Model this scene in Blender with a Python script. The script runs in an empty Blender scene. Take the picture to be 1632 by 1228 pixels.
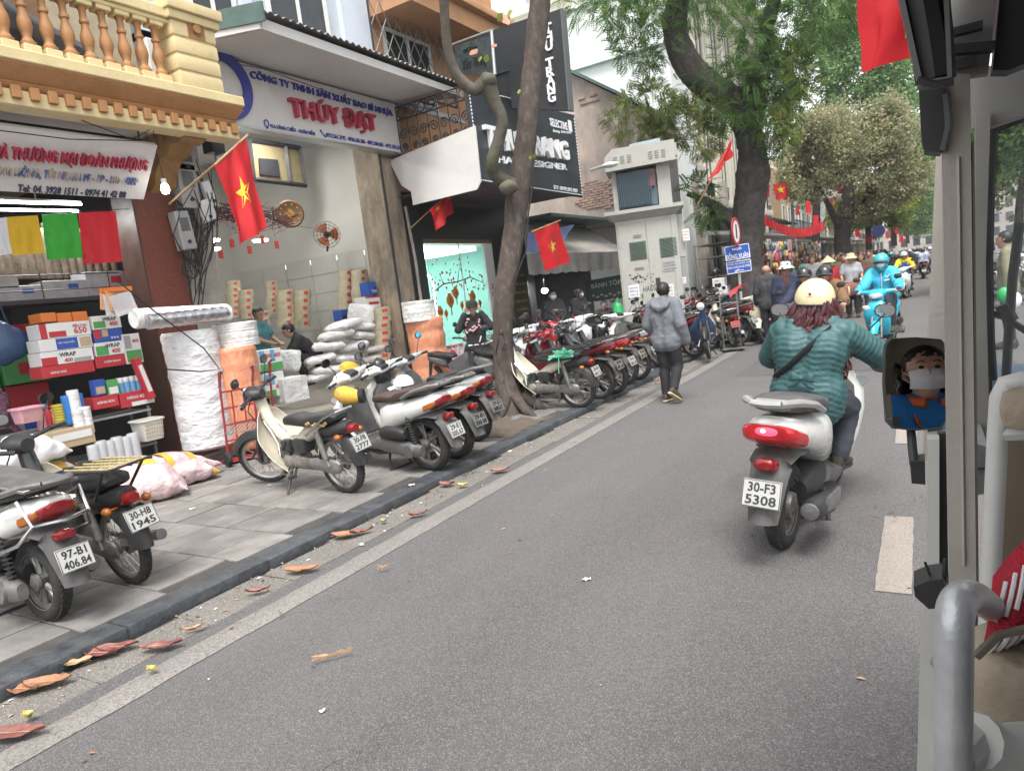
import bpy,bmesh,math,random
import numpy as np
from mathutils import Vector as V,Matrix,Quaternion,noise as mnoise
random.seed(7)
R=math.radians
S=bpy.context.scene
COL=S.collection
# ------------------------------------------------------------------ camera
W_,H_,F_=1632,1228,1100.0
VP,ROLL,CAMH=(1470,392),0.125,1.65
def _axes():
 fx=V((VP[0]-W_/2,H_/2-VP[1],-F_)).normalized()
 d=(math.sin(ROLL),-math.cos(ROLL))
 a=(VP[0]-W_/2)*d[0]+(H_/2-VP[1])*d[1]
 D=-F_*F_/a
 u=-V((d[0]*D,d[1]*D,-F_)).normalized()
 u=(u-u.dot(fx)*fx).normalized()
 return fx.cross(u),fx,u
AX,AY,AZ=_axes()
CAMP=V((0,0,CAMH))
cam=bpy.data.objects.new('camera',bpy.data.cameras.new('camera'))
COL.objects.link(cam)
m=Matrix((AX,AY,AZ)).to_4x4()
m.translation=CAMP
cam.matrix_world=m
cam.data.sensor_width=36
cam.data.lens=F_/W_*36
cam.data.clip_start=0.05
cam.data.clip_end=2000
S.camera=cam
def ray(px,py):
 v=V((px-W_/2,H_/2-py,-F_))
 return V((AX.dot(v),AY.dot(v),AZ.dot(v))).normalized()
def at(px,py,x=None,y=None,z=None,d=None):
 """real-world point on a plane x=, y= or z= (or at distance d) along a sight line of the photo"""
 r=ray(px,py)
 if x is not None:k=x/r.x
 elif y is not None:k=y/r.y
 elif z is not None:k=(z-CAMH)/r.z
 else:k=d
 return CAMP+r*k
 # ------------------------------------------------------------------ world, sun, exposure
wd=bpy.data.worlds.new('World');S.world=wd;wd.use_nodes=True
nt=wd.node_tree;nt.nodes.clear()
SUN_EL,SUN_AZ=R(62),R(150)
sky=nt.nodes.new('ShaderNodeTexSky');sky.sky_type='NISHITA';sky.sun_disc=False
sky.sun_elevation=SUN_EL;sky.sun_rotation=SUN_AZ
sky.air_density=1.0;sky.dust_density=2.0;sky.ozone_density=1.0
hs=nt.nodes.new('ShaderNodeHueSaturation');hs.inputs['Saturation'].default_value=0.12
bg=nt.nodes.new('ShaderNodeBackground');bg.inputs['Strength'].default_value=0.15
wo=nt.nodes.new('ShaderNodeOutputWorld')
nt.links.new(sky.outputs[0],hs.inputs['Color']);nt.links.new(hs.outputs[0],bg.inputs[0]);nt.links.new(bg.outputs[0],wo.inputs[0])
sl=bpy.data.lights.new('sun','SUN');sl.energy=1.5;sl.angle=R(22);sl.color=(1,.97,.93)
so=bpy.data.objects.new('sun',sl);COL.objects.link(so)
so.rotation_euler=V((math.sin(SUN_AZ)*math.cos(SUN_EL),math.cos(SUN_AZ)*math.cos(SUN_EL),math.sin(SUN_EL))).to_track_quat('Z','Y').to_euler()
S.view_settings.view_transform='Standard';S.view_settings.look='None'
S.view_settings.gamma=1;S.view_settings.use_curve_mapping=False
S.view_settings.exposure=1.47
S.render.engine='CYCLES'
S.cycles.max_bounces=6;S.cycles.transparent_max_bounces=12
S.cycles.use_denoising=True
# ------------------------------------------------------------------ materials
MATS={}
def M(name,col=None,rough=.6,metal=0,var=.12,scale=6,bump=0,bscale=60,coat=0,trans=0,emit=0,alpha=1,spec=.5,col2=None,thr=.5,soft=.15,s2=3,sheen=0,stretch=None,bdist=.012):
 """one Principled material: base colour with noise variation, optional second colour in noisy patches, fine bump"""
 if name in MATS:return MATS[name]
 m=bpy.data.materials.new(name);m.use_nodes=True;MATS[name]=m
 n=m.node_tree.nodes;l=m.node_tree.links;b=n['Principled BSDF']
 tc=n.new('ShaderNodeTexCoord');oi=n.new('ShaderNodeObjectInfo')
 vm=n.new('ShaderNodeVectorMath');vm.operation='ADD'
 sc=n.new('ShaderNodeMath');sc.operation='MULTIPLY';sc.inputs[1].default_value=17.3
 l.new(oi.outputs['Random'],sc.inputs[0]);l.new(tc.outputs['Object'],vm.inputs[0]);l.new(sc.outputs[0],vm.inputs[1])
 vec=vm.outputs[0]
 if stretch:
  mp=n.new('ShaderNodeMapping');mp.inputs['Scale'].default_value=stretch
  l.new(vec,mp.inputs[0]);vec=mp.outputs[0]
 c=tuple(col)+(1,)
 out=None
 if var>0 or col2:
  t=n.new('ShaderNodeTexNoise');t.inputs['Scale'].default_value=scale;t.inputs['Detail'].default_value=5
  t.inputs['Roughness'].default_value=.65
  l.new(vec,t.inputs['Vector'])
  rp=n.new('ShaderNodeValToRGB');e=rp.color_ramp.elements
  e[0].position=.3;e[1].position=.72
  e[0].color=tuple(max(0,x*(1-var))for x in col)+(1,)
  e[1].color=tuple(min(1,x*(1+var))for x in col)+(1,)
  l.new(t.outputs['Fac'],rp.inputs[0]);out=rp.outputs[0]
  rr=n.new('ShaderNodeMapRange');rr.inputs[1].default_value=.3;rr.inputs[2].default_value=.7
  rr.inputs[3].default_value=max(.03,rough-.1*min(1,rough*2));rr.inputs[4].default_value=min(1,rough+.1)
  l.new(t.outputs['Fac'],rr.inputs[0]);l.new(rr.outputs[0],b.inputs['Roughness'])
  if col2:
   t2=n.new('ShaderNodeTexNoise');t2.inputs['Scale'].default_value=s2;t2.inputs['Detail'].default_value=8
   t2.inputs['Roughness'].default_value=.7
   l.new(vec,t2.inputs['Vector'])
   r2=n.new('ShaderNodeMapRange');r2.inputs[1].default_value=thr-soft;r2.inputs[2].default_value=thr+soft
   l.new(t2.outputs['Fac'],r2.inputs[0])
   mx=n.new('ShaderNodeMix');mx.data_type='RGBA'
   l.new(r2.outputs[0],mx.inputs['Factor']);l.new(out,mx.inputs[6]);mx.inputs[7].default_value=tuple(col2)+(1,)
   out=mx.outputs[2]
  l.new(out,b.inputs['Base Color'])
 else:
  b.inputs['Base Color'].default_value=c;b.inputs['Roughness'].default_value=rough
 b.inputs['Metallic'].default_value=metal;b.inputs['Coat Weight'].default_value=coat
 b.inputs['Transmission Weight'].default_value=trans;b.inputs['Alpha'].default_value=alpha
 b.inputs['Specular IOR Level'].default_value=spec
 if sheen:b.inputs['Sheen Weight'].default_value=sheen
 if emit:
  b.inputs['Emission Color'].default_value=c;b.inputs['Emission Strength'].default_value=emit
 if bump:
  t3=n.new('ShaderNodeTexNoise');t3.inputs['Scale'].default_value=bscale;t3.inputs['Detail'].default_value=6
  l.new(vec,t3.inputs['Vector'])
  bp=n.new('ShaderNodeBump');bp.inputs['Strength'].default_value=min(1,bump);bp.inputs['Distance'].default_value=bdist
  l.new(t3.outputs['Fac'],bp.inputs['Height']);l.new(bp.outputs[0],b.inputs['Normal'])
 return m
def leafmat(name,cols,trans=.5,rough=.5):
 m=bpy.data.materials.new(name);m.use_nodes=True
 n=m.node_tree.nodes;l=m.node_tree.links;b=n['Principled BSDF']
 at_=n.new('ShaderNodeAttribute');at_.attribute_name='leafv'
 rp=n.new('ShaderNodeValToRGB');e=rp.color_ramp.elements
 e[0].color=cols[0]+(1,);e[1].color=cols[-1]+(1,)
 for i,c in enumerate(cols[1:-1]):
  k=e.new((i+1)/(len(cols)-1));k.color=c+(1,)
 l.new(at_.outputs['Fac'],rp.inputs[0]);l.new(rp.outputs[0],b.inputs['Base Color'])
 b.inputs['Roughness'].default_value=rough;b.inputs['Specular IOR Level'].default_value=.3
 tr=n.new('ShaderNodeBsdfTranslucent');l.new(rp.outputs[0],tr.inputs[0])
 mx=n.new('ShaderNodeMixShader');mx.inputs[0].default_value=trans
 l.new(b.outputs[0],mx.inputs[1]);l.new(tr.outputs[0],mx.inputs[2]);l.new(mx.outputs[0],n['Material Output'].inputs[0])
 return m
 # ------------------------------------------------------------------ mesh builder
def frames(pts,closed=False):
 pts=[V(p)for p in pts];n=len(pts);T=[]
 for i in range(n):
  a=pts[i-1]if(i or closed)else pts[0];b=pts[(i+1)%n]if(i<n-1 or closed)else pts[-1]
  t=(b-a);T.append(t.normalized()if t.length>1e-9 else V((0,0,1)))
 up=V((0,0,1))if abs(T[0].z)<.95 else V((1,0,0))
 u=(up-up.dot(T[0])*T[0]).normalized();out=[]
 for i in range(n):
  u=(u-u.dot(T[i])*T[i]).normalized();out.append((pts[i],u,T[i].cross(u)))
 return out
class MB:
 def __init__(s):s.v=[];s.f=[];s.mi=[];s.cur=0
 def m(s,i):s.cur=i;return s
 def add(s,vs,fs):
  o=len(s.v);s.v.extend([tuple(p)for p in vs])
  for f in fs:s.f.append([i+o for i in f]);s.mi.append(s.cur)
  return s
 def box(s,c,sz,rot=None,bev=0):
  hx,hy,hz=sz[0]/2,sz[1]/2,sz[2]/2;c=V(c)
  mt=rot if rot is not None else None
  def tf(p):
   p=V(p)
   if mt is not None:p=mt@p
   return p+c
  if bev<=0:
   vs=[tf((x*hx,y*hy,z*hz))for x in(-1,1)for y in(-1,1)for z in(-1,1)]
   return s.add(vs,[(0,1,3,2),(4,6,7,5),(0,4,5,1),(2,3,7,6),(0,2,6,4),(1,5,7,3)])
  b=min(bev,hx*.95,hy*.95,hz*.95);bm=bmesh.new()
  bmesh.ops.create_cube(bm,size=1)
  for v in bm.verts:v.co=V((v.co.x*2*hx,v.co.y*2*hy,v.co.z*2*hz))
  bmesh.ops.bevel(bm,geom=bm.edges[:],offset=b,segments=2 if b>.012 else 1,affect='EDGES',profile=.6)
  return s.bm(bm,tf)
 def bm(s,bm,tf=None):
  bm.verts.index_update()
  s.add([tf(v.co)if tf else v.co.copy()for v in bm.verts],[[v.index for v in f.verts]for f in bm.faces]);bm.free();return s
 def b2(s,a,b,bev=0):
  a=V(a);b=V(b);return s.box((a+b)/2,[abs(x)for x in(b-a)],None,bev)
 def tube(s,pts,r,n=8,closed=False,caps=True,flat=1.0):
  fr=frames(pts,closed);k=len(fr);vs=[]
  rs=r if isinstance(r,(list,tuple))else[r]*k
  for(p,u,w),rr in zip(fr,rs):
   for j in range(n):
    a=2*math.pi*j/n;vs.append(p+u*(rr*math.cos(a))+w*(rr*flat*math.sin(a)))
  fs=[]
  for i in range(k if closed else k-1):
   i2=(i+1)%k
   for j in range(n):fs.append((i*n+j,i*n+(j+1)%n,i2*n+(j+1)%n,i2*n+j))
  if caps and not closed:fs+=[tuple(range(n-1,-1,-1)),tuple((k-1)*n+j for j in range(n))]
  return s.add(vs,fs)
 def cyl(s,a,b,r,n=14,r2=None):return s.tube([a,b],[r,r if r2 is None else r2],n)
 def lathe(s,prof,mt=None,n=20,arc=None):
  vs=[];k=len(prof);full=arc is None;nn=n if full else n+1
  for r,z in prof:
   for j in range(nn):
    a=2*math.pi*j/n if full else arc[0]+(arc[1]-arc[0])*j/n
    p=V((r*math.cos(a),r*math.sin(a),z));vs.append(mt@p if mt else p)
  fs=[]
  for i in range(k-1):
   for j in range(n):
    j2=(j+1)%nn;fs.append((i*nn+j,i*nn+j2,(i+1)*nn+j2,(i+1)*nn+j))
  if full and prof[0]!=prof[-1]:
   if prof[0][0]>1e-5:fs.append(tuple(range(n-1,-1,-1)))
   if prof[-1][0]>1e-5:fs.append(tuple((k-1)*n+j for j in range(n)))
  return s.add(vs,fs)
 def loft(s,rings,caps=True,closed=False):
  n=len(rings[0]);k=len(rings);vs=[p for r in rings for p in r];fs=[]
  for i in range(k if closed else k-1):
   i2=(i+1)%k
   for j in range(n):fs.append((i*n+j,i*n+(j+1)%n,i2*n+(j+1)%n,i2*n+j))
  if caps and not closed:fs+=[tuple(range(n-1,-1,-1)),tuple((k-1)*n+j for j in range(n))]
  return s.add(vs,fs)
 def grid(s,fn,nu,nv):
  vs=[fn(i/nu,j/nv)for i in range(nu+1)for j in range(nv+1)]
  return s.add(vs,[(i*(nv+1)+j,(i+1)*(nv+1)+j,(i+1)*(nv+1)+j+1,i*(nv+1)+j+1)for i in range(nu)for j in range(nv)])
 def poly(s,pts):return s.add(pts,[tuple(range(len(pts)))])
 def prism(s,pts,dv):
  n=len(pts);dv=V(dv);a=[V(p)for p in pts]
  return s.add(a+[p+dv for p in a],[tuple(range(n-1,-1,-1)),tuple(range(n,2*n))]+[(i,(i+1)%n,(i+1)%n+n,i+n)for i in range(n)])
 def sph(s,c,r,n=10,sc=(1,1,1)):
  c=V(c);rr=r if not isinstance(r,(int,float))else None
  prof=[(math.sin(math.pi*i/n),-math.cos(math.pi*i/n))for i in range(n+1)]
  mt=Matrix.Translation(c)@Matrix.Diagonal((r*sc[0],r*sc[1],r*sc[2],1))
  prof[0]=(1e-4,-1);prof[-1]=(1e-4,1)
  return s.lathe(prof,mt,n+4)
 def xf(s,mt):s.v=[tuple(mt@V(p))for p in s.v];return s
 def mir(s):
  o=len(s.v);k=len(s.f);s.v+=[(p[0],-p[1],p[2])for p in s.v]
  s.f+=[[i+o for i in reversed(f)]for f in s.f[:k]];s.mi+=s.mi[:k];return s
 def mesh(s,name,mats,smooth=35):
  me=bpy.data.meshes.new(name);me.from_pydata(s.v,[],s.f)
  for x in(mats if isinstance(mats,(list,tuple))else[mats]):me.materials.append(x)
  me.polygons.foreach_set('material_index',s.mi)
  if smooth:
   me.polygons.foreach_set('use_smooth',[True]*len(s.f));me.set_sharp_from_angle(angle=R(smooth))
  me.validate();me.update();return me
def se(c,ux,uy,a,b,e=2.0,n=12,ph=0):
 c=V(c);ux=V(ux);uy=V(uy);out=[]
 for j in range(n):
  t=2*math.pi*j/n+ph;ct,st=math.cos(t),math.sin(t)
  out.append(c+ux*(a*math.copysign(abs(ct)**(2/e),ct))+uy*(b*math.copysign(abs(st)**(2/e),st)))
 return out
def link(name,me,parent=None,loc=None,rot=None):
 o=bpy.data.objects.new(name,me);COL.objects.link(o)
 if parent:o.parent=parent
 if loc is not None:o.location=loc
 if rot is not None:o.rotation_euler=rot
 return o
def obj(name,mb,mats,parent=None,smooth=35,loc=None,rot=None):
 return link(name,mb.mesh(name,mats,smooth),parent,loc,rot)
def tag(o,label,cat,group=None,kind=None):
 o['label']=label;o['category']=cat
 if group:o['group']=group
 if kind:o['kind']=kind
 return o
def thing(name,label,cat,loc=(0,0,0),rz=0,group=None,rot=None,sc=1):
 o=bpy.data.objects.new(name,None);o.empty_display_size=.1;COL.objects.link(o)
 o.location=loc;o.rotation_euler=rot or(0,0,rz);o.scale=(sc,sc,sc)
 return tag(o,label,cat,group)
def struct(name,mb,mats,parent=None,smooth=35):
 o=obj(name,mb,mats,parent,smooth)
 if not parent:o['kind']='structure'
 return o
def stuff(o):o['kind']='stuff';return o
CH={}
def kids(o):return[c for c in o.children]
def dup(root,loc,rot,label,group=None,mm=None,sc=None,drop=()):
 def cp(o,par):
  c=o.copy();COL.objects.link(c);c.parent=par
  if mm and o.type=='MESH':
   for i,sl in enumerate(c.material_slots):
    k=sl.material.name if sl.material else None
    if k in mm:sl.link='OBJECT';sl.material=mm[k]
  for ch in o.children:
   if ch.name.split('.')[0]not in drop:cp(ch,c)
  return c
 r=cp(root,None);r.location=loc;r.rotation_euler=rot if isinstance(rot,(tuple,list))else(0,0,rot)
 if sc:r.scale=(sc,sc,sc)
 r['label']=label
 if group:r['group']=group
 return r
_TX={}
def text_mb(txt,size,depth=.004,bold=0,ax='CENTER',space=1.0,shear=0,ext=True):
 """lettering as a mesh builder in local XY, front facing +Z, height of capitals about size"""
 cu=bpy.data.curves.new('lettering','FONT');cu.body=txt;cu.size=size*1.38;cu.extrude=depth/2;cu.offset=bold
 cu.align_x=ax;cu.align_y='CENTER';cu.space_character=space;cu.shear=shear;cu.resolution_u=2
 o=bpy.data.objects.new('lettering',cu);COL.objects.link(o)
 bpy.context.view_layer.update()
 me=bpy.data.meshes.new_from_object(o.evaluated_get(bpy.context.evaluated_depsgraph_get()))
 mb=MB();mb.add([v.co.copy()for v in me.vertices],[list(p.vertices)for p in me.polygons])
 bpy.data.objects.remove(o);bpy.data.curves.remove(cu);bpy.data.meshes.remove(me)
 return mb
def fitw(mb,w,h=None):
 xs=[p[0]for p in mb.v];ys=[p[1]for p in mb.v];a=(min(xs)+max(xs))/2;b=(min(ys)+max(ys))/2
 k=w/max(1e-6,max(xs)-min(xs));q=h/max(1e-6,max(ys)-min(ys))if h else k
 mb.v=[((p[0]-a)*k,(p[1]-b)*q,p[2])for p in mb.v];return mb
def plane_mt(o,ux,uy):
 """matrix with local X along ux, local Y along uy, Z = outward normal, origin o"""
 ux=V(ux).normalized();n=ux.cross(V(uy)).normalized();uy=n.cross(ux)
 mt=Matrix((ux,uy,n)).transposed().to_4x4();mt.translation=V(o);return mt
def words(parent,txt,o,ux,uy,w,mats,h=None,depth=.004,bold=0,shear=0,space=1.0,name='lettering'):
 mb=fitw(text_mb(txt,.1,depth,bold,shear=shear,space=space),w,h)
 mb.v=[(p[0],p[1],p[2]+depth/2+.001)for p in mb.v]
 mb.xf(plane_mt(o,ux,uy));return obj(name,mb,mats,parent,0)
ORD=['bottom','second','third','fourth','fifth','sixth','seventh','eighth','ninth','tenth','eleventh','twelfth','thirteenth','fourteenth','fifteenth','sixteenth']
def smooth_path(P,k=6):
 P=[V(p)for p in P];Q=[]
 for i in range(len(P)-1):
  p0,p1,p2,p3=P[max(0,i-1)],P[i],P[i+1],P[min(len(P)-1,i+2)]
  for j in range(k):t=j/k;Q.append(.5*((2*p1)+(p2-p0)*t+(2*p0-5*p1+4*p2-p3)*t*t+(3*p1-p0-3*p2+p3)*t**3))
 return Q+[P[-1]]
 # capsule bodies: union of round cones, voxel-remeshed to one continuous surface
def capsules(segs,vox=.02,smooth=4,name='body',ctrl=None):
 mb=MB()
 for a,b,ra,rb in segs:
  a=V(a);b=V(b);d=b-a
  if d.length<1e-4:mb.sph(a,ra,8);continue
  ax=d.normalized();pts=[];rs=[]
  for t in(-1,-.8,-.45):pts.append(a+ax*ra*t);rs.append(ra*math.sqrt(max(.001,1-t*t)))
  for t in(0,.5,1):pts.append(a+d*t);rs.append(ra+(rb-ra)*t)
  for t in(.45,.8,1):pts.append(b+ax*rb*t);rs.append(rb*math.sqrt(max(.001,1-t*t)))
  mb.tube(pts,rs,10)
 me=bpy.data.meshes.new(name);me.from_pydata(mb.v,[],mb.f);me.update()
 o=bpy.data.objects.new(name,me);COL.objects.link(o)
 r=o.modifiers.new('r','REMESH');r.mode='VOXEL';r.voxel_size=vox;r.use_smooth_shade=True
 if smooth:s=o.modifiers.new('s','SMOOTH');s.iterations=smooth;s.factor=.5
 bpy.context.view_layer.update()
 m2=bpy.data.meshes.new_from_object(o.evaluated_get(bpy.context.evaluated_depsgraph_get()))
 bpy.data.objects.remove(o);bpy.data.meshes.remove(me);m2.name=name
 m2.polygons.foreach_set('use_smooth',[True]*len(m2.polygons));return m2
 # ================================================================== SETTING: ground
SW=0.07
KX0,KX1=-3.97,-4.20
def speckle(name,c1,c2,c3,sc=220,patch=.9,bump=.5,rough=.8,thr=.66):
 m=bpy.data.materials.new(name);m.use_nodes=True;n=m.node_tree.nodes;l=m.node_tree.links;b=n['Principled BSDF']
 tc=n.new('ShaderNodeTexCoord')
 def noise(s,d=4,r=.6):
  t=n.new('ShaderNodeTexNoise');t.inputs['Scale'].default_value=s;t.inputs['Detail'].default_value=d;t.inputs['Roughness'].default_value=r
  l.new(tc.outputs['Object'],t.inputs['Vector']);return t.outputs['Fac']
 def mix(f,a,c):
  x=n.new('ShaderNodeMix');x.data_type='RGBA';l.new(f,x.inputs['Factor'])
  for k,v in((6,a),(7,c)):
   if isinstance(v,tuple):x.inputs[k].default_value=v+(1,)
   else:l.new(v,x.inputs[k])
  return x.outputs[2]
 def rng(f,a,c,lo=0,hi=1):
  x=n.new('ShaderNodeMapRange');x.inputs[1].default_value=a;x.inputs[2].default_value=c
  x.inputs[3].default_value=lo;x.inputs[4].default_value=hi;l.new(f,x.inputs[0]);return x.outputs[0]
 vo=n.new('ShaderNodeTexVoronoi');vo.inputs['Scale'].default_value=sc;l.new(tc.outputs['Object'],vo.inputs['Vector'])
 sp=n.new('ShaderNodeSeparateColor');l.new(vo.outputs['Color'],sp.inputs[0])
 base=mix(rng(noise(patch,6,.62),.33,.68),c1,c2)
 base=mix(rng(noise(7,5),.35,.75,0,.35),base,c2)
 mp=n.new('ShaderNodeMapping');mp.inputs['Scale'].default_value=(1.3,.06,1);l.new(tc.outputs['Object'],mp.inputs[0]);tw=n.new('ShaderNodeTexNoise');tw.inputs['Scale'].default_value=1.0;tw.inputs['Detail'].default_value=3;l.new(mp.outputs[0],tw.inputs['Vector'])
 base=mix(rng(tw.outputs['Fac'],.42,.66,0,.55),base,tuple(x*.78 for x in c1))
 cr=n.new('ShaderNodeTexVoronoi');cr.feature='DISTANCE_TO_EDGE';cr.inputs['Scale'].default_value=.55;wv=n.new('ShaderNodeVectorMath');wv.operation='ADD';wn=n.new('ShaderNodeTexNoise');wn.inputs['Scale'].default_value=2.5;wn.inputs['Detail'].default_value=6;l.new(tc.outputs['Object'],wn.inputs['Vector']);l.new(tc.outputs['Object'],wv.inputs[0]);l.new(wn.outputs['Color'],wv.inputs[1]);l.new(wv.outputs[0],cr.inputs['Vector'])
 ck=n.new('ShaderNodeMath');ck.operation='MULTIPLY';l.new(rng(cr.outputs['Distance'],.0,.006,1,0),ck.inputs[0]);l.new(rng(noise(.35,2),.5,.6),ck.inputs[1])
 base=mix(ck.outputs[0],base,tuple(x*.45 for x in c1))
 st=mix(rng(sp.outputs[0],thr,thr+.2,0,.85),base,c3)
 dk=mix(rng(sp.outputs[1],.7,.95,0,.6),st,tuple(x*.45 for x in c1))
 l.new(dk,b.inputs['Base Color']);b.inputs['Roughness'].default_value=rough
 bp=n.new('ShaderNodeBump');bp.inputs['Strength'].default_value=bump;bp.inputs['Distance'].default_value=.006
 l.new(vo.outputs['Distance'],bp.inputs['Height']);l.new(bp.outputs[0],b.inputs['Normal']);MATS[name]=m;return m
m_asph=speckle('asphalt',(.112,.105,.104),(.145,.137,.135),(.24,.23,.228),230,.7,.9,.75)
m_conc=speckle('gutter_concrete',(.13,.12,.108),(.19,.175,.155),(.27,.25,.22),150,1.6,.4,.85)
m_line=speckle('road_paint',(.20,.185,.17),(.265,.245,.225),(.13,.122,.118),120,2.6,.5,.8,.72)
m_dash=speckle('dash_paint',(.27,.235,.205),(.32,.28,.245),(.2,.18,.165),160,3,.3,.7,.8)
m_tile=M('pavement_tile',(.20,.19,.178),.75,var=.3,scale=3,bump=.35,bscale=45,col2=(.12,.115,.108),thr=.56,soft=.12,s2=2.2)
m_tile2=M('pavement_tile_light',(.225,.21,.195),.75,var=.25,scale=4,bump=.35,bscale=45,col2=(.15,.14,.13),thr=.58,soft=.12,s2=2.5)
m_kerb=M('kerb_basalt',(.052,.058,.066),.45,var=.35,scale=9,bump=.6,bscale=35,col2=(.11,.11,.112),thr=.6,soft=.15,s2=6)
m_dirt=M('soil',(.10,.08,.06),.95,var=.35,scale=12,bump=1,bscale=50)
m_grime=M('joint_grime',(.06,.055,.05),.95,var=.3)
YF=190
b=MB()
b.add([(-200,-60,-.03),(200,-60,-.03),(200,500,-.03),(-200,500,-.03)],[(0,1,2,3)])
struct('ground',b,m_grime)
b=MB()
def road_z(x):return 0
b.grid(lambda u,v:(-3.62+u*9.9,-6+v*240,0),10,60)
struct('road',b,m_asph)
b=MB()
random.seed(3)
def wavy(x0,x1,y0,y1,z,n,amp):
 vs=[];fs=[]
 for i in range(n+1):
  y=y0+(y1-y0)*i/n
  vs+=[(x0+random.uniform(-amp,amp),y,z),(x1+random.uniform(-amp,amp),y,z)]
 for i in range(n):fs.append((2*i,2*i+1,2*i+3,2*i+2))
 return vs,fs
b.add(*wavy(-3.475,-3.275,-4,120,.004,900,.007));struct('edge_line',b,m_line)
for k in range(-1,2):
 b=MB();y0=3.62+k*3.0
 b.add(*wavy(-.275,-.115,y0,y0+1.12,.004,14,.004));o=struct('lane_dash',b,m_dash);
 # patch of newer asphalt across the road and tar seams
m_patch=speckle('asphalt_patch',(.08,.077,.076),(.095,.092,.09),(.2,.2,.2),190,.8,.6,.8)
b=MB();b.add(*wavy(-2.6,1.0,10.9,13.2,.004,10,.02));struct('road_patch',b,m_patch)
# gutter: concrete slabs with open joints
b=MB();b.b2((-3.98,-6,-.028),(-3.60,120,-.014));gut=struct('gutter',b,m_grime)
sl_me=[]
for k in range(4):
 b=MB();L=.622;pts=[]
 nx=6
 e0=[(-.172+.352*i/nx,-L/2+random.uniform(-.006,.006))for i in range(nx+1)]
 e1=[(.18-.352*i/nx,L/2+random.uniform(-.006,.006))for i in range(nx+1)]
 if k%2:e0[0]=(e0[0][0]+.03,e0[0][1]+.04);e1[-1]=(e1[-1][0]+.05,e1[-1][1]-.03)
 b.prism([(x,y,-.02)for x,y in e0+e1],(0,0,.023));sl_me.append(b.mesh('slab',m_conc,20))
for k in range(150):
 o=link('slab',sl_me[k%4],gut,(-3.795+random.uniform(-.004,.004),-5+k*.632,random.uniform(-.004,.003)),(random.uniform(-.006,.006),random.uniform(-.008,.008),random.uniform(-.012,.012)))
 # kerb of basalt blocks
b=MB();b.b2((KX1+.01,-6,-.02),(KX0-.01,160,SW-.03));kb=struct('kerb',b,m_grime)
kme=[]
for k in range(3):
 b=MB();b.box((0,0,0),(KX0-KX1,.992,SW+.02),None,.014);kme.append(b.mesh('kerb_stone',m_kerb,30))
for k in range(110):
 link('kerb_stone',kme[k%3],kb,((KX0+KX1)/2+random.uniform(-.006,.006),-4.5+k,SW/2-.01+random.uniform(-.004,.004)),(0,random.uniform(-.015,.015),random.uniform(-.006,.006)))
 # pavement: bedding slab plus individual tiles
b=MB();b.b2((-16,-6,-.02),(KX1-.004,160,SW-.014));pav=struct('pavement',b,m_grime)
tme=[]
for k in range(6):
 b=MB();b.box((0,0,0),(.339,.513,.03),None,.004);tme.append(b.mesh('tile',m_tile if k%3 else m_tile2,30))
tx,ty=.35,.525;n_t=0;rest=MB()
PIT=lambda x,y:(-5.1<x<-4.2 and 6.75<y<7.75)or(-5.0<x<-4.2 and 18.8<y<20.4)
for j in range(130):
 y=.56+(j-2)*ty
 for i in range(12):
  x=KX1-.18-i*tx-(0 if j%2 else .12)
  if x>KX1-.17:continue
  if PIT(x,y):continue
  near=y<9.5 and x>-8.3
  if near and n_t<300:
   link('tile',random.choice(tme),pav,(x,y,SW-.0145+random.uniform(-.0035,.0025)),(random.uniform(-.006,.006),random.uniform(-.006,.006),random.choice((0,math.pi))));n_t+=1
  elif y<60:rest.m(0 if random.random()<.67 else 1).box((x,y,SW-.0145+random.uniform(-.003,.002)),(.343,.518,.03))
stuff(obj('paving',rest,[m_tile,m_tile2],pav,0))
b=MB();b.b2((6.2,-6,-.02),(14,160,SW));struct('far_pavement',b,m_tile)
b=MB()
b.grid(lambda u,v:(-5.15+.95*u,6.7+1.1*v,SW-.013+.03*mnoise.noise((u*5,v*5,1))+.05*math.exp(-((u-.5)**2+(v-.5)**2)*8)),20,20)
struct('tree_pit',b,m_dirt)
b=MB();b.b2((-5.05,18.8,SW-.02),(-4.2,20.4,SW+.004));struct('tree_pit',b,m_dirt)
# fallen leaves, one by one
m_lf={'orange':M('leaf_orange',(.34,.165,.09),.55,var=.3,scale=14,col2=(.25,.10,.06),thr=.58,s2=9),'red':M('leaf_red',(.17,.06,.06),.5,var=.35,scale=12,col2=(.35,.15,.1),thr=.6,s2=8),'tan':M('leaf_tan',(.42,.27,.15),.6,var=.25,scale=12),'yellow':M('leaf_yellow',(.5,.42,.12),.55,var=.25,scale=12),'green':M('leaf_green',(.22,.33,.13),.5,var=.2)}
def fallen_leaf(px,py,L,wd_,ang,col,label,curl=.02,fold=.5):
 L*=1.2;wd_*=1.35;curl*=1.4;p=at(px,py,z=.012);b=MB();s0=random.random()*9
 def fn(u,v):
  t=u;w=wd_/2*(math.sin(math.pi*min(1,t*.96+.03))**.8)*(1.1-.25*t)
  q=v*2-1
  z=.004+abs(q)**1.3*curl*fold+curl*(t-.5)**2*2+.012*mnoise.noise((t*5+s0,q*2,s0))+.012
  return V(((t-.5)*L,q*w,z))
 b.grid(fn,14,8);b.m(1).tube([(-L*.5,0,.016),(-L*.2,0,.012+.016),(L*.45,0,.018)],[.003,.002,.001],5)
 o=obj('fallen_leaf',b,[m_lf[col],m_lf['tan']],None,60,p,(0,0,ang));tag(o,label,'leaf','fallen leaves along the gutter');return o
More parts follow.
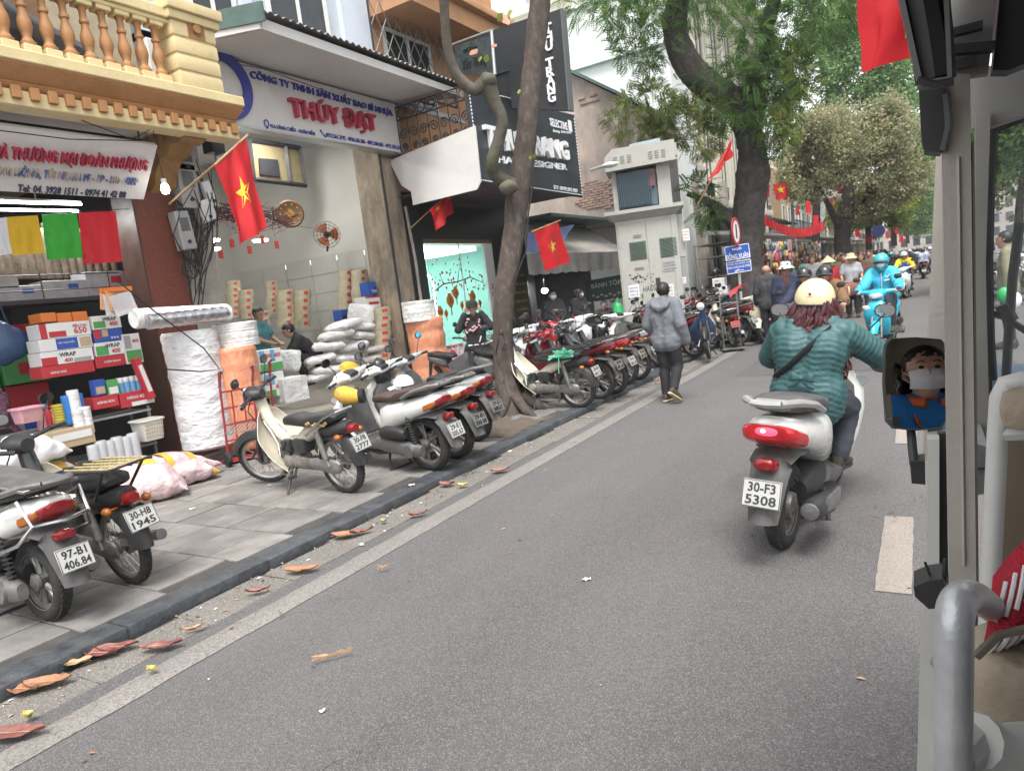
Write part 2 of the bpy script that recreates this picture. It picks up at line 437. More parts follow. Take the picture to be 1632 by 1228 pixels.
for a in((553,855,.20,.09,.5,'orange','broad orange brown leaf beside a smaller one in the gutter next to chipped kerb'),(577,850,.15,.05,.8,'red','narrow leaf with red tip lying against the broad orange leaf'),(482,911,.19,.075,.55,'orange','single long tan orange leaf lying alone on a gutter slab'),(412,945,.13,.035,.7,'red','small dark red sliver of leaf on the gutter with pale tip'),(258,1034,.19,.065,.62,'red','dark red and orange leaf close to the white edge line'),(188,1036,.2,.07,.55,'red','red leaf at the upper end of the cluster under the kerb'),(162,1046,.17,.08,.35,'red','crinkled purple leaf in the middle of the cluster under the kerb'),(161,1029,.06,.04,1.2,'yellow','small oval yellow leaf touching the kerb side of the cluster'),(122,1061,.14,.055,.7,'tan','pale beige leaf between purple and brown leaves under the kerb'),(78,1092,.2,.085,.62,'orange','large curled brown leaf at the lower end of the cluster'),(38,1104,.14,.07,.4,'orange','brown leaf tucked behind the large curled brown leaf'),(47,1146,.055,.04,.3,'yellow','round yellow leaf on bare gutter concrete above dark red leaf'),(25,1174,.24,.08,.5,'red','long dark maroon leaf at the left picture edge by white line'),(243,1072,.05,.03,.3,'yellow','tiny yellow leaf on the white edge line'),(713,774,.13,.075,.2,'red','round maroon leaf below the third rear wheel in the gutter'),(738,776,.09,.05,.3,'yellow','crumpled yellow leaf beside the round maroon leaf'),(797,752,.15,.07,.5,'orange','bright orange leaf on the inner side of the edge line'),(822,698,.13,.05,.2,'orange','brown leaf lying on top of dark kerb near the tree'),(667,822,.13,.04,.8,'red','reddish leaf on the gutter between orange leaves and maroon leaf'),(612,834,.05,.04,0,'green','small pale green leaf on the gutter concrete'),(612,909,.06,.012,.6,'tan','thin tan strip of leaf on the asphalt beside edge line'),(310,1006,.1,.02,.9,'tan','thin pale leaf stalk above the dark red leaf near line'),(530,1050,.16,.008,.8,'tan','dry twig lying by itself on the open asphalt'),(905,640+9,.08,.03,.3,'yellow','yellow leaf by the kerb below the strapped cream motorbike'),(1050,614,.1,.03,.2,'orange','brown leaf on the gutter left of the walking man')):
 fallen_leaf(*a)
 # litter: scraps of paper
m_scrap=M('paper_scrap',(.72,.70,.68),.8,var=.1)
for px,py,s,lab in((656,774,.06,'white paper scrap on the kerb stone below second scooter'),(813,720,.07,'crumpled white paper in the gutter right of the kerb'),(278+28,817-5,.05,'white scribble of plastic tape on the grey pavement'),(430,774,.03,'tiny white scrap under the front cream motorbike'),(935,925,.05,'small white scrap on the open asphalt'),(577,869,.05,'white sliver beside the edge line near orange leaves'),(515,1135,.03,'white crumb on the asphalt close to the lower left')):
 b=MB();s0=random.random()*9
 b.grid(lambda u,v:V(((u-.5)*s,(v-.5)*s*.5,.012+.012*mnoise.noise((u*3+s0,v*3,s0)))),5,4)
 z=SW if px<450 or px==656 else 0
 tag(obj('paper_scrap',b,m_scrap,None,0,at(px,py,z=z),(0,0,random.random()*3)),lab,'litter','paper scraps on the ground')
b=MB();random.seed(23)
for k in range(420):
 y=random.uniform(.9,13);x=-3.96+abs(random.gauss(0,.16))if random.random()<.8 else random.uniform(-3.9,1);z=.006;s=random.uniform(.006,.022);a=random.uniform(0,6.3);b.m(random.choice((0,0,1,1,2,3)))
 c_,s_=math.cos(a)*s,math.sin(a)*s;b.add([(x-c_,y-s_,z),(x+s_*.5,y-c_*.5,z+.004),(x+c_,y+s_,z),(x-s_*.5,y+c_*.5,z+.003)],[(0,1,2,3)])
stuff(obj('leaf_crumbs',b,[m_lf['tan'],m_dirt,m_scrap,m_lf['orange']],None,0));tag(bpy.data.objects['leaf_crumbs'],'small leaf crumbs and grit swept along the kerb','litter')
# ================================================================== BUILDINGS
XF=-8.4
m_cream=M('cream_render',(.62,.50,.27),.75,var=.12,scale=3,bump=.25,bscale=60,col2=(.42,.36,.24),thr=.68,soft=.1,s2=4)
m_ochre=M('ochre_paint',(.36,.175,.065),.6,var=.18,scale=5,bump=.15,col2=(.22,.11,.05),thr=.66,soft=.1,s2=5)
m_white=M('white_render',(.60,.585,.565),.85,var=.07,scale=2,bump=.15,bscale=40)
m_soff=M('soffit_paint',(.50,.47,.45),.85,var=.08,scale=2)
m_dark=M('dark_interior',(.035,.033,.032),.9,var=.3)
m_redst=M('red_granite',(.165,.052,.036),.35,var=.3,scale=30,bump=.05)
m_stone=M('weathered_stone',(.27,.215,.155),.85,var=.35,scale=5,bump=.7,bscale=25,col2=(.13,.11,.085),thr=.53,soft=.1,s2=3,stretch=(1,1,.45))
m_grayc=M('grey_plaster',(.33,.30,.265),.85,var=.2,scale=4,bump=.4,bscale=30,col2=(.2,.18,.16),thr=.6,s2=3)
m_board=M('sign_board',(.62,.60,.58),.5,var=.05,scale=3,col2=(.5,.47,.44),thr=.66,s2=2)
m_blue=M('letter_blue',(.035,.045,.28),.4,var=.1);m_red=M('letter_red',(.36,.02,.05),.4,var=.1)
m_crim=M('letter_crimson',(.42,.03,.07),.45,var=.12)
m_blkp=M('black_panel',(.016,.018,.021),.5,var=.3,scale=3)
m_blkt=M('black_tarp',(.035,.042,.05),.45,var=.25,scale=5,bump=.3,bscale=8)
m_wht=M('letter_white',(.8,.8,.8),.45,var=.04)
m_teal=M('green_sheet_metal',(.065,.115,.10),.5,var=.2,scale=5,col2=(.1,.13,.12),thr=.62)
m_corr=M('corrugated_grey',(.20,.19,.18),.6,var=.2,scale=4)
m_iron=M('wrought_iron',(.02,.02,.02),.5,var=.2)
m_glass=M('shop_glass',(.75,.93,.9),.03,var=0,trans=.9,alpha=1,spec=.5)
m_alu=M('aluminium',(.5,.5,.5),.35,metal=.9,var=.1)
m_wood=M('brown_wood',(.16,.085,.04),.6,var=.3,scale=10,stretch=(1,1,8))
m_cable=M('cable_black',(.012,.012,.012),.6,var=0)
m_tube=M('lamp_lit',(.93,.97,1.0),.4,var=0,emit=9)
m_bulb=M('bulb_lit',(1,1,.97),.4,var=0,emit=7)
m_metalbox=M('meter_box_grey',(.34,.34,.33),.5,var=.15)
m_plas=M('plastic_white',(.68,.68,.66),.4,var=.06)
# ---------- A: yellow balcony house
A=thing('shop_house','cream house with ochre balusters over a packaging shop with red granite columns','shop house',(XF,5,0))
def loc(o,p):return V(p)-V(o.location)
def prt(name,mb,mats,par,smooth=35):
 """part built in world coordinates, stored relative to its thing (things without rotation)"""
 root=par
 off=V((0,0,0))
 while root:off+=V(root.location);root=root.parent
 mb.v=[(p[0]-off.x,p[1]-off.y,p[2]-off.z)for p in mb.v]
 return obj(name,mb,mats,par,smooth)
CX=-7.3;CY=6.25
b=MB();b.b2((XF-5.2,-1.5,4.35),(CX-.12,CY-.1,4.2));prt('soffit',b,m_soff,A)
b=MB();b.b2((CX-.32,-1.5,4.05),(CX-.06,CY-.02,4.2),.01);prt('dentil_band',b,m_cream,A)
dm=MB();dm.box((0,0,0),(.05,.085,.12),None,.006);dme=dm.mesh('dentil',m_ochre)
for k in range(48):
 link('dentil',dme,A,loc(A,(CX-.04,CY-.1-k*.165,4.17)))
prof=[(0,4.2),(.04,4.24),(.05,4.27),(.035,4.28),(.06,4.3),(.10,4.36),(.13,4.4),(.115,4.41),(.13,4.425),(.13,4.44)]
b=MB();r0=[(CX-.1+a,-1.5,z)for a,z in prof]+[(CX-.6,-1.5,4.44),(CX-.6,-1.5,4.2)]
r1=[(CX-.1+a,CY-.1+a,z)for a,z in prof]+[(CX-.6,CY-.1,4.44),(CX-.6,CY-.1,4.2)]
b.loft([[V(p)for p in r0],[V(p)for p in r1]]);prt('cornice_moulding',b,m_ochre,A,50)
b=MB();b.b2((CX-1.0,-1.5,4.441),(CX+.05,CY+.05,4.56),.012);prt('balcony_ledge',b,m_cream,A)
bp=[(.075,0),(.075,.035),(.055,.05),(.04,.085),(.052,.13),(.068,.19),(.062,.25),(.042,.31),(.035,.36),(.048,.375),(.048,.4),(.034,.42),(.036,.5),(.05,.53),(.05,.55)]
bm_=MB();bm_.lathe(bp,None,14);bme=bm_.mesh('baluster',m_ochre,40)
bb=MB();bb.box((0,0,0),(.16,.16,.1),None,.008);bbe=bb.mesh('baluster_foot',m_cream)
for k in range(26):
 y=5.32-k*.2
 o=link('baluster',bme,A,loc(A,(CX-.12,y,4.66)))
 link('baluster_foot',bbe,o,(0,0,-.05));link('baluster_foot',bbe,o,(0,0,.59))
b=MB();b.b2((CX-.24,-1.5,5.3),(CX+.0,5.47,5.42),.012);b.b2((CX-.21,-1.5,5.25),(CX-.03,5.47,5.3),.006);prt('handrail',b,m_cream,A)
b=MB()
for k in range(4):b.b2((CX-.30,5.46,4.56+k*.19),(CX+.02,6.05,4.56+k*.19+.17),.03)
b.b2((CX-.28,5.48,4.56),(CX,6.03,5.3));b.b2((CX-.34,5.42,5.3),(CX+.06,6.1,5.4),.02);b.b2((CX-.37,5.4,5.4),(CX+.1,6.13,5.52),.015)
prt('corner_pedestal',b,m_cream,A)
b=MB();b.cyl((CX+.01,5.78,5.25),(CX+.05,5.78,5.25),.05,16);b.b2((CX+.0,5.66,5.14),(CX+.02,5.9,5.36),.005);prt('pedestal_boss',b,m_ochre,A)
b=MB();b.b2((XF-.3,-1.5,4.36),(XF,5.7,8));prt('upper_wall',b,M('upper_wall_paint',(.33,.28,.2),.9,var=.2),A)
b=MB();b.b2((XF+.001,2,4.6),(XF+.03,4.6,7));prt('shutter',b,m_wood,A)
b=MB();b.tube([(CX-.55,-1,5.15),(CX-.5,2.3,4.85),(CX-.5,3.6,5.0),(CX-.55,4.6,4.8)],[.2,.28,.3,.2],10);prt('rolled_tarp',b,M('tarp_grey',(.12,.125,.14),.6,var=.3,bump=.6,bscale=10),A)
# columns, lintel, inner shell of shop A
b=MB();b.b2((XF-.45,5.3,0),(XF,5.86,4.2),.006);prt('column',b,m_redst,A)
b=MB();b.b2((XF-.46,5.296,SW),(XF+.004,5.31,4.2));b.b2((XF-.03,5.28,SW),(XF+.012,5.3,4.2));prt('column_trim',b,M('column_trim_dark',(.07,.035,.025),.4,var=.2),A)
b=MB();b.b2((XF-.45,-2.2,0),(XF,-1.5,4.2));prt('column',b,m_redst,A)
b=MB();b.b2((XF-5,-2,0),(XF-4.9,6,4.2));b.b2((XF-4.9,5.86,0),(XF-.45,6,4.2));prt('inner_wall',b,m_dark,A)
b=MB();b.b2((XF-4.9,-2,.0),(XF,5.3,.13));prt('shop_floor',b,m_tile,A)
b=MB()
pts=[(0,0),(.9,0),(.88,-.16),(.72,-.2),(.6,-.17),(.5,-.28),(.34,-.3),(.22,-.42),(.12,-.6),(0,-.66)]
b.prism([(XF+x,5.55,4.195+z)for x,z in pts],(0,.3,0));prt('bracket',b,M('bracket_ochre',(.30,.17,.06),.7,var=.3,bump=.4),A)
b=MB()
for k in range(5):b.cyl((XF+.15+k*.15,5.53,4.1),(XF+.15+k*.15,5.55,4.1),.05,12)
prt('bracket_scroll',b,m_ochre,A)
# fluorescent lamp of shop A
fl=thing('ceiling_lamp','lit twin fluorescent tube lamp inside the packaging shop above coloured bags','lamp',at(62,326,x=-9.2))
b=MB();d=V((.12,.95,.0));b.tube([-d*.5+V((0,0,.02)),d*.5+V((0,0,.02))],.016,8);b.tube([-d*.5+V((-.1,0,-.05)),d*.5+V((-.1,0,-.05))],.016,8);obj('tube',b,m_tube,fl)
b=MB();b.box((-.05,0,.05),(.14,1.0,.03));b.cyl((-.05,0,.06),(-.05,0,.5),.01);obj('batten',b,m_plas,fl)
# ---------- sign of shop A
p1,p0=at(251,232,x=-7.6),at(0,205,x=-7.6);yR=p1.y
p2=at(229,318,y=yR);yL=0.4
up=V((p1.x-p2.x,0,p1.z-p2.z));hgt=up.length
sg=thing('shop_sign','white hanging sign board with red and blue raised Vietnamese lettering under yellow balcony','sign',(p2.x,yR,p2.z))
b=MB();q=[V((0,0,0)),V(up),V(up)+V((0,yL-yR,0)),V((0,yL-yR,0))];nn=V((0,1,0)).cross(up).normalized()
b.prism(q,-nn*.06 if nn.x>0 else nn*.06);obj('panel',b,m_board,sg)
nrm=nn if nn.x>0 else-nn
def on_sign(px,py):
 r=ray(px,py);o=V(sg.location);k=(o-CAMP).dot(nrm)/r.dot(nrm);return CAMP+r*k-o
def sgtext(par,f,t,pa,pb,mats,h,**kw):
 a,c=f(*pa),f(*pb);return words(par,t,(a+c)/2+nrm*.002,c-a,up,(c-a).length,mats,h,**kw)
sgtext(sg,on_sign,'VÀ THƯƠNG MẠI ĐOÀN PHƯỢNG',(-12,240),(233,263),m_crim,.2,depth=.04,bold=.0018)
mixm=M('letter_peeled',(.07,.13,.34),.5,var=.1,col2=(.5,.42,.33),thr=.5,soft=.03,s2=7)
sgtext(sg,on_sign,'MÀNG MỎNG, TÚI NILON PE - PP - HD - OPP',(-22,268),(219,288),mixm,.14,depth=.02,bold=.0015)
sgtext(sg,on_sign,'Tel: 04. 3928 1511 - 0974 41 42 88',(28,299),(200,310),M('letter_navy',(.03,.035,.09),.5),.085,depth=.01,bold=.002)
b=MB();b.b2((.02,-4,hgt*.8+.12),(.05,.1,hgt*.8+.15));obj('hanger_bar',b,m_iron,sg)
b=MB()
for y in(-.1,-1.6,-3.2):b.cyl((.3,y,.45),(.28,y,.9),.008,6)
obj('hanger_rod',b,m_iron,sg)
# ---------- B: white shop with long canopy
Bh=thing('shop_house','white shop house with sloping canopy and open front full of white rolls','shop house',(XF,8,0))
b=MB();b.b2((XF-6.5,5.85,5.5),(XF,13.2,5.6));b.b2((XF-.25,5.85,5.4),(XF,10.2,7.2));b.b2((XF-.25,5.85,7.2),(XF,10.4,11));prt('upper_wall',b,M('pale_blue_render',(.46,.5,.55),.85,var=.08),Bh)
# pillar with side and front faces of weathered stone
b=MB();b.b2((XF-.6,10.12,0),(XF,10.62,5.5),.008);prt('pillar',b,m_stone,Bh)
b=MB();b.tube([(XF+.02,10.14,SW),(XF+.02,10.13,4.6)],.025,8);prt('downpipe',b,m_iron,Bh)
b=MB();b.tube([(XF+.06,10.7,SW),(XF+.05,10.72,2.6),(XF+.05,10.64,3.6)],.03,8);prt('downpipe',b,m_grayc,Bh)
b=MB();b.b2((XF-.4,5.9,0),(XF-.02,6.38,5.5),.008);prt('pillar',b,m_grayc,Bh)
# interior shell
m_inw=M('shop_wall_paint',(.52,.51,.475),.8,var=.05,scale=2)
b=MB();b.b2((XF-5.6,5.9,.2),(XF-5.5,13.2,5.45));prt('back_wall',b,m_inw,Bh)
b=MB();b.b2((XF-5.5,6.0,5.3),(XF-.05,10.1,5.42));prt('ceiling',b,m_white,Bh)
b=MB();b.b2((XF-5.5,11.0,.2),(XF-.6,11.1,5.3));b.b2((XF-.62,10.6,.2),(XF-.6,11.1,5.3));prt('side_wall',b,m_inw,Bh)
b=MB();b.b2((XF-5.5,5.9,.2),(XF-.4,5.99,5.4));prt('side_wall',b,m_inw,Bh)
b=MB();b.b2((XF-5.5,5.95,-.02),(XF+.05,11,.26));prt('floor',b,M('floor_terrazzo',(.36,.33,.28),.5,var=.12),Bh)
b=MB();b.b2((XF+.05,6.0,-.02),(XF+.4,10.0,.17),.01);prt('doorstep',b,M('doorstep_stone',(.3,.26,.2),.7,var=.25),Bh)
# wall tiles on the lower side wall (big pale tiles)
tl=MB();tl.box((0,0,0),(.78,.012,.38),None,.003);tlm=tl.mesh('wall_tile',M('wall_tile_paint',(.46,.455,.42),.4,var=.05))
for i in range(6):
 for j in range(7):link('wall_tile',tlm,Bh,loc(Bh,(XF-1.05-i*.79,10.992,.5+j*.39)))
 # sign of shop B
sb=thing('shop_sign','long white sign board reading THÚY ĐẠT in red below the grey canopy','sign',(-8.2,8.6,5.0))
b=MB();b.b2((-.18,-2.85,-.46),(0,1.99,.43),.01);obj('panel',b,m_board,sb)
b=MB();b.b2((-.19,-2.86,-.49),(.015,2.0,-.455),.005);b.b2((-.19,1.985,-.47),(.012,2.005,.44));b.b2((-.005,.4,-.45),(.002,.404,.43));obj('frame',b,m_alu,sb)
def on_b(px,py):return at(px,py,x=-8.2)-V(sb.location)
nrm=V((1,0,0));up=V((0,0,1))
sgtext(sb,on_b,'CÔNG TY TNHH SẢN XUẤT BAO BÌ NHỰA',(397,117),(624,180),m_blue,.19,depth=.03,bold=.0015)
sgtext(sb,on_b,'THÚY ĐẠT',(459,172),(595,198),[M('letter_red_side',(.4,.03,.06),.4,var=.1)],.42,depth=.09,bold=.0025,space=1.05)
sgtext(sb,on_b,'91A HÀNG CHIẾU - HOÀN KIẾM',(430,199),(501,212),m_blue,.085,depth=.01,bold=.002)
sgtext(sb,on_b,'0912.561.3192 - 0936.565.386 - 0912.504.865 - 0971.270.331',(519,215),(637,236),m_blue,.07,depth=.01,bold=.002)
b=MB()
a=on_b(424,197);b.tube([a+V((.012,.04*math.cos(t),.05*math.sin(t)))for t in[i*.524 for i in range(12)]],.009,6,closed=True);b.tube([a+V((.012,-.02,-.04)),a+V((.012,0,-.075)),a+V((.012,.02,-.04))],.009,6)
a=on_b(514,213);b.tube([a+V((.012,-.05,.05)),a+V((.012,-.02,0)),a+V((.012,.05,-.05))],[.014,.008,.014],6)
obj('pictogram',b,m_blue,sb)
# the big blue ring logo at the left end, partly behind the yellow balcony
b=MB();cc=on_b(352,140);rr=on_b(397,148)
b2_=[]
for k in range(41):
 t=2*math.pi*k/40;cy=cc.y+.42*math.cos(t);cz=cc.z+.40*math.sin(t)
rc=on_b(398,146);b.lathe([(.33,0),(.33,.05),(.47,.05),(.47,0),(.33,0)],plane_mt((.003,rc.y-.46,rc.z),(0,1,0),(0,0,1)),48);obj('ring_logo',b,m_blue,sb)
b=MB();b.lathe([(1e-4,.003),(.1,.003),(.1,.03),(1e-4,.03)],plane_mt((.003,rc.y-.62,rc.z-.12),(0,1,0),(0,0,1)),24);obj('logo_dot',b,m_red,sb)
# canopy: soffit, fascia, corrugated roof
z0=5.5
F0,F1=at(437,45,z=5.45),at(742,160,z=5.40);F1=V((-7.2,F1.y,5.42));F0=V((-7.15,6.2,5.47))
cn=thing('canopy','long white soffit canopy with corrugated sheet roof and green end flashing','canopy',(XF,8.6,5.45))
y0,y1=6.36,11.3
q=[V((XF,y0,5.47)),V((XF,10.65,5.47)),V((-7.2,y1,5.42)),V((-7.2,y0+.35,5.46))]
b=MB();b.prism(q,(0,0,.03));prt('soffit',b,m_white,cn)
b=MB();b.prism([(-7.2,y0+.35,5.46),(-7.2,y1,5.42),(-7.2,y1,5.53),(-7.2,y0+.35,5.60)],(.03,0,0));b.prism([(-7.2,y1,5.42),(XF,10.65,5.47),(XF,10.65,5.58),(-7.2,y1,5.53)],(0,.03,0));prt('fascia',b,m_white,cn)
b=MB()
n=150
vs=[]
for i in range(n+1):
 y=y0+.3+(y1+.1-y0-.3)*i/n;dz=.022*math.sin(i*2*math.pi/4)
 vs+=[(-7.08,y,5.66-.055*i/n+dz),(XF,y,5.98-.06*i/n+dz)]
b.add(vs,[(2*i,2*i+2,2*i+3,2*i+1)for i in range(n)]);prt('roof_sheet',b,m_corr,cn,60)
b=MB();b.prism([(-7.06,y0+.3,5.52),(XF-.1,y0-.2,5.55),(XF-.1,y0-.2,5.78),(-7.06,y0+.3,5.76)],(0,.03,0));prt('end_flashing',b,m_teal,cn)
b=MB();b.prism([(-7.16,y0+.3,5.45),(XF-.1,y0-.2,5.46),(XF-.1,y0-.2,5.56),(-7.16,y0+.3,5.53)],(0,.03,0));prt('end_trim',b,m_white,cn)
# first-floor windows above the canopy
def window(par,x,ya,yb,za,zb,bars=2,grille=False):
 f=MB();w=.06
 f.b2((x,ya,za),(x+.05,ya+w,zb));f.b2((x,yb-w,za),(x+.05,yb,zb));f.b2((x,ya+w,zb-w),(x+.05,yb-w,zb));f.b2((x,ya+w,za),(x+.05,yb-w,za+w))
 for k in range(1,bars):y=ya+(yb-ya)*k/bars;f.b2((x,y-.025,za+w),(x+.045,y+.025,zb-w))
 fo=prt('window',f,m_plas,par)
 g=MB();g.b2((x+.005,ya+w,za+w),(x+.012,yb-w,zb-w));prt('pane',g,M('dark_pane',(.03,.035,.04),.08,var=.2),fo)
 return fo
window(Bh,XF+.001,8.0,9.3,5.95,7.7)
window(Bh,XF+.001,6.6,7.4,5.95,7.7)
for ya_,yb_ in((7.45,7.65),(9.6,10.3)):prt('pilaster',MB().b2((XF,ya_,5.6),(XF+.1,yb_,8)),M('pale_pilaster',(.55,.6,.68),.7,var=.05),Bh)
# ---------- C: house with dark signs
Ch=thing('shop_house','orange plaster house with black fashion shop signs and glass door','shop house',(XF,13,0))
m_or=M('orange_plaster',(.47,.25,.125),.8,var=.15,scale=2.5,col2=(.36,.22,.13),thr=.62,s2=2)
b=MB();b.b2((XF-.3,10.4,3.9),(XF-.02,15,9));prt('upper_wall',b,m_or,Ch)
b=MB()
b.b2((XF-.25,10.66,3.0),(XF-.05,15,4.2));b.b2((XF-.2,10.64,0),(XF-.04,11.15,3.0));b.b2((XF-.2,13.6,0),(XF-.04,15.2,3.0));prt('shop_front',b,M('black_cladding',(.02,.021,.023),.45,var=.2),Ch)
b=MB();b.b2((XF-.06,11.15,2.92),(XF+.03,13.6,3.0));prt('door_head',b,m_wood,Ch)
b=MB();b.b2((XF-5,11.15,0),(XF-4.9,15.2,4));b.b2((XF-4.9,15.2,0),(XF-.2,15.3,4));prt('inner_wall',b,M('pale_green_wall',(.30,.47,.43),.7,var=.08),Ch)
b=MB();b.b2((XF-4.9,11.15,3.0),(XF-.2,15.2,3.1));b.b2((XF-4.9,11.15,0),(XF-.1,15.2,.12));prt('inner_ceiling',b,m_white,Ch)
b=MB();b.b2((XF-.015,11.17,.2),(XF-.005,12.3,2.9));b.b2((XF-.015,12.33,.2),(XF-.005,13.25,2.9));gl=prt('glass_door',b,m_glass,Ch)
b=MB();b.b2((XF-.02,12.3,.15),(XF+.005,12.33,2.9));b.b2((XF-.03,13.25,.15),(XF+.03,13.6,2.92));prt('door_frame',b,m_plas,Ch)
b=MB();b.tube([(XF+.03,12.42,.9),(XF+.05,12.42,1.0),(XF+.05,12.42,1.7),(XF+.03,12.42,1.8)],.014,8);prt('door_handle',b,m_alu,gl)
b=MB()
b.tube([(XF-.8,11.4,.3),(XF-.8,11.4,2.2),(XF-.8,11.55,2.35),(XF-.8,12.2,2.35),(XF-.8,12.3,2.2),(XF-.8,12.3,.3)],.02,8);prt('neon_tube',b,M('neon_teal',(.55,1,.95),.4,var=0,emit=4),Ch)
b=MB();b.b2((XF-4.5,11,2.9),(XF-1,14.5,2.99));prt('lit_ceiling_panel',b,M('panel_light',(.8,1,.95),.4,var=0,emit=3.0),Ch)
# gold lantern and blossom decals on the glass
m_gold=M('decal_gold',(.42,.2,.03),.5,var=.3,scale=20);m_dred=M('decal_red',(.5,.05,.03),.5,var=.2);m_brn=M('decal_brown',(.09,.05,.03),.6);m_pnk=M('decal_pink',(.6,.35,.35),.5)
dec=MB();random.seed(5)
def dl(y,z,s):
 x=XF+.002
 dec.m(0).sph((x,y,z),s,8,(.12,1,.9));dec.m(0).box((x,y,z+s*.95),(.012,s*.9,s*.25));dec.box((x,y,z-s*.95),(.012,s*.8,s*.25));dec.m(1).sph((x+s*.1,y,z),s*.45,6,(.1,1,1));dec.m(0).box((x,y,z-s*1.6),(.008,s*.22,s*1.1))
for y,z,s in((11.35,1.55,.11),(11.75,1.75,.14),(11.98,1.9,.12),(12.15,1.62,.07),(12.35,1.62,.08),(12.6,1.78,.12),(12.85,1.62,.07),(11.55,1.5,.07)):dl(y,z,s)
dec.m(2).tube([(XF+.004,11.2,1.95),(XF+.004,11.6,2.1),(XF+.004,12.1,2.12),(XF+.004,12.6,2.2),(XF+.004,13.1,2.05)],[.012,.014,.012,.012,.006],6)
dec.tube([(XF+.004,12.1,2.12),(XF+.004,12.25,2.45)],[.01,.004],6);dec.tube([(XF+.004,11.6,2.1),(XF+.004,11.5,2.3)],[.01,.004],6)
for k in range(70):
 y=random.uniform(11.2,13.1);z=2.1+random.gauss(0,.16);dec.m(3 if k%2 else 1).sph((XF+.004,y,z),random.uniform(.015,.035),5,(.15,1,1))
for k in range(20):dec.m(2).sph((XF+.004,random.uniform(11.3,12.9),random.uniform(2.3,2.8)),.018,5,(.15,1,1))
stuff(prt('glass_decals',dec,[m_gold,m_dred,m_brn,m_pnk],Ch,40))
for k,ch in enumerate('XUÂN'):
 words(Ch,ch,V((XF+.04,13.4,1.95-k*.17))-Ch.location,(0,1,0),(0,0,1),.11,m_dred,.13,depth=.004,bold=.004)
 # awning box of black tarpaulin with side panel
aw=thing('sign_awning','black tarpaulin shop sign box reading THU TRANG with blank grey side panel','sign',(XF,12.5,3.6))
AXX=-6.55
b=MB();q=[at(755,150,x=AXX),at(913,183,x=AXX),at(925,312,x=AXX),at(768,290,x=AXX)];yA,yB=10.50,14.83
b.prism([(AXX,yA,3.72),(AXX,yB,3.75),(AXX,yB,5.5),(AXX,yA,5.25)],(-.08,0,0))
b.prism([(AXX-.08,yB,3.75),(XF,yB,3.85),(XF,yB,5.4),(AXX-.08,yB,5.5)],(0,-.05,0));prt('tarp_front',b,m_blkt,aw)
b=MB();b.prism([(AXX-.08,yA+.06,3.74),(AXX-.08,yB-.06,3.77),(XF,yB-.06,3.78),(XF,yA+.06,3.76)],(0,0,.03));prt('underside',b,M('underside_maroon',(.12,.03,.03),.6,var=.3,col2=(.04,.05,.06),thr=.5),aw)
b=MB()
for k in range(60):
 for z in(3.74,5.28+.0042*k):b.box((AXX+.006,yA+.06+k*.072,z),(.012,.035,.018))
for k in range(24):b.box((AXX+.006,yA+.03,3.8+k*.062),(.012,.018,.035));b.box((AXX+.006,yB-.03,3.8+k*.07),(.012,.018,.035))
stuff(prt('lacing',b,m_wht,aw,0))
b=MB();b.tube([(AXX-.04,yA,3.70),(AXX-.04,yB,3.73)],.04,8);prt('bottom_rail',b,m_blkp,aw)
b=MB()
pp=[at(620,256,y=10.46),at(757,200,y=10.46),at(766,290,y=10.46),at(760,302,y=10.46),at(658,327,y=10.46),at(655,305,y=10.46),at(640,296,y=10.46)]
b.prism(pp,(0,.03,0));prt('side_panel',b,M('blank_panel',(.60,.575,.555),.6,var=.05,col2=(.48,.45,.43),thr=.66,s2=1.5),aw)
def on_c(px,py):return at(px,py,x=AXX)-V(aw.location)
nrm=V((1,0,0));up=V((0,0,1))
sgtext(aw,on_c,'THU TRANG',(770,218),(902,242),m_wht,.40,depth=.08,bold=.004)
sgtext(aw,on_c,'HAIR DESIGNER',(792,254),(902,267),m_wht,.13,depth=.03,bold=.002)
sgtext(aw,on_c,'SELECTIVE',(876,194),(904,202),m_wht,.16,depth=.008,bold=.003);sgtext(aw,on_c,'Being Selective',(881,209),(910,212),m_wht,.08,depth=.006,shear=.3)
sgtext(aw,on_c,'PROFESSIONAL',(880,201),(905,206),m_wht,.03,depth=.006)
b=MB();a=on_c(908,201);b.b2(a+V((0,-.07,-.12)),a+V((.01,.09,.12)));obj('logo_block',b,m_wht,aw)
sgtext(aw,on_c,'ĐT: 0979.293.989',(882,298),(920,304),m_wht,.085,depth=.006,bold=.002)
# vertical sign, board behind, small sign
vs_=thing('vertical_sign','tall black vertical sign with white letters THU TRANG projecting over street','sign',(-5.7,11.6,4.8))
YS=11.6
def on_v(px,py,y=YS):return at(px,py,y=y)
a,c,d_,e=on_v(845,28),on_v(893,14),on_v(906,176),on_v(858,165)
b=MB();b.prism([(e.x-.55,YS,e.z+.05),(d_.x,YS,d_.z),(c.x,YS,c.z),(a.x-.55,YS,c.z+.0)],(0,.16,0));prt('panel',b,m_blkp,vs_)
b=MB();b.prism([V((d_.x+.001,YS-.012,d_.z)),V((d_.x+.03,YS-.012,d_.z)),V((c.x+.03,YS-.012,c.z)),V((c.x+.001,YS-.012,c.z))],(0,.18,0));prt('frame',b,M('sign_edge_grey',(.1,.105,.11),.4),vs_)
for i,ch in enumerate('THU TRANG'):
 if ch==' ':continue
 py=46+i*13.7;px=874+i*.75
 o=on_v(px,py);words(vs_,ch,o-V(vs_.location)+V((0,-.002,0)),(1,0,0),(0,0,1),.15,m_wht,.17,depth=.03,bold=.004)
bb_=thing('black_signboard','large plain black board panel behind the leaning tree trunk','sign',(-7,12,4.8))
pp=[at(758,58,y=12.0),at(862,22,y=12.0),at(862,170,y=12.0),at(775,150,y=12.0)]
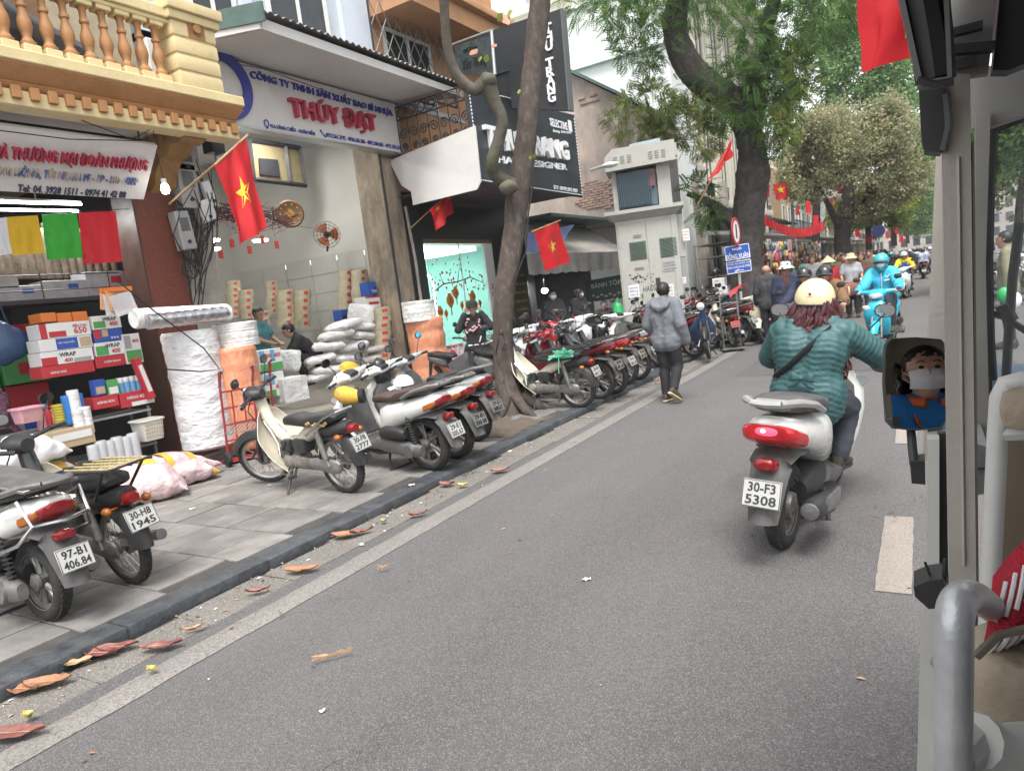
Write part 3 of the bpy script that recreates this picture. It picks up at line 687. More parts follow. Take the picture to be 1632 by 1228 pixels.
b=MB();b.prism(pp,(0,.2,0));prt('panel',b,m_blkp,bb_)
b=MB();b.b2((at(760,90,y=11.98).x,11.97,5.86),(at(860,90,y=11.98).x,12,5.88));b.b2((-6.5,11.98,5.2),(-6.49,12,5.86));prt('panel_seam',b,M('seam_grey',(.05,.052,.056),.5),bb_)
ss=thing('small_sign','small dark glass sign with script lettering beside tree fork','sign',(-6.5,10.9,5.6))
pp=[at(724,73,y=10.9),at(782,56,y=10.9),at(787,120,y=10.9),at(730,118,y=10.9)]
b=MB();b.prism(pp,(0,.07,0));prt('panel',b,M('sign_dark_green',(.035,.042,.042),.25,var=.3),ss)
b=MB();b.tube([pp[1]+V((.03,-.01,.05)),pp[2]+V((.03,-.01,0))],.03,8);b.tube([pp[0]+V((-.1,0,.03)),pp[1]+V((.06,0,.07))],.02,8);prt('frame',b,m_alu,ss)
o=(pp[0]+pp[1]+pp[2]+pp[3])/4;m_gl=M('letter_graphite',(.012,.012,.013),.4)
words(ss,'Thu Trang',o-V(ss.location)+V((0,0,-.1)),pp[1]-pp[0],(0,0,1),.5,m_gl,.2,depth=.02,bold=.003,shear=.2)
words(ss,'nail & hair',o-V(ss.location)+V((-.05,0,.16)),pp[1]-pp[0],(0,0,1),.3,m_gl,.07,depth=.02,shear=.2)
# balcony rails: diamond mesh above canopy and scrolled iron screen
gr=thing('balcony_grille','diamond mesh iron grille over the grey canopy roof','grille',(XF+.35,11.2,5.6))
b=MB();ya,yb,za,zb=10.0,12.4,5.62,7.6;st=.3
k=-8
while ya+k*st<yb:
 for sgn in(1,-1):
  p=V((XF+.35,ya+k*st,za if sgn>0 else zb));e=p+V((0,(zb-za)*.62,sgn*(zb-za)))
  t0=max(0,(ya-p.y)/(e.y-p.y));t1=min(1,(yb-p.y)/(e.y-p.y))
  if t1>t0:b.tube([p.lerp(e,t0),p.lerp(e,t1)],.009,5)
 k+=1
prt('mesh_bars',b,M('iron_green_grey',(.16,.17,.16),.5,var=.2),gr)
b=MB()
for z in(za,zb):b.tube([(XF+.35,ya,z),(XF+.35,yb,z)],.02,6)
for y in(ya,yb):b.tube([(XF+.35,y,za),(XF+.35,y,zb)],.02,6)
prt('frame',b,m_iron,gr)
window(Ch,XF+.001-.02,10.75,12.2,5.6,6.9,2)
bal=MB();bal.lathe([(.05,0),(.05,.04),(.03,.06),(.045,.16),(.03,.3),(.05,.36),(.05,.4)],None,8);balm=bal.mesh('baluster',m_plas,40)
for k in range(10):link('baluster',balm,Ch,loc(Ch,(XF+.12,10.5+k*.17,5.68)))
sc=thing('iron_screen','black wrought iron screen with scrolls between canopy and blank grey panel','grille',(XF+.1,10.5,4.5))
b=MB()
def scroll(cx,cz,s,f=1):
 P=[]
 for i in range(26):
  t=i/25*4.2*math.pi/1.2;r=s*(1-i/28);P.append((cx+f*r*math.cos(t),0,cz+r*math.sin(t)))
 b.tube(P,.012,5)
xa,xb=-1.75,0.0
for i in range(9):x=i*.23;b.tube([(x,0,0.2),(x,0,1.05)],.011,5)
for z in(.2,.82,1.05):b.tube([(-.05,0,z),(1.9,0,z)],.014,5)
for i in range(8):scroll(.115+i*.23,.55,.1,1 if i%2 else-1);scroll(.115+i*.23,.32,.07,-1 if i%2 else 1);b.tube([(.115+i*.23+.085*math.cos(t),0,.935+.085*math.sin(t))for t in[j*.5236 for j in range(12)]],.011,5,closed=True)
o=obj('scrolls',b,m_iron,sc);sc.location=(XF-.02,10.55,4.30)
b=MB();b.b2((XF-.1,10.7,3.9),(XF-.05,12.5,5.5));prt('pale_wall',b,m_white,Ch)
b=MB();b.b2((XF-.02,10.4,6.95),(XF+1.0,15.2,7.3));b.b2((XF-.02,10.4,7.3),(XF+1.15,15.3,7.45),.02);prt('upper_slab',b,m_or,Ch)
# ================================================================== MOTORBIKES
m_tyre=M('tyre_rubber',(.022,.021,.02),.85,var=.3,scale=9,bump=.4,bscale=90,col2=(.065,.06,.055),thr=.62,s2=6)
m_rim=M('rim_steel',(.42,.41,.40),.35,metal=.85,var=.25,scale=20)
m_alloy=M('alloy_grey',(.22,.22,.215),.45,metal=.6,var=.2,scale=14,col2=(.16,.14,.12),thr=.62,s2=8)
m_chr=M('chrome',(.62,.62,.62),.18,metal=1,var=.1)
m_eng=M('engine_alloy',(.27,.26,.245),.5,metal=.55,var=.3,scale=16,col2=(.13,.11,.09),thr=.58,s2=10,bump=.2)
m_bpl=M('black_plastic',(.028,.028,.029),.5,var=.25,scale=12)
m_gpl=M('grey_plastic',(.075,.073,.072),.6,var=.25,scale=10,col2=(.13,.12,.11),thr=.65,s2=6)
m_seat=M('seat_vinyl',(.02,.02,.021),.5,var=.2,scale=10,bump=.35,bscale=120)
m_seatb=M('seat_brown',(.055,.035,.028),.55,var=.2,scale=10,bump=.3,bscale=120)
m_rlens=M('red_lens',(.20,.008,.01),.12,var=.1,coat=.5);m_olens=M('amber_lens',(.32,.10,.02),.15,var=.1);m_clens=M('clear_lens',(.55,.57,.58),.1,var=.1,coat=.5)
m_plate=M('plate_white',(.43,.43,.41),.5,var=.08,scale=14,col2=(.32,.31,.28),thr=.62,s2=14);m_ptxt=M('plate_black',(.02,.02,.02),.5,var=0)
m_platey=M('plate_yellow',(.48,.36,.17),.5,var=.08)
m_mirr=M('mirror_glass',(.7,.72,.75),.03,metal=1,var=0)
P_={k:M('paint_'+k,c,.28,var=.07,scale=4,coat=.5)for k,c in dict(cream=(.62,.57,.45),white=(.66,.66,.63),red=(.30,.012,.02),black=(.018,.018,.02),blue=(.03,.06,.13),silver=(.36,.37,.38),darkred=(.12,.012,.018),skyblue=(.03,.44,.60),grey=(.1,.1,.105),ivory=(.66,.62,.48)).items()}
m_creamd=M('cream_worn',(.56,.51,.41),.45,var=.12,scale=6,col2=(.36,.31,.24),thr=.66,s2=5)
def shell(mb,fn,nu,nv,th=.006):
 g=[[V(fn(i/nu,j/nv))for j in range(nv+1)]for i in range(nu+1)]
 def nrm(i,j):
  a=g[min(i+1,nu)][j]-g[max(i-1,0)][j];c=g[i][min(j+1,nv)]-g[i][max(j-1,0)]
  n=a.cross(c);return n.normalized()if n.length>1e-9 else V((0,0,1))
 vs=[g[i][j]for i in range(nu+1)for j in range(nv+1)];N=len(vs)
 vs+=[g[i][j]-nrm(i,j)*th for i in range(nu+1)for j in range(nv+1)]
 I=lambda i,j:i*(nv+1)+j
 fs=[]
 for i in range(nu):
  for j in range(nv):
   q=(I(i,j),I(i+1,j),I(i+1,j+1),I(i,j+1));fs+=[q,tuple(N+k for k in reversed(q))]
 for i in range(nu):fs+=[(I(i,0),N+I(i,0),N+I(i+1,0),I(i+1,0)),(I(i+1,nv),N+I(i+1,nv),N+I(i,nv),I(i,nv))]
 for j in range(nv):fs+=[(I(0,j+1),N+I(0,j+1),N+I(0,j),I(0,j)),(I(nu,j),N+I(nu,j),N+I(nu,j+1),I(nu,j+1))]
 return mb.add(vs,fs)
def body(mb,secs,n=14,e=2.6,x_axis=True):
 """loft of superellipses: secs = (x, zc, half width, half height[, yc])"""
 rings=[se((s[0],s[4]if len(s)>4 else 0,s[1]),(0,1,0),(0,0,1),s[2],s[3],e,n)for s in secs]
 return mb.loft(rings)
def path_loft(mb,secs,n=12,e=2.4):
 """loft along a bent path in the xz plane: (x, z, half width y, half thickness)"""
 fr=frames([(s[0],0,s[1])for s in secs]);rings=[]
 for s,(p,u,w)in zip(secs,fr):
  t=V((0,1,0));q=u.cross(w);nn=q.cross(t).normalized()if abs(q.y)<.99 else V((0,0,1))
  rings.append(se(p,t,nn,s[2],s[3],e,n))
 return mb.loft(rings)
def steer_mt(head,rake,ang):
 ax=V((-math.sin(rake),0,math.cos(rake)))
 return Matrix.Translation(V(head))@Matrix.Rotation(ang,4,ax)@Matrix.Translation(-V(head))
def part(name,mb,mats,par,mt=None,sm=40):
 if mt is not None:mb.xf(mt)
 return obj(name,mb,mats,par,sm)
def wheel(par,name,c,Rw,w,kind='spoke',mt=None,front=False,tyremat=None):
 c=V(c);base=Matrix.Translation(c)@Matrix.Rotation(R(90),4,'X')
 mt=mt or Matrix.Identity(4)
 h=MB();hr=.055 if kind=='spoke' else .05
 h.lathe([(.012,-.07),(hr,-.05),(hr,-.03),(hr*.8,-.02),(hr*.8,.02),(hr,.03),(hr,.05),(.012,.07)],base,16)
 h.lathe([(1e-4,.055),(.075 if not front or kind=='spoke' else .05,.05),(.08,.03),(.08,.01)],base,18)
 root=part(name,h,m_eng,par,mt)
 t=MB();k=w/2;n=9;prof=[]
 for i in range(n+1):
  a=math.pi*(i/n);prof.append((Rw-k*.95+k*.95*math.sin(a)**.75,-k*math.cos(a)))
 prof=[(Rw-k*1.55,-k*.7)]+prof+[(Rw-k*1.55,k*.7)]
 t.lathe(prof+[prof[0]],base,36)
 for i in range(44):
  a=2*math.pi*i/44
  for s in(-1,1):
   p=V((math.cos(a+s*.03)*(Rw-.0015),math.sin(a+s*.03)*(Rw-.0015),s*k*.33));q=base@p
   rt=Matrix.Rotation(-a,3,'Y')if False else(base.to_3x3()@Matrix.Rotation(a,3,'Z')@Matrix.Rotation(s*.4,3,'X'))
   t.box(q,(.007,.026,k*.42),rt)
 part('tyre',t,tyremat or m_tyre,root,mt,50)
 r=MB();ri=Rw-k*1.5
 r.lathe([(ri,-k*.75),(ri+.006,-k*.78),(ri-.006,-k*.5),(ri-.02,-k*.2),(ri-.02,k*.2),(ri-.006,k*.5),(ri+.006,k*.78),(ri,k*.75),(ri,-k*.75)],base,36)
 if kind=='alloy':
  for i in range(5):
   a=2*math.pi*i/5
   for d in(-.16,.16):
    p0=V((math.cos(a)*.045,math.sin(a)*.045,0));p1=V((math.cos(a+d)*(ri-.015),math.sin(a+d)*(ri-.015),0))
    r.tube([base@p0,base@(p0.lerp(p1,.5)),base@p1],[.02,.014,.017],6)
 part('rim',r,m_rim if kind=='spoke' else m_alloy,root,mt)
 if kind=='spoke':
  s=MB()
  for i in range(32):
   a=2*math.pi*i/32;d=.9*(1 if(i//2)%2 else-1)*.35;z=.03 if i%2 else-.03
   s.tube([base@V((math.cos(a+d)*.055,math.sin(a+d)*.055,z)),base@V((math.cos(a)*(ri-.012),math.sin(a)*(ri-.012),0))],.0022,4,caps=False)
  stuff(part('spokes',s,m_rim,root,mt))
 return root
def fender(mb,c,Rf,w,a0,a1,drop=.05,n=16):
 """mudguard shell above a wheel; angles in degrees, 0 = forward, 90 = up"""
 def fn(u,v):
  a=R(a0+(a1-a0)*u);q=v*2-1;rr=Rf-drop*abs(q)**2.5
  ww=w*(.75+.25*math.sin(math.pi*min(1,max(0,u*1.0)))**.5)
  return(c[0]+rr*math.cos(a),ww*q,c[2]+rr*math.sin(a))
 return shell(mb,fn,n,8,.005)
def mirror(par,base,tip,mt,head_rot=0):
 b=MB();b.tube([base,V(base).lerp(V(tip),.3)+V((-.02,0,.05)),V(tip)],.005,6);st=part('mirror',b,m_bpl,par,mt)
 b=MB();c=V(tip)+V((0,0,.02));b.loft([se(c+V((.028,0,0)),(0,1,0),(0,0,1),.03,.02,2.6,12),se(c+V((.018,0,0)),(0,1,0),(0,0,1),.056,.04,2.6,12),se(c,(0,1,0),(0,0,1),.06,.043,2.6,12)])
 part('mirror_head',b,m_bpl,st,mt);b=MB();b.poly([p+V((-.002,0,0))for p in se(c,(0,1,0),(0,0,1),.053,.037,2.6,14)]);part('mirror_glass',b,m_mirr,st,mt)
def grips(par,hb,w,z,x,mt):
 for s in(-1,1):
  b=MB();b.tube([(x,s*(w-.12),z),(x-.015,s*w,z-.01)],.017,9);part('grip',b,m_bpl,hb,mt)
  b=MB();b.tube([(x+.03,s*(w-.13),z+.005),(x+.05,s*(w-.06),z),(x+.035,s*(w-.01),z-.01)],.005,5);part('brake_lever',b,m_chr,hb,mt)
def kickstand(par,x,y=.12):
 b=MB();b.tube([(x,y-.04,.24),(x-.03,y+.06,.1),(x-.05,y+.13,.004)],[.013,.012,.011],6);b.box((x-.05,y+.14,.006),(.06,.035,.01));part('kickstand',b,m_bpl,par)
PLATE={}
def add_plate(bike,kind,l1,l2,mat=None):
 o,tilt,yaw=PLATE[kind]
 mt=Matrix.Translation(V(o))@Matrix.Rotation(yaw,4,'Z')@Matrix.Rotation(tilt,4,'Y')
 b=MB();b.box((0,0,0),(.006,.19,.14),None,.003);pl=part('licence_plate',b,mat or m_plate,bike,mt)
 b=MB()
 for s in(-1,1):b.box((-.0038,s*.091,0),(.002,.003,.132));b.box((-.0038,0,s*.066),(.002,.18,.003))
 part('plate_border',b,m_ptxt,pl,mt,0)
 for i,t in enumerate((l1,l2)):
  if not t:continue
  tm=fitw(text_mb(t,.05,.002,.0012),.135 if i==0 else .15,.048)
  tm.v=[(p[0],p[1],p[2]+.0042)for p in tm.v]
  tm.xf(plane_mt((0,0,.031-i*.062),(0,-1,0),(0,0,1)));part('lettering',tm,m_ptxt,pl,mt,0)
 return pl
def make_cub(label,paint,steer=.35,rack='chrome',shieldmat=None):
 t=thing('motorbike',label,'motorbike')
 sh=shieldmat or paint;H=(.40,0,.80);sm=steer_mt(H,R(26),steer);RW=.283
 wheel(t,'rear_wheel',(-.6,0,RW),RW,.075)
 wheel(t,'front_wheel',(.62,0,RW),RW,.068,mt=sm,front=True)
 b=MB();fender(b,(.62,0,RW),RW+.045,.055,22,168,.07);part('front_fender',b,m_bpl,t,sm)
 b=MB()
 for s in(-1,1):b.tube([(.62,s*.075,RW),(.58,s*.075,.45),(.47,s*.055,.70)],[.02,.024,.026],8);b.tube([(.62,s*.07,RW),(.70,s*.07,.34),(.56,s*.07,.47)],.012,6)
 part('fork',b,m_bpl,t,sm)
 b=MB()
 def fn(u,v):
  q=u*2-1;w=.085+.17*min(1,v*2.2)**.8-.05*max(0,v-.75)*4
  x=.435-.30*v+.06*math.sin(v*math.pi)-(.09+.10*v)*q*q;return(x,q*w,.79-.56*v+.02*q*q)
 shell(b,fn,14,12,-.006);part('leg_shield',b,sh,t)
 b=MB();path_loft(b,[(.415,.93,.05,.05),(.40,.84,.055,.055),(.37,.74,.06,.05),(.28,.60,.045,.05),(.14,.50,.04,.05),(-.05,.49,.045,.05),(-.22,.56,.06,.07),(-.42,.63,.07,.06),(-.62,.66,.06,.045)]);part('frame',b,paint,t)
 b=MB();b.tube([(.355,.06,.70),(.25,.075,.60),(.16,.09,.48),(.15,.11,.36)],.009,6);b.tube([(.355,-.06,.70),(.25,-.075,.60),(.16,-.09,.48)],.009,6)
 for k in range(3):b.tube([(.33-k*.05,-.05,.68-k*.05),(.33-k*.05,.05,.68-k*.05)],.006,5)
 b.tube([(.34,.04,.7),(.2,.05,.55),(.12,.05,.5)],.006,5);part('carrier_bars',b,m_chr,t)
 b=MB();b.box((.0,.01,.30),(.26,.16,.15),None,.05);b.lathe([(1e-4,.115),(.05,.11),(.072,.09),(.075,.05)],Matrix.Translation((.07,0,.31))@Matrix.Rotation(R(-90),4,'X'),18);b.lathe([(1e-4,.105),(.045,.1),(.06,.08),(.06,.05)],Matrix.Translation((-.08,0,.3))@Matrix.Rotation(R(-90),4,'X'),18)
 b.tube([(.1,0,.335),(.27,0,.36)],[.055,.05],12);eng=part('engine',b,m_eng,t)
 b=MB()
 for k in range(6):b.lathe([(.03,0),(.075,0),(.075,.006),(.03,.006)],Matrix.Translation((.13+k*.022,0,.34+k*.0035))@Matrix.Rotation(R(85),4,'Y'),14)
 part('cooling_fin',b,m_eng,eng);b=MB();b.tube([(.02,.12,.24),(.05,.15,.2),(.12,.15,.2)],.009,6);b.tube([(.12,.13,.2),(.12,.19,.2)],.011,6);part('gear_lever',b,m_chr,eng)
 b=MB();b.box((.06,.05,.46),(.14,.1,.12),None,.03);b.tube([(.02,.1,.52),(.1,.1,.42),(.02,.08,.38)],.012,6);b.box((-.13,0,.46),(.2,.17,.14),None,.035);part('side_cover',b,m_bpl,t)
 b=MB();b.tube([(-.02,.075,.25),(-.16,.22,.22)],.012,6);b.tube([(-.02,-.075,.25),(-.16,-.22,.22)],.012,6);b.tube([(-.16,.2,.22),(-.16,.28,.225)],.018,7);b.tube([(-.16,-.2,.22),(-.16,-.28,.225)],.018,7);part('footpeg',b,m_bpl,t)
 b=MB()
 secs=[(-.02,.30,.02,.04,.085),(-.14,.30,.022,.062,.085),(-.4,.29,.022,.055,.085),(-.55,.285,.022,.075,.085),(-.66,.283,.02,.06,.085),(-.69,.283,.01,.03,.085)]
 body(b,secs,12,2.6);b.tube([(-.1,-.09,.3),(-.6,-.09,RW)],.018,8);part('chain_case',b,m_eng,t)
 for s in(-1,1):
  b=MB();b.tube([(-.57,s*.115,RW+.01),(-.545,s*.115,.36)],[.017,.02],8);b.tube([(-.55,s*.115,.36),(-.50,s*.11,.62)],[.028,.03],10)
  part('shock_absorber',b,m_eng,t)
 b=MB();b.tube([(.2,-.06,.33),(.24,-.1,.22),(.05,-.13,.17),(-.2,-.14,.19)],.017,8);b.tube([(-.18,-.14,.19),(-.3,-.15,.22),(-.8,-.16,.30)],[.02,.04,.038],12);part('exhaust',b,m_chr,t)
 b=MB();fender(b,(-.6,0,RW),RW+.06,.075,25,178,.09);part('rear_fender',b,m_bpl,t)
 b=MB();body(b,[(-.50,.60,.10,.05),(-.62,.62,.105,.065),(-.78,.64,.09,.06),(-.86,.65,.06,.04)],14,2.6);tail=part('tail_section',b,m_bpl,t)
 b=MB();body(b,[(-.80,.62,.055,.045),(-.89,.635,.05,.04),(-.92,.635,.035,.028)],12,3);part('tail_light',b,m_rlens,tail)
 for s in(-1,1):
  b=MB();b.sph((-.80,s*.13,.58),.032,8,(1.2,.9,.9));b.tube([(-.78,s*.05,.58),(-.80,s*.11,.58)],.008,5);part('indicator',b,m_olens,tail)
 b=MB();sx=[(.02,.70,.055,.02),(-.02,.71,.10,.045),(-.12,.715,.115,.05),(-.3,.70,.12,.045),(-.42,.715,.125,.05),(-.62,.735,.125,.05),(-.72,.74,.11,.045),(-.76,.74,.07,.02)]
 body(b,sx,18,3.2);st=part('seat',b,m_seat,t)
 b=MB()
 if rack=='chrome':
  for s in(-1,1):b.tube([(-.38,s*.14,.60),(-.5,s*.15,.66),(-.68,s*.14,.76),(-.8,s*.09,.80)],.013,8)
  b.tube([(-.8,-.09,.80),(-.82,0,.805),(-.8,.09,.80)],.013,8);part('grab_rail',b,m_chr,t)
 else:
  for s in(-1,0,1):b.tube([(-.1,s*.11,.80),(-.5,s*.14,.83),(-1.0,s*.13,.86)],.011,6)
  for k in range(7):b.tube([(-.22-k*.125,-.14,.812+k*.008),(-.22-k*.125,.14,.812+k*.008)],.008,6)
  for s in(-1,1):b.tube([(-.45,s*.14,.83),(-.5,s*.12,.62)],.01,6);b.tube([(-.9,s*.13,.85),(-.66,s*.11,.64)],.01,6)
  part('luggage_rack',b,m_bpl,t)
  # handlebar set
 b=MB();body(b,[(.33,.97,.05,.05),(.38,.985,.10,.06),(.46,.99,.095,.07),(.50,.985,.075,.06)],16,2.5);b.tube([(.40,-.10,.99),(.38,-.30,1.0)],.016,8);b.tube([(.40,.10,.99),(.38,.30,1.0)],.016,8);hb=part('handlebar',b,m_bpl,t,sm)
 b=MB();b.lathe([(1e-4,.03),(.05,.022),(.072,.0),(.07,-.02)],Matrix.Translation((.50,0,.985))@Matrix.Rotation(R(90),4,'Y'),18);part('headlight',b,m_clens,hb,sm)
 grips(t,hb,.36,1.0,.375,sm)
 for s in(-1,1):mirror(t,(.39,s*.2,1.01),(.35,s*.30,1.2),sm)
 b=MB();b.tube([(.45,.05,.95),(.5,.1,.85),(.42,.1,.6)],.006,5);b.tube([(.45,-.05,.95),(.5,-.1,.83),(.4,-.1,.6)],.006,5);part('cable',b,m_cable,t,sm)
 kickstand(t,.05)
 PLATE['cub']=((-.94,0,.50),R(18),0)
 return t
def make_scooter(label,paint,steer=.0,seat=None,RW=.25,legs=None,kind='scooter',rack=True,basket=False,lit=False):
 t=thing('scooter',label,'scooter');seat=seat or m_seat;H=(.42,0,.80);sm=steer_mt(H,R(26),steer);inner=legs or m_gpl
 wheel(t,'rear_wheel',(-.62,0,RW),RW,.105,'alloy');wheel(t,'front_wheel',(.64,0,RW),RW,.09,'alloy',mt=sm,front=True)
 b=MB();fender(b,(.64,0,RW),RW+.035,.07,20,155,.07);part('front_fender',b,paint,t,sm)
 b=MB()
 for s in(-1,1):b.tube([(.64,s*.075,RW),(.60,s*.075,.45),(.50,s*.06,.66)],[.022,.026,.028],8)
 part('fork',b,m_alloy,t,sm)
 b=MB()
 secs=[(.43,.86,.07,.05),(.47,.80,.13,.07),(.49,.70,.19,.085),(.47,.58,.20,.08),(.42,.46,.19,.08),(.36,.36,.17,.07),(.26,.29,.15,.05)]
 path_loft(b,secs,16,2.7);ap=part('front_apron',b,paint,t)
 b=MB();path_loft(b,[(.365,.84,.06,.03),(.375,.74,.15,.05),(.37,.6,.165,.055),(.31,.46,.155,.05),(.25,.36,.14,.03)],14,3);part('inner_shield',b,inner,t)
 for s in(-1,1):part('front_indicator',body(MB(),[(.56,.72,.028,.03,s*.1),(.53,.74,.06,.045,s*.13),(.47,.76,.05,.03,s*.17)],10,2.2),m_clens,ap)
 b=MB();path_loft(b,[(.30,.30,.15,.05),(.12,.27,.165,.045),(-.08,.27,.165,.05),(-.2,.32,.15,.07)],14,3.4);part('floorboard',b,inner,t)
 b=MB();body(b,[(.28,.22,.12,.03),(.0,.20,.14,.04),(-.2,.22,.12,.04)],12,3);part('belly_panel',b,m_bpl,t)
 b=MB()
 secs=[(-.10,.50,.10,.17),(-.16,.52,.145,.17),(-.28,.57,.165,.155),(-.45,.615,.17,.125),(-.65,.66,.165,.10),(-.82,.70,.14,.08),(-.93,.735,.10,.055),(-.97,.75,.05,.025)]
 body(b,secs,18,2.8);rb=part('rear_body',b,paint,t)
 b=MB();body(b,[(-.84,.675,.125,.045),(-.93,.71,.105,.045),(-.975,.725,.085,.035),(-.985,.728,.06,.025)],16,2.8);tl_=part('tail_light',b,m_rlens,t)
 for s in(-1,1):part('rear_indicator',body(MB(),[(-.80,.665,.02,.03,s*.13),(-.89,.69,.02,.03,s*.118),(-.94,.71,.01,.015,s*.105)],8,2.4),m_olens,tl_)
 b=MB();body(b,[(.0,.73,.06,.02),(-.05,.745,.11,.04),(-.18,.755,.135,.05),(-.36,.755,.15,.045),(-.46,.79,.16,.05),(-.65,.82,.155,.05),(-.78,.83,.13,.04),(-.84,.83,.08,.02)],18,3);part('seat',b,seat,t)
 b=MB()
 if rack:
  for s in(-1,1):b.tube([(-.55,s*.17,.77),(-.7,s*.165,.83),(-.9,s*.13,.875),(-1.0,s*.07,.88)],[.016,.018,.02,.018],8)
  b.tube([(-1.0,-.07,.88),(-1.02,0,.88),(-1.0,.07,.88)],.018,8);b.box((-.93,0,.875),(.1,.16,.014),None,.005)
  part('grab_rail',b,m_alloy,t)
 b=MB();body(b,[(-.05,.30,.05,.07,.12),(-.2,.30,.06,.085,.14),(-.42,.27,.055,.075,.15),(-.6,.25,.05,.07,.15),(-.7,.25,.03,.05,.15)],14,2.8);b.cyl((-.55,.14,.25),(-.55,.215,.25),.065,18);cv=part('drive_case',b,m_alloy,t)
 b=MB();body(b,[(-.16,.42,.04,.05,.16),(-.24,.43,.055,.065,.17),(-.46,.42,.055,.06,.17),(-.52,.41,.03,.04,.17)],14,3);part('air_filter',b,m_bpl,cv)
 b=MB();body(b,[(-.1,.30,.10,.10,-.02),(-.35,.30,.11,.1,-.02),(-.5,.28,.07,.07,-.02)],12,2.6);part('engine',b,m_bpl,t)
 b=MB();b.tube([(-.62,.15,RW+.02),(-.55,.15,.60)],.012,6)
 for k in range(9):b.lathe([(.022,0),(.03,.006),(.022,.012)],Matrix.Translation((-.61+k*.006,.15,.33+k*.026)),10)
 part('shock_absorber',b,m_bpl,t)
 b=MB();b.tube([(-.2,-.1,.22),(-.35,-.17,.2),(-.42,-.18,.22)],.02,8);b.tube([(-.40,-.18,.22),(-.48,-.185,.24),(-.80,-.185,.30),(-.84,-.185,.307)],[.04,.06,.058,.04],14);ex=part('exhaust',b,m_bpl,t)
 b=MB();body(b,[(-.44,.28,.012,.05,-.24),(-.55,.29,.015,.05,-.243),(-.72,.31,.012,.04,-.24)],10,3);b.lathe([(.02,0),(.045,0),(.045,.015),(.02,.02)],Matrix.Translation((-.84,-.185,.307))@Matrix.Rotation(R(-100),4,'Y'),14);part('heat_shield',b,m_alloy,ex)
 b=MB()
 def fn(u,v):
  q=v*2-1;P=[(-.62,.60),(-.78,.61),(-.90,.585),(-.97,.50),(-1.02,.38),(-1.06,.27)]
  k=u*5;i=min(4,int(k));f=k-i;x=P[i][0]+(P[i+1][0]-P[i][0])*f;z=P[i][1]+(P[i+1][1]-P[i][1])*f
  w=.125-.055*u;return(x+.05*q*q*(u>.4),q*w,z-.05*abs(q)**3*(1-u))
 shell(b,fn,15,8,.006);part('rear_fender',b,m_gpl,t)
 b=MB();body(b,[(-.95,.56,.06,.03),(-1.0,.565,.055,.03),(-1.01,.565,.04,.02)],10,3);part('reflector',b,m_rlens,t)
 # handlebar cowl
 b=MB();body(b,[(.30,.98,.10,.03),(.34,.985,.14,.05),(.42,.975,.15,.07),(.50,.955,.12,.075),(.55,.94,.07,.05)],18,2.4)
 b.tube([(.38,.12,.985),(.36,.25,.995),(.35,.34,.99)],[.045,.03,.016],10);b.tube([(.38,-.12,.985),(.36,-.25,.995),(.35,-.34,.99)],[.045,.03,.016],10);hb=part('handlebar_cowl',b,paint,t,sm)
 b=MB();body(b,[(.50,.945,.115,.062),(.545,.935,.085,.052),(.565,.93,.05,.03)],16,2.3);part('headlight',b,m_clens,hb,sm)
 b=MB();body(b,[(.29,1.0,.07,.02),(.34,1.03,.075,.012),(.40,1.04,.05,.01)],12,3);part('dashboard',b,m_bpl,hb,sm)
 grips(t,hb,.38,.99,.345,sm)
 for s in(-1,1):mirror(t,(.36,s*.2,1.0),(.34,s*.31,1.2),sm)
 b=MB();b.tube([(-.1,.05,.22),(-.14,.12,.1),(-.16,.14,.006)],.013,6);b.tube([(-.1,-.05,.22),(-.14,-.12,.1),(-.16,-.14,.006)],.013,6);b.tube([(-.16,-.16,.006),(-.16,.16,.006)],.012,6);part('centre_stand',b,m_bpl,t)
 PLATE['scooter']=((-1.045,0,.43),R(18),0)
 return t
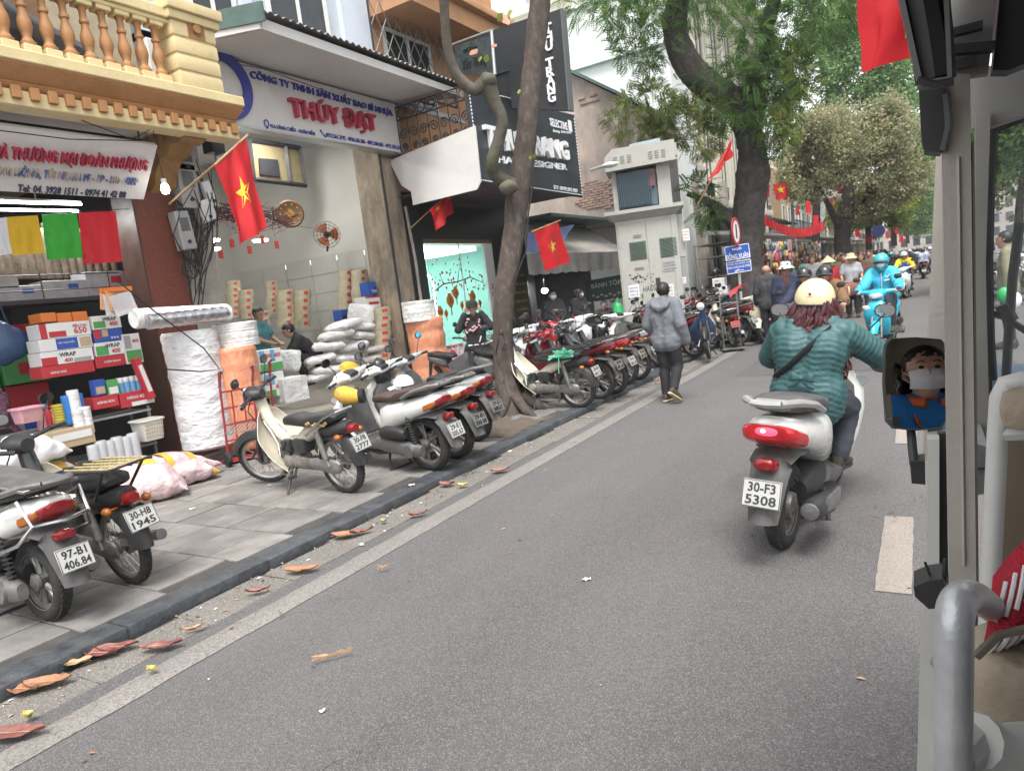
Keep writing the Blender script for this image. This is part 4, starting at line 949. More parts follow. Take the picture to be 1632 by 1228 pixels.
def make_under(label,paint,steer=-.3,RW=.283,wkind='alloy'):
 t=thing('motorbike',label,'motorbike');H=(.42,0,.80);sm=steer_mt(H,R(26),steer)
 wheel(t,'rear_wheel',(-.6,0,RW),RW,.085,wkind);wheel(t,'front_wheel',(.63,0,RW),RW,.075,wkind,mt=sm,front=True)
 b=MB();fender(b,(.63,0,RW),RW+.04,.06,10,160,.06);part('front_fender',b,paint,t,sm)
 b=MB()
 for s in(-1,1):b.tube([(.63,s*.075,RW),(.58,s*.07,.45),(.49,s*.055,.70)],[.018,.022,.024],8)
 part('fork',b,m_chr,t,sm)
 b=MB()
 for s in(-1,1):
  def fn(u,v,s=s):return(.50-.36*u+.06*v-.12*u*u,s*(.085+.11*math.sin(u*2.4)*(1-.2*v)+.02*v),.80-.22*u-.40*v*math.sin(.75+u*2.1))
  shell(b,fn,10,8,.006*s)
 part('side_fairing',b,paint,t)
 b=MB();path_loft(b,[(.50,.86,.06,.04),(.535,.76,.09,.04),(.53,.66,.085,.04),(.50,.56,.06,.03)],12,2.4);part('front_cover',b,paint,t)
 b=MB();path_loft(b,[(.41,.88,.05,.05),(.36,.74,.05,.06),(.2,.56,.05,.055),(.0,.52,.05,.055),(-.2,.58,.07,.07),(-.4,.64,.08,.07),(-.6,.68,.07,.05)]);part('frame',b,m_bpl,t)
 b=MB();b.box((.0,.01,.30),(.26,.17,.16),None,.05);b.lathe([(1e-4,.12),(.05,.115),(.075,.09),(.078,.05)],Matrix.Translation((.04,0,.31))@Matrix.Rotation(R(-90),4,'X'),18);b.tube([(.1,0,.335),(.27,0,.36)],[.06,.055],12);part('engine',b,m_eng,t)
 b=MB();b.tube([(-.05,.10,.3),(-.6,.10,RW)],[.035,.03],8);b.tube([(-.05,-.10,.3),(-.6,-.10,RW)],.025,8);part('swingarm',b,m_alloy,t)
 for s in(-1,1):
  b=MB();b.tube([(-.56,s*.125,RW+.01),(-.49,s*.12,.63)],[.02,.028],8);part('shock_absorber',b,m_bpl,t)
 b=MB();b.tube([(.2,-.06,.33),(.24,-.1,.22),(.0,-.14,.17),(-.2,-.15,.2)],.017,8);b.tube([(-.2,-.15,.2),(-.3,-.16,.23),(-.8,-.17,.34)],[.02,.048,.045],12);part('exhaust',b,m_alloy,t)
 b=MB()
 secs=[(-.12,.60,.08,.09),(-.25,.63,.125,.08),(-.5,.68,.13,.065),(-.75,.73,.11,.06),(-.92,.77,.07,.05),(-.98,.785,.03,.02)]
 body(b,secs,16,2.6);rb=part('tail_fairing',b,paint,t)
 b=MB();body(b,[(-.86,.725,.075,.04),(-.95,.745,.06,.035),(-.98,.755,.035,.02)],12,2.6);part('tail_light',b,m_rlens,rb)
 b=MB()
 for s in(-1,1):b.sph((-.9,s*.12,.69),.028,8,(1.4,.9,.9))
 part('indicator',b,m_olens,rb)
 b=MB();body(b,[(.06,.70,.05,.02),(0,.715,.10,.04),(-.14,.725,.125,.045),(-.32,.735,.13,.04),(-.5,.77,.13,.04),(-.7,.80,.115,.035),(-.78,.805,.06,.015)],18,3.2);part('seat',b,m_seat,t)
 b=MB()
 for s in(-1,1):b.tube([(-.5,s*.13,.74),(-.7,s*.13,.80),(-.9,s*.1,.85),(-.98,s*.05,.86)],.013,7)
 b.tube([(-.98,-.05,.86),(-.98,.05,.86)],.013,7);part('grab_rail',b,m_alloy,t)
 b=MB()
 def fn(u,v):
  q=v*2-1;P=[(-.5,.62),(-.72,.62),(-.86,.58),(-.94,.47),(-.99,.34)]
  k=u*4;i=min(3,int(k));f=k-i;return(P[i][0]+(P[i+1][0]-P[i][0])*f+.03*q*q*(u>.5),q*(.09-.03*u),P[i][1]+(P[i+1][1]-P[i][1])*f-.04*abs(q)**3*(1-u))
 shell(b,fn,12,6,.005);part('rear_fender',b,m_gpl,t)
 b=MB();body(b,[(.34,.985,.07,.04),(.40,.985,.125,.06),(.49,.96,.13,.065),(.56,.93,.08,.045)],16,2.3);b.tube([(.39,.1,.99),(.36,.34,1.0)],.017,8);b.tube([(.39,-.1,.99),(.36,-.34,1.0)],.017,8);hb=part('handlebar_cowl',b,paint,t,sm)
 b=MB();body(b,[(.50,.945,.12,.05),(.56,.925,.085,.042),(.58,.918,.04,.02)],14,2.2);part('headlight',b,m_clens,hb,sm)
 grips(t,hb,.38,1.0,.36,sm)
 for s in(-1,1):mirror(t,(.38,s*.2,1.0),(.34,s*.3,1.2),sm)
 kickstand(t,.0)
 PLATE['under']=((-.99,0,.49),R(20),0)
 return t
 # ================================================================== PARKED MOTORBIKES
GP='motorbikes parked on the pavement'
protos={}
PK=dict(cub=make_cub,scooter=make_scooter,under=make_under)
def placed(o,rear,yaw,z=SW,px=True,rx=-.6,lean=0,sc=1.0):
 p=at(rear[0],rear[1],z=z)if px else V((rear[0],rear[1],z))
 o.location=p-V((math.cos(R(yaw))*rx*sc,math.sin(R(yaw))*rx*sc,0))
 o.rotation_euler=(Matrix.Rotation(R(yaw),3,'Z')@Matrix.Rotation(R(lean),3,'X')).to_euler();o.scale=(sc,)*3
 o['group']=GP;return o
def copyof(key,label,mm=None,drop=()):
 return dup(protos[key],(0,0,0),0,label,GP,{a:b for a,b in(mm or{}).items()},drop=drop)
 # nearest: white scooter and black motorbike at the left edge
protos['sc_white']=make_scooter('white scooter with wide chrome guard at the left picture edge, plate 97-B1 406.84',P_['white'],-.25)
o=placed(protos['sc_white'],(80,985),181);add_plate(o,'scooter','97-B1','406.84',m_platey if False else None)
b=MB()
for s in(-1,1):b.tube([(-.5,s*.19,.5),(-.6,s*.21,.48),(-.88,s*.20,.56),(-.98,s*.15,.66),(-.9,s*.17,.8),(-.7,s*.19,.74)],.011,7)
b.tube([(-.98,-.15,.66),(-1.03,0,.655),(-.98,.15,.66)],.011,7);part('crash_bar',b,m_chr,o)
b=MB();b.box((-.45,0,.885),(1.0,.3,.02),Matrix.Rotation(R(-4),3,'Y'),.004);b.tube([(-.2,.12,.8),(-.6,.13,.86)],.012,6);part('plank_rack',b,m_alloy,o)
protos['cub_black']=make_cub('black motorbike with caged luggage rack and plate 30-H8 1945 at left',P_['black'],.3,'rack',m_cream if False else P_['cream'])
o=placed(protos['cub_black'],(215,928),178,lean=-5);add_plate(o,'cub','30-H8','1945')
b=MB()
for k in range(9):b.tube([(-.95+k*.06,-.13,.86-k*.004),(-.95+k*.06,.13,.86-k*.004)],.009,5)
for k in range(5):b.tube([(-.97,-.12+k*.06,.865),(-.4,-.12+k*.06,.84)],.009,5)
stuff(part('bamboo_mat',b,M('bamboo',(.33,.27,.14),.6,var=.25,scale=20),o))
# cream motorbike 2777
protos['cub_cream']=make_cub('cream motorbike with torn black seat standing alone in front, plate 30-F8 2777',m_creamd,.5)
o=placed(protos['cub_cream'],(556,784),174,lean=-6);add_plate(o,'cub','30-F8','2777')
b=MB()
for k in range(9):b.sph((-.40-k*.033,.118+.006*math.sin(k*2.3),.695+.012*math.sin(k*1.7)),.026,6,(1,.35,.6))
part('seat_foam',b,M('torn_foam',(.45,.30,.12),.9,var=.3,scale=40),[c for c in o.children if c.name.startswith('seat')][0])
b=MB();sm=steer_mt((.40,0,.80),R(26),.5)
for k in range(6):b.tube([(.55+.05*k,-.11,.66),(.55+.05*k,.11,.66)],.004,4)
b.tube([(.5,.11,.66),(.85,.11,.66),(.85,-.11,.66),(.5,-.11,.66)],.006,5);part('front_basket',b,m_chr,o,sm)
# two big white scooters and a third
protos['sh']=make_scooter('large white scooter with brown seat and yellow glove cover, plate 29-E1 505.67',P_['white'],.25,m_seatb,.285)
o=placed(protos['sh'],(688,748),172,lean=-4);add_plate(o,'scooter','29-E1','505.67')
a=copyof('sh','white scooter wedged second beside the brown-seated one, plate 29-B1 770.80',{'seat_brown':m_seat});placed(a,(727,729),170,lean=-3);add_plate(a,'scooter','29-B1','770.80')
a=copyof('sh','silver scooter with red tail nearest the tree, plate 29-E1 505',{'seat_brown':m_seat,'paint_white':P_['silver']});placed(a,(758,702),168,lean=-3);add_plate(a,'scooter','29-E1','505.7')
# row behind the leaning tree, tails to the street
protos['cub_strap']=a=make_cub('cream motorbike with slatted rack and green strap right of the tree trunk',P_['cream'],.35,'rack');placed(a,(925,649),174,lean=-5);add_plate(a,'cub','30-K4','4512')
st=tag(obj('strap_bundle',MB(),m_wht),'green luggage strap knotted over the rack of cream motorbike','strap')
b=MB();random.seed(8)
for k in range(14):
 q=[V((random.gauss(0,.07),random.gauss(0,.09),random.gauss(.02,.03)))for _ in range(5)];b.tube(q,.016,5,flat=.4)
b.tube([(0,.0,.02),(0,.12,.02),(.05,.17,-.12),(.03,.16,-.26)],.014,5,flat=.4);b.tube([(0,0,.02),(0,-.12,.02),(.0,-.17,-.2)],.014,5,flat=.4)
st.data=b.mesh('strap_bundle',M('strap_green',(.10,.38,.24),.6,var=.2));st.location=at(897,568,y=8.1)
protos['ub_red']=a=make_under('red motorbike third from the tree trunk with white stripe tail',P_['red'],.3);placed(a,(978,628),172,lean=-4);add_plate(a,'under','29-L5','081.34')
a=copyof('ub_red','dark red motorbike squeezed beside the strapped cream one',{'paint_red':P_['darkred']});placed(a,(957,635),172,lean=-4);add_plate(a,'under','29-H2','603.18')
a=copyof('ub_red','black motorbike with yellow number plate in the row right of the tree',{'paint_red':P_['black']});placed(a,(996,613),171,lean=-4);add_plate(a,'under','29-D1','482.90',m_platey)
a=copyof('ub_red','grey motorbike with red tail, fifth from the tree trunk',{'paint_red':P_['silver']});placed(a,(1017,605),170,lean=-4);add_plate(a,'under','29-P1','337.05')
a=copyof('sc_white','white scooter partly hidden behind the walking man in grey',{},('crash_bar','plank_rack','licence_plate'));placed(a,(1052,584),150,lean=-4);add_plate(a,'scooter','30-M2','661.23')
# second row, noses to the street
def w_place(o,x,y,yaw):o.location=(x,y,SW);o.rotation_euler=(0,0,R(yaw));o['group']=GP;return o
a=copyof('ub_red','bright red motorbike facing the street behind the strapped cream one',{},('licence_plate',));w_place(a,-6.7,12.3,-28)
a=copyof('sc_white','white scooter nose-out between two red motorbikes below the awning',{},('crash_bar','plank_rack','licence_plate'));w_place(a,-6.5,13.3,-30)
a=copyof('sc_white','black scooter nose-out beside the grey electric cabinet',{'paint_white':P_['black']},('crash_bar','plank_rack','licence_plate'));w_place(a,-6.3,14.1,-32)
a=copyof('ub_red','dark red motorbike in front of the cabinet doors',{'paint_red':P_['darkred']},('licence_plate',));w_place(a,-4.95,13.2,-35)
a=copyof('sc_white','white scooter facing out just right of the leaning trunk',{},('crash_bar','plank_rack','licence_plate'));w_place(a,-6.55,10.6,-20)
a=copyof('sc_white','second white scooter facing out under the women in hoodies',{'paint_white':P_['silver']},('crash_bar','plank_rack','licence_plate'));w_place(a,-6.7,11.4,-24)
a=copyof('sc_white','dark grey scooter half hidden behind the leaning trunk beside the man in cap',{'paint_white':P_['grey']},('crash_bar','plank_rack','licence_plate'));w_place(a,-5.75,9.15,-30)
a=copyof('ub_red','black motorbike under the awning shadow behind red one',{'paint_red':P_['black']},('licence_plate',));w_place(a,-7.3,13.6,-20)
a=copyof('ub_red','grey motorbike in the second row close to the trunk',{'paint_red':P_['grey']},('licence_plate',));w_place(a,-7.1,9.8,-12)
# group beyond the walking man
a=copyof('ub_red','red tailed motorbike directly right of the walking man',{},('licence_plate',));placed(a,(1108,568),160,lean=-4);add_plate(a,'under','29-T1','205.11')
a=copyof('ub_red','black motorbike behind the red tailed one near the cabinet',{'paint_red':P_['black']},('licence_plate',));placed(a,(1092,562),165,lean=-4);add_plate(a,'under','29-X7','174.20')
protos['cub_blue']=a=make_cub('blue motorbike facing the camera beside the upright grey hand truck',P_['blue'],-.2,'chrome',P_['blue']);placed(a,(1128,572),292,rx=.62)
a=copyof('cub_cream','cream motorbike half behind the grey hand truck',{},('licence_plate','front_basket','seat_foam'));placed(a,(1170,553),120,lean=-4);add_plate(a,'cub','29-K6','9031',M('plate_red',(.4,.05,.05),.5))
a=copyof('ub_red','dark motorbike with maroon tail past the hand truck',{'paint_red':P_['darkred']},('licence_plate',));placed(a,(1182,547),158,lean=-4);add_plate(a,'under','29-V3','559.06')
a=copyof('ub_red','black motorbike next to the ivory scooter',{'paint_red':P_['black']},('licence_plate',));placed(a,(1203,540),158,lean=-4);add_plate(a,'under','30-Z1','118.42')
a=copyof('sc_white','ivory scooter with black chest panel facing the camera near the big tree',{'paint_white':P_['ivory']},('crash_bar','plank_rack','licence_plate'));placed(a,(1213,546),283,rx=.64,z=0.02)
a=copyof('sc_white','navy scooter parked at the foot of the big tree',{'paint_white':P_['blue']},('crash_bar','plank_rack','licence_plate'));w_place(a,-3.7,17.3,200)
a=copyof('sc_white','grey scooter leaning close to the navy one by the tree',{'paint_white':P_['grey']},('crash_bar','plank_rack','licence_plate'));w_place(a,-3.9,16.6,170)
# ================================================================== PEOPLE
m_skin=M('skin',(.42,.235,.16),.55,var=.08,scale=8);m_skin2=M('skin_tan',(.33,.18,.115),.55,var=.1,scale=8)
m_hair=M('hair_black',(.012,.010,.010),.5,var=.3,scale=30,stretch=(1,1,.2));m_maroon=M('hair_maroon',(.065,.016,.018),.45,var=.5,scale=25,bump=.3)
m_eye=M('eye_dark',(.02,.015,.012),.2,var=0);m_lip=M('lips',(.30,.11,.09),.5,var=0);m_mask=M('mask_cloth',(.66,.68,.69),.8,var=.04)
def cloth(name,c,rough=.85,var=.14,**k):return M('cloth_'+name,c,rough,var=var,scale=5,bump=.18,bscale=180,**k)
m_blackc=cloth('black',(.014,.014,.016));m_navy=cloth('navy',(.022,.028,.06));m_denim=cloth('denim',(.045,.05,.065));m_greyj=cloth('grey_jacket',(.135,.143,.16),var=.08)
m_green=cloth('teal_puffer',(.03,.088,.09),.5,var=.1);m_charc=cloth('charcoal',(.04,.04,.045));m_tealt=cloth('teal_shirt',(.06,.20,.22));m_brownc=cloth('brown',(.16,.085,.04));m_greyt=cloth('grey_tee',(.33,.34,.36))
m_sky=cloth('sky_jacket',(.045,.43,.62),.6);m_blue=M('letter_blue',(0,0,0));m_yel=cloth('yellow',(.70,.55,.03));m_bluev=cloth('blue_vest',(.03,.09,.40));m_redc=cloth('red',(.42,.02,.025));m_white_c=cloth('white',(.6,.6,.6))
m_shoe=M('shoe_dark',(.05,.045,.03),.7,var=.3,scale=30);m_sole=M('shoe_sole',(.48,.38,.22),.7)
STAND=dict(pel=(0,0,.93),che=(0,0,1.25),nek=(-.01,0,1.45),hed=(.03,0,1.595),sh=(-.01,.175,1.40),el=(-.03,.235,1.13),wr=(.05,.25,.90),hip=(0,.09,.92),kn=(.02,.10,.50),an=(-.02,.10,.09),to=(.15,.12,.03))
def joints(**k):
 J={}
 for n,p in STAND.items():
  if n in('pel','che','nek','hed'):J[n]=V(p)
  else:J[n+'L']=V(p);J[n+'R']=V((p[0],-p[1],p[2]))
 for n,p in k.items():
  if n in J:J[n]=V(p)
  elif n+'L' in J:J[n+'L']=V(p);J[n+'R']=V((p[0],-p[1],p[2]))
 return J
def hand_segs(w,d,th,s,curl=.35,spread=.5,k=1.0):
 d=V(d).normalized();th=V(th);th=(th-th.dot(d)*d).normalized();n=d.cross(th)*s;segs=[]
 w=V(w)
 for i,(o,L)in enumerate(((.030,.9),(.010,1.0),(-.011,.94),(-.031,.76))):
  b=w+th*o*.55*k;kn=w+d*(.088-abs(i-1)*.005)*k+th*o*k
  segs.append((b,kn,.015*k,.0125*k));p=kn;a=curl*.7;dd=d+th*(.06*(1.5-i))*spread
  for j,l in enumerate((.042,.027,.021)):
   q=p+(dd*math.cos(a)+n*math.sin(a)).normalized()*l*L*k;segs.append((p,q,(.0098-.0012*j)*k,(.0088-.0012*j)*k));p=q;a+=curl
 b=w+d*.02*k+th*.022*k;kn=w+d*.052*k+th*.052*k+n*.012*k;t1=kn+(d*.8+th*(.45-curl*.4)+n*(.2+curl*.4)).normalized()*.034*k;t2=t1+(d*.85+th*(.05-curl*.3)+n*(.25+curl*.5)).normalized()*.028*k
 segs+=[(b,kn,.016*k,.0125*k),(kn,t1,.0115*k,.0105*k),(t1,t2,.0105*k,.0085*k)];return segs
def displace(me,fn):
 n=len(me.vertices);co=np.empty(n*3);no=np.empty(n*3);me.vertices.foreach_get('co',co);me.vertices.foreach_get('normal',no)
 co=co.reshape(-1,3);no=no.reshape(-1,3);co=co+no*fn(co)[:,None];me.vertices.foreach_set('co',co.ravel());me.update();return me
def folds(amp,seed=0,f=(7,7,15)):
 def fn(co):
  return np.array([amp*mnoise.noise((p[0]*f[0]+seed,p[1]*f[1],p[2]*f[2]))+amp*.5*mnoise.noise((p[0]*20+p[2]*9+seed,p[1]*20,p[2]*24))for p in co])
 return fn
def person(label,J,loc=(0,0,0),rz=0,vox=.018,skin=None,top=None,top_t=.022,kind='jacket',hem=-.06,bottom=None,bot_t=.018,shoes=None,sole=None,hair='short',hairm=None,look=(1,0,0),hand=None,hat=None,hatm=None,mask=None,group=None,sc=1,girth=1.0,name='person',face=True,extra=None,hood=False,collar=False,sleeve=1.0):
 t=thing(name,label,'person',loc,rz,group,sc=sc);skin=skin or m_skin;g=girth
 hc=J['hed'];f=V(look).normalized();up0=(hc-J['nek']).normalized();l=up0.cross(f).normalized()if abs(up0.dot(f))<.98 else V((0,1,0));u=f.cross(l).normalized()
 H=lambda a,b,c:hc+f*a+l*b+u*c
 pel,che,nek=J['pel'],J['che'],J['nek']
 tor=[(J['hipL'],J['hipR'],.108*g,.108*g)]
 lat=(J['shL']-J['shR']).normalized();mid=pel.lerp(che,.5)
 for s in(-1,1):tor+=[(pel+lat*s*.055*g,mid+lat*s*.05*g,.105*g,.10*g),(mid+lat*s*.05*g,che+lat*s*.075*g,.10*g,.112*g),(che+lat*s*.075*g,J['sh'+'RL'[s>0]].lerp(nek,.35),.105*g,.062)]
 tor+=[(J['shL'].lerp(nek,.15),J['shR'].lerp(nek,.15),.06,.06)]
 arms=[];legs=[]
 for S_ in 'LR':arms+=[(J['sh'+S_],J['el'+S_],.053*g,.043*g),(J['el'+S_],J['wr'+S_],.042*g,.028)]
 for S_ in 'LR':legs+=[(J['hip'+S_],J['kn'+S_],.086*g,.058),(J['kn'+S_],J['an'+S_].lerp(J['kn'+S_],.65),.056,.056),(J['an'+S_].lerp(J['kn'+S_],.65),J['an'+S_],.056,.036)]
 head=[(nek-u*.03,H(-.015,0,-.07),.056,.055),(H(-.03,0,.025),H(.005,0,.03),.088,.086),(H(.03,0,-.03),H(.035,0,-.05),.068,.058),(H(.05,0,-.088),H(.045,0,-.08),.04,.045),(H(.093,0,.012),H(.108,0,-.024),.009,.0145),(H(.088,-.03,.035),H(.088,.03,.035),.014,.014),(H(.088,0,-.055),H(.086,0,-.058),.02,.02)]
 for s in(-1,1):head+=[(H(-.005,s*.084,.012),H(-.003,s*.082,-.025),.019,.013)]
 hs_=[]
 for S_,s in(('L',1),('R',-1)):
  d=(J['wr'+S_]-J['el'+S_]).normalized();hd,th,cu=(hand or{}).get(S_,(d,(1,0,0),.4));hs_+=hand_segs(J['wr'+S_],hd,th,s,cu)
 feet=[(J['an'+S_]-V((0,0,.03)),J['to'+S_],.04,.03)for S_ in 'LR']
 bodym=capsules(tor+arms+legs+head+hs_+feet,min(vox,.011)if vox<=.014 else vox,3,'body');bodym.materials.append(skin);link('body',bodym,t)
 if face:
  b=MB()
  for s in(-1,1):b.sph(H(.098,s*.031,.012),.0125,6,(.6,1,.6))
  obj('eyes',b,m_eye,t)
  b=MB()
  for s in(-1,1):b.tube([H(.103,s*.017,.034),H(.105,s*.033,.041),H(.092,s*.05,.034)],.003,5)
  obj('eyebrows',b,m_hair,t)
  if not mask:b=MB();b.tube([H(.098,-.024,-.052),H(.109,0,-.051),H(.098,.024,-.052)],[.004,.0075,.004],6);obj('lips',b,m_lip,t)
  # clothing
 if top:
  T=top_t;segs=[(a,c,ra+T,rb+T)for a,c,ra,rb in tor]
  low=pel+V((0,0,hem));segs+=[(pel+lat*s*.06*g,low+lat*s*.065*g,.112*g+T,.118*g+T)for s in(-1,1)]
  for S_ in 'LR':
   w=J['el'+S_].lerp(J['wr'+S_],.93)
   if sleeve<1:segs+=[(J['sh'+S_],J['sh'+S_].lerp(J['el'+S_],sleeve),.06*g+T,.056*g+T)]
   else:segs+=[(J['sh'+S_],J['el'+S_],.056*g+T,.048*g+T),(J['el'+S_],w,.047*g+T,.036*g+T)]
  if kind!='tee':segs+=[(nek-u*.02,nek+u*.03,.062,.064)]
  me=capsules(segs,vox,4,'jacket');me.materials.append(top)
  if kind=='puffer':
   A=[(J['sh'+s],J['el'+s])for s in 'LR']+[(J['el'+s],J['wr'+s])for s in 'LR']
   ax=(che-pel).normalized()
   def q(co):
    out=np.zeros(len(co))
    P=[(np.array(a),np.array(b))for a,b in A]
    o0=np.array(pel);a0=np.array(ax)
    dt=np.linalg.norm((co-o0)-np.outer((co-o0)@a0,a0),axis=1)
    latd=np.abs((co-o0)@np.array(lat));tp=(co-o0)@a0
    for i,p in enumerate(co):
     best=1e9;tt=0
     for k,(a,b_)in enumerate(P):
      ab=b_-a;L=np.linalg.norm(ab);x=np.clip((p-a)@ab/L/L,0,1);dd=np.linalg.norm(p-a-ab*x)
      if dd<best:best=dd;tt=x*L+(k>=2)*.3
     if best<.1 and latd[i]>.12:z=tt
     else:z=tp[i]+.012*math.sin(latd[i]*30)+latd[i]*.2
     ph=z/.037;out[i]=.0115*(abs(math.sin(math.pi*ph))**.55-.6)+.004*mnoise.noise(p*22)+.003*mnoise.noise(V(p)*7)
    return out
   displace(me,q)
  else:displace(me,folds(.0055,len(label)%50))
  j=link('jacket' if kind!='tee' else 'shirt',me,t)
  if hood:
   b=MB();c0=nek+V((-.075,0,-.005));pts=[c0+V((.09,.10,.035)),c0+V((.0,.125,.0)),c0+V((-.05,.09,-.05)),c0+V((-.075,0,-.09)),c0+V((-.05,-.09,-.05)),c0+V((.0,-.125,.0)),c0+V((.09,-.10,.035))]
   segs=[(pts[i],pts[i+1],.042,.042)for i in range(6)]+[(c0+V((-.02,s*.05,-.02)),c0+V((-.055,0,-.1)),.04,.035)for s in(-1,1)]
   me=capsules(segs,vox,3,'hood');me.materials.append(top);displace(me,folds(.012,3));link('hood',me,t)
  if collar:
   b=MB();ring=[nek+V((math.cos(a)*.085-.0,math.sin(a)*.085,.02+.02*math.cos(a+math.pi)))for a in[i*math.pi/7 for i in range(14)]];b.tube(ring,.022,7,closed=True);obj('collar',b,collar if not isinstance(collar,bool)else top,t)
 if bottom:
  T=bot_t;segs=[(J['hipL'],J['hipR'],.112*g+T*.6,.112*g+T*.6),(J['hipL'].lerp(J['hipR'],.5),pel+V((0,0,.04)),.11*g,.108*g)]
  for S_ in 'LR':segs+=[(J['hip'+S_],J['kn'+S_],.09*g+T,.064+T),(J['kn'+S_],J['an'+S_].lerp(J['kn'+S_],.12),.062+T,.042+T)]
  me=capsules(segs,vox,3,'trousers');me.materials.append(bottom);displace(me,folds(.008,5+len(label)%30,(9,9,11)));link('trousers',me,t)
 for S_ in 'LR':
  a=J['an'+S_];o=J['to'+S_];fd=(o-a);fd.z*=.999
  d=V((fd.x,fd.y,fd.z+.05)).normalized();sd=V((0,0,1)).cross(d).normalized();n_=d.cross(sd);heel=a-d*.065-n_*.05
  rings=[]
  for x,w_,h_,zc in((0,.018,.02,.045),(.015,.036,.052,.055),(.06,.042,.058,.06),(.12,.044,.046,.05),(.18,.05,.034,.038),(.235,.044,.026,.03),(.262,.02,.014,.022)):rings.append(se(heel+d*x+n_*(zc-.015),sd,n_,w_,h_,2.6,12))
  b=MB();b.loft(rings);s1=obj('shoe',b,shoes or m_shoe,t)
  b=MB();rings=[se(heel+d*x-n_*.013,sd,n_,w_,.014,3.5,12)for x,w_ in((-.004,.02),(.012,.04),(.06,.045),(.12,.045),(.18,.053),(.238,.047),(.27,.02))];b.loft(rings);obj('sole',b,sole or m_bpl,s1)
  # hair
 hm=hairm or m_hair
 if hair and hair!='bald':
  b=MB();nu,nv=22,16
  def fn(a,c):
   th_=math.pi*c;ph=2*math.pi*a;x,y,z=math.sin(th_)*math.cos(ph),math.sin(th_)*math.sin(ph),math.cos(th_)
   lim=.12 if hair!='buzz' else .10
   q=H(-.018+x*.104,y*.094,.028+z*.102);return q+(q-hc).normalized()*.006*mnoise.noise(q*45)
  vs=[fn(i/nu,j/nv)for i in range(nu+1)for j in range(nv+1)];fs=[]
  for i in range(nu):
   for j in range(nv):
    cc=(vs[i*(nv+1)+j]+vs[(i+1)*(nv+1)+j+1])/2-hc;x,y,z=cc.dot(f),cc.dot(l),cc.dot(u)
    if(z>.055-max(0,x)*.2 and x<.09)or(x<.015 and z>-.075+(x+.02)*.6):fs.append((i*(nv+1)+j,(i+1)*(nv+1)+j,(i+1)*(nv+1)+j+1,i*(nv+1)+j+1))
  b.add(vs,fs)
  rr=random.Random(label)
  if hair in('long','wavy','pony','bob'):
   n=dict(long=46,wavy=120,pony=16,bob=46)[hair];L=dict(long=.36,wavy=.47,pony=.34,bob=.13)[hair]
   for k in range(n):
    a=rr.uniform(-1,1)*(1.75 if hair!='pony' else .12);c=math.cos(a);s=math.sin(a);z0=rr.uniform(-.04,.06)
    p=H(-.02-c*.09,s*.092,z0);ll=L*rr.uniform(.75,1.05);P=[];ph=rr.uniform(0,6)
    w=.022 if hair=='wavy' else .006
    for i in range(12):
     q=i/11;P.append(p-V((0,0,1))*ll*q-f*(c*.02+.03*q*c)+l*s*(.02+.11*q*(hair=='wavy'))+f*w*math.sin(q*13+ph)*min(1,q*3)+l*w*math.cos(q*11+ph*1.7)*min(1,q*3))
    b.tube(P,[(.016 if hair=='wavy' else .02)*(1-.6*(i/11))*(.4+.6*min(1,i/2))for i in range(12)],5)
  if hair=='bun':b.sph(H(-.12,0,.05),.045,8)
  obj('hair',b,hm,t,60)
 if hat:HATS[hat](t,H,f,l,u,hatm)
 if mask:
  b=MB()
  def fm(a,c):
   q=a*2-1;r_=c*2-1;y=q*.072;x=.112-.055*q*q-.02*r_*r_+.012*(1-abs(r_));z=-.036+r_*.052*(1-.25*abs(q));return H(x,y,z)
  shell(b,fm,12,8,.003);b.tube([H(.06,.07,-.02),H(0,.095,.01),H(-.01,.094,-.02),H(.06,.07,-.05)],.002,4);b.tube([H(.06,-.07,-.02),H(0,-.095,.01),H(-.01,-.094,-.02),H(.06,-.07,-.05)],.002,4);obj('face_mask',b,mask,t)
 if extra:extra(t,J,H,f,l,u)
 return t
def _dome(H,rx,ry,rz,z0,cut,n=26,k=11,c=(-.012,0)):
 rings=[]
 for j in range(k+1):
  th_=cut*(1-j/k);rings.append([H(c[0]+rx*math.sin(th_)*math.cos(2*math.pi*i/n),ry*math.sin(th_)*math.sin(2*math.pi*i/n),z0+rz*math.cos(th_))for i in range(n)])
 return rings
def helmet(t,H,f,l,u,m,peak=False,visor=False,full=False):
 b=MB();r=_dome(H,.143,.125,.135,.03,R(104 if not full else 118));b.loft(r,caps=False);b.add(r[-1],[tuple(range(len(r[-1])))]);r2=_dome(H,.128,.112,.12,.03,R(104));b.loft([r[0],r2[0]],caps=False);b.loft([list(reversed(x))for x in r2],caps=False);he=obj('helmet',b,m,t,60)
 b=MB();rim=_dome(H,.145,.127,.135,.03,R(104))[0];b.tube(rim,.006,6,closed=True);obj('helmet_trim',b,m_bpl,he)
 b=MB();b.tube([H(.0,.10,-.01),H(.025,.075,-.08),H(.04,0,-.135),H(.025,-.075,-.08),H(.0,-.10,-.01)],.006,5);obj('chin_strap',b,m_bpl,he)
 if peak:
  b=MB();shell(b,lambda a,c:H(.10+.075*c-.05*(a*2-1)**2,(a*2-1)*.11,.045-.035*c-.02*(a*2-1)**2),10,5,.004);obj('peak',b,m_bpl,he)
def hat_cap(t,H,f,l,u,m):
 b=MB();r=_dome(H,.112,.10,.11,.035,R(92));b.loft(r,caps=False);shell(b,lambda a,c:H(.085+.085*c-.05*(a*2-1)**2,(a*2-1)*.08,.038-.02*c-.02*(a*2-1)**2),8,4,.004);obj('cap',b,m,t,50)
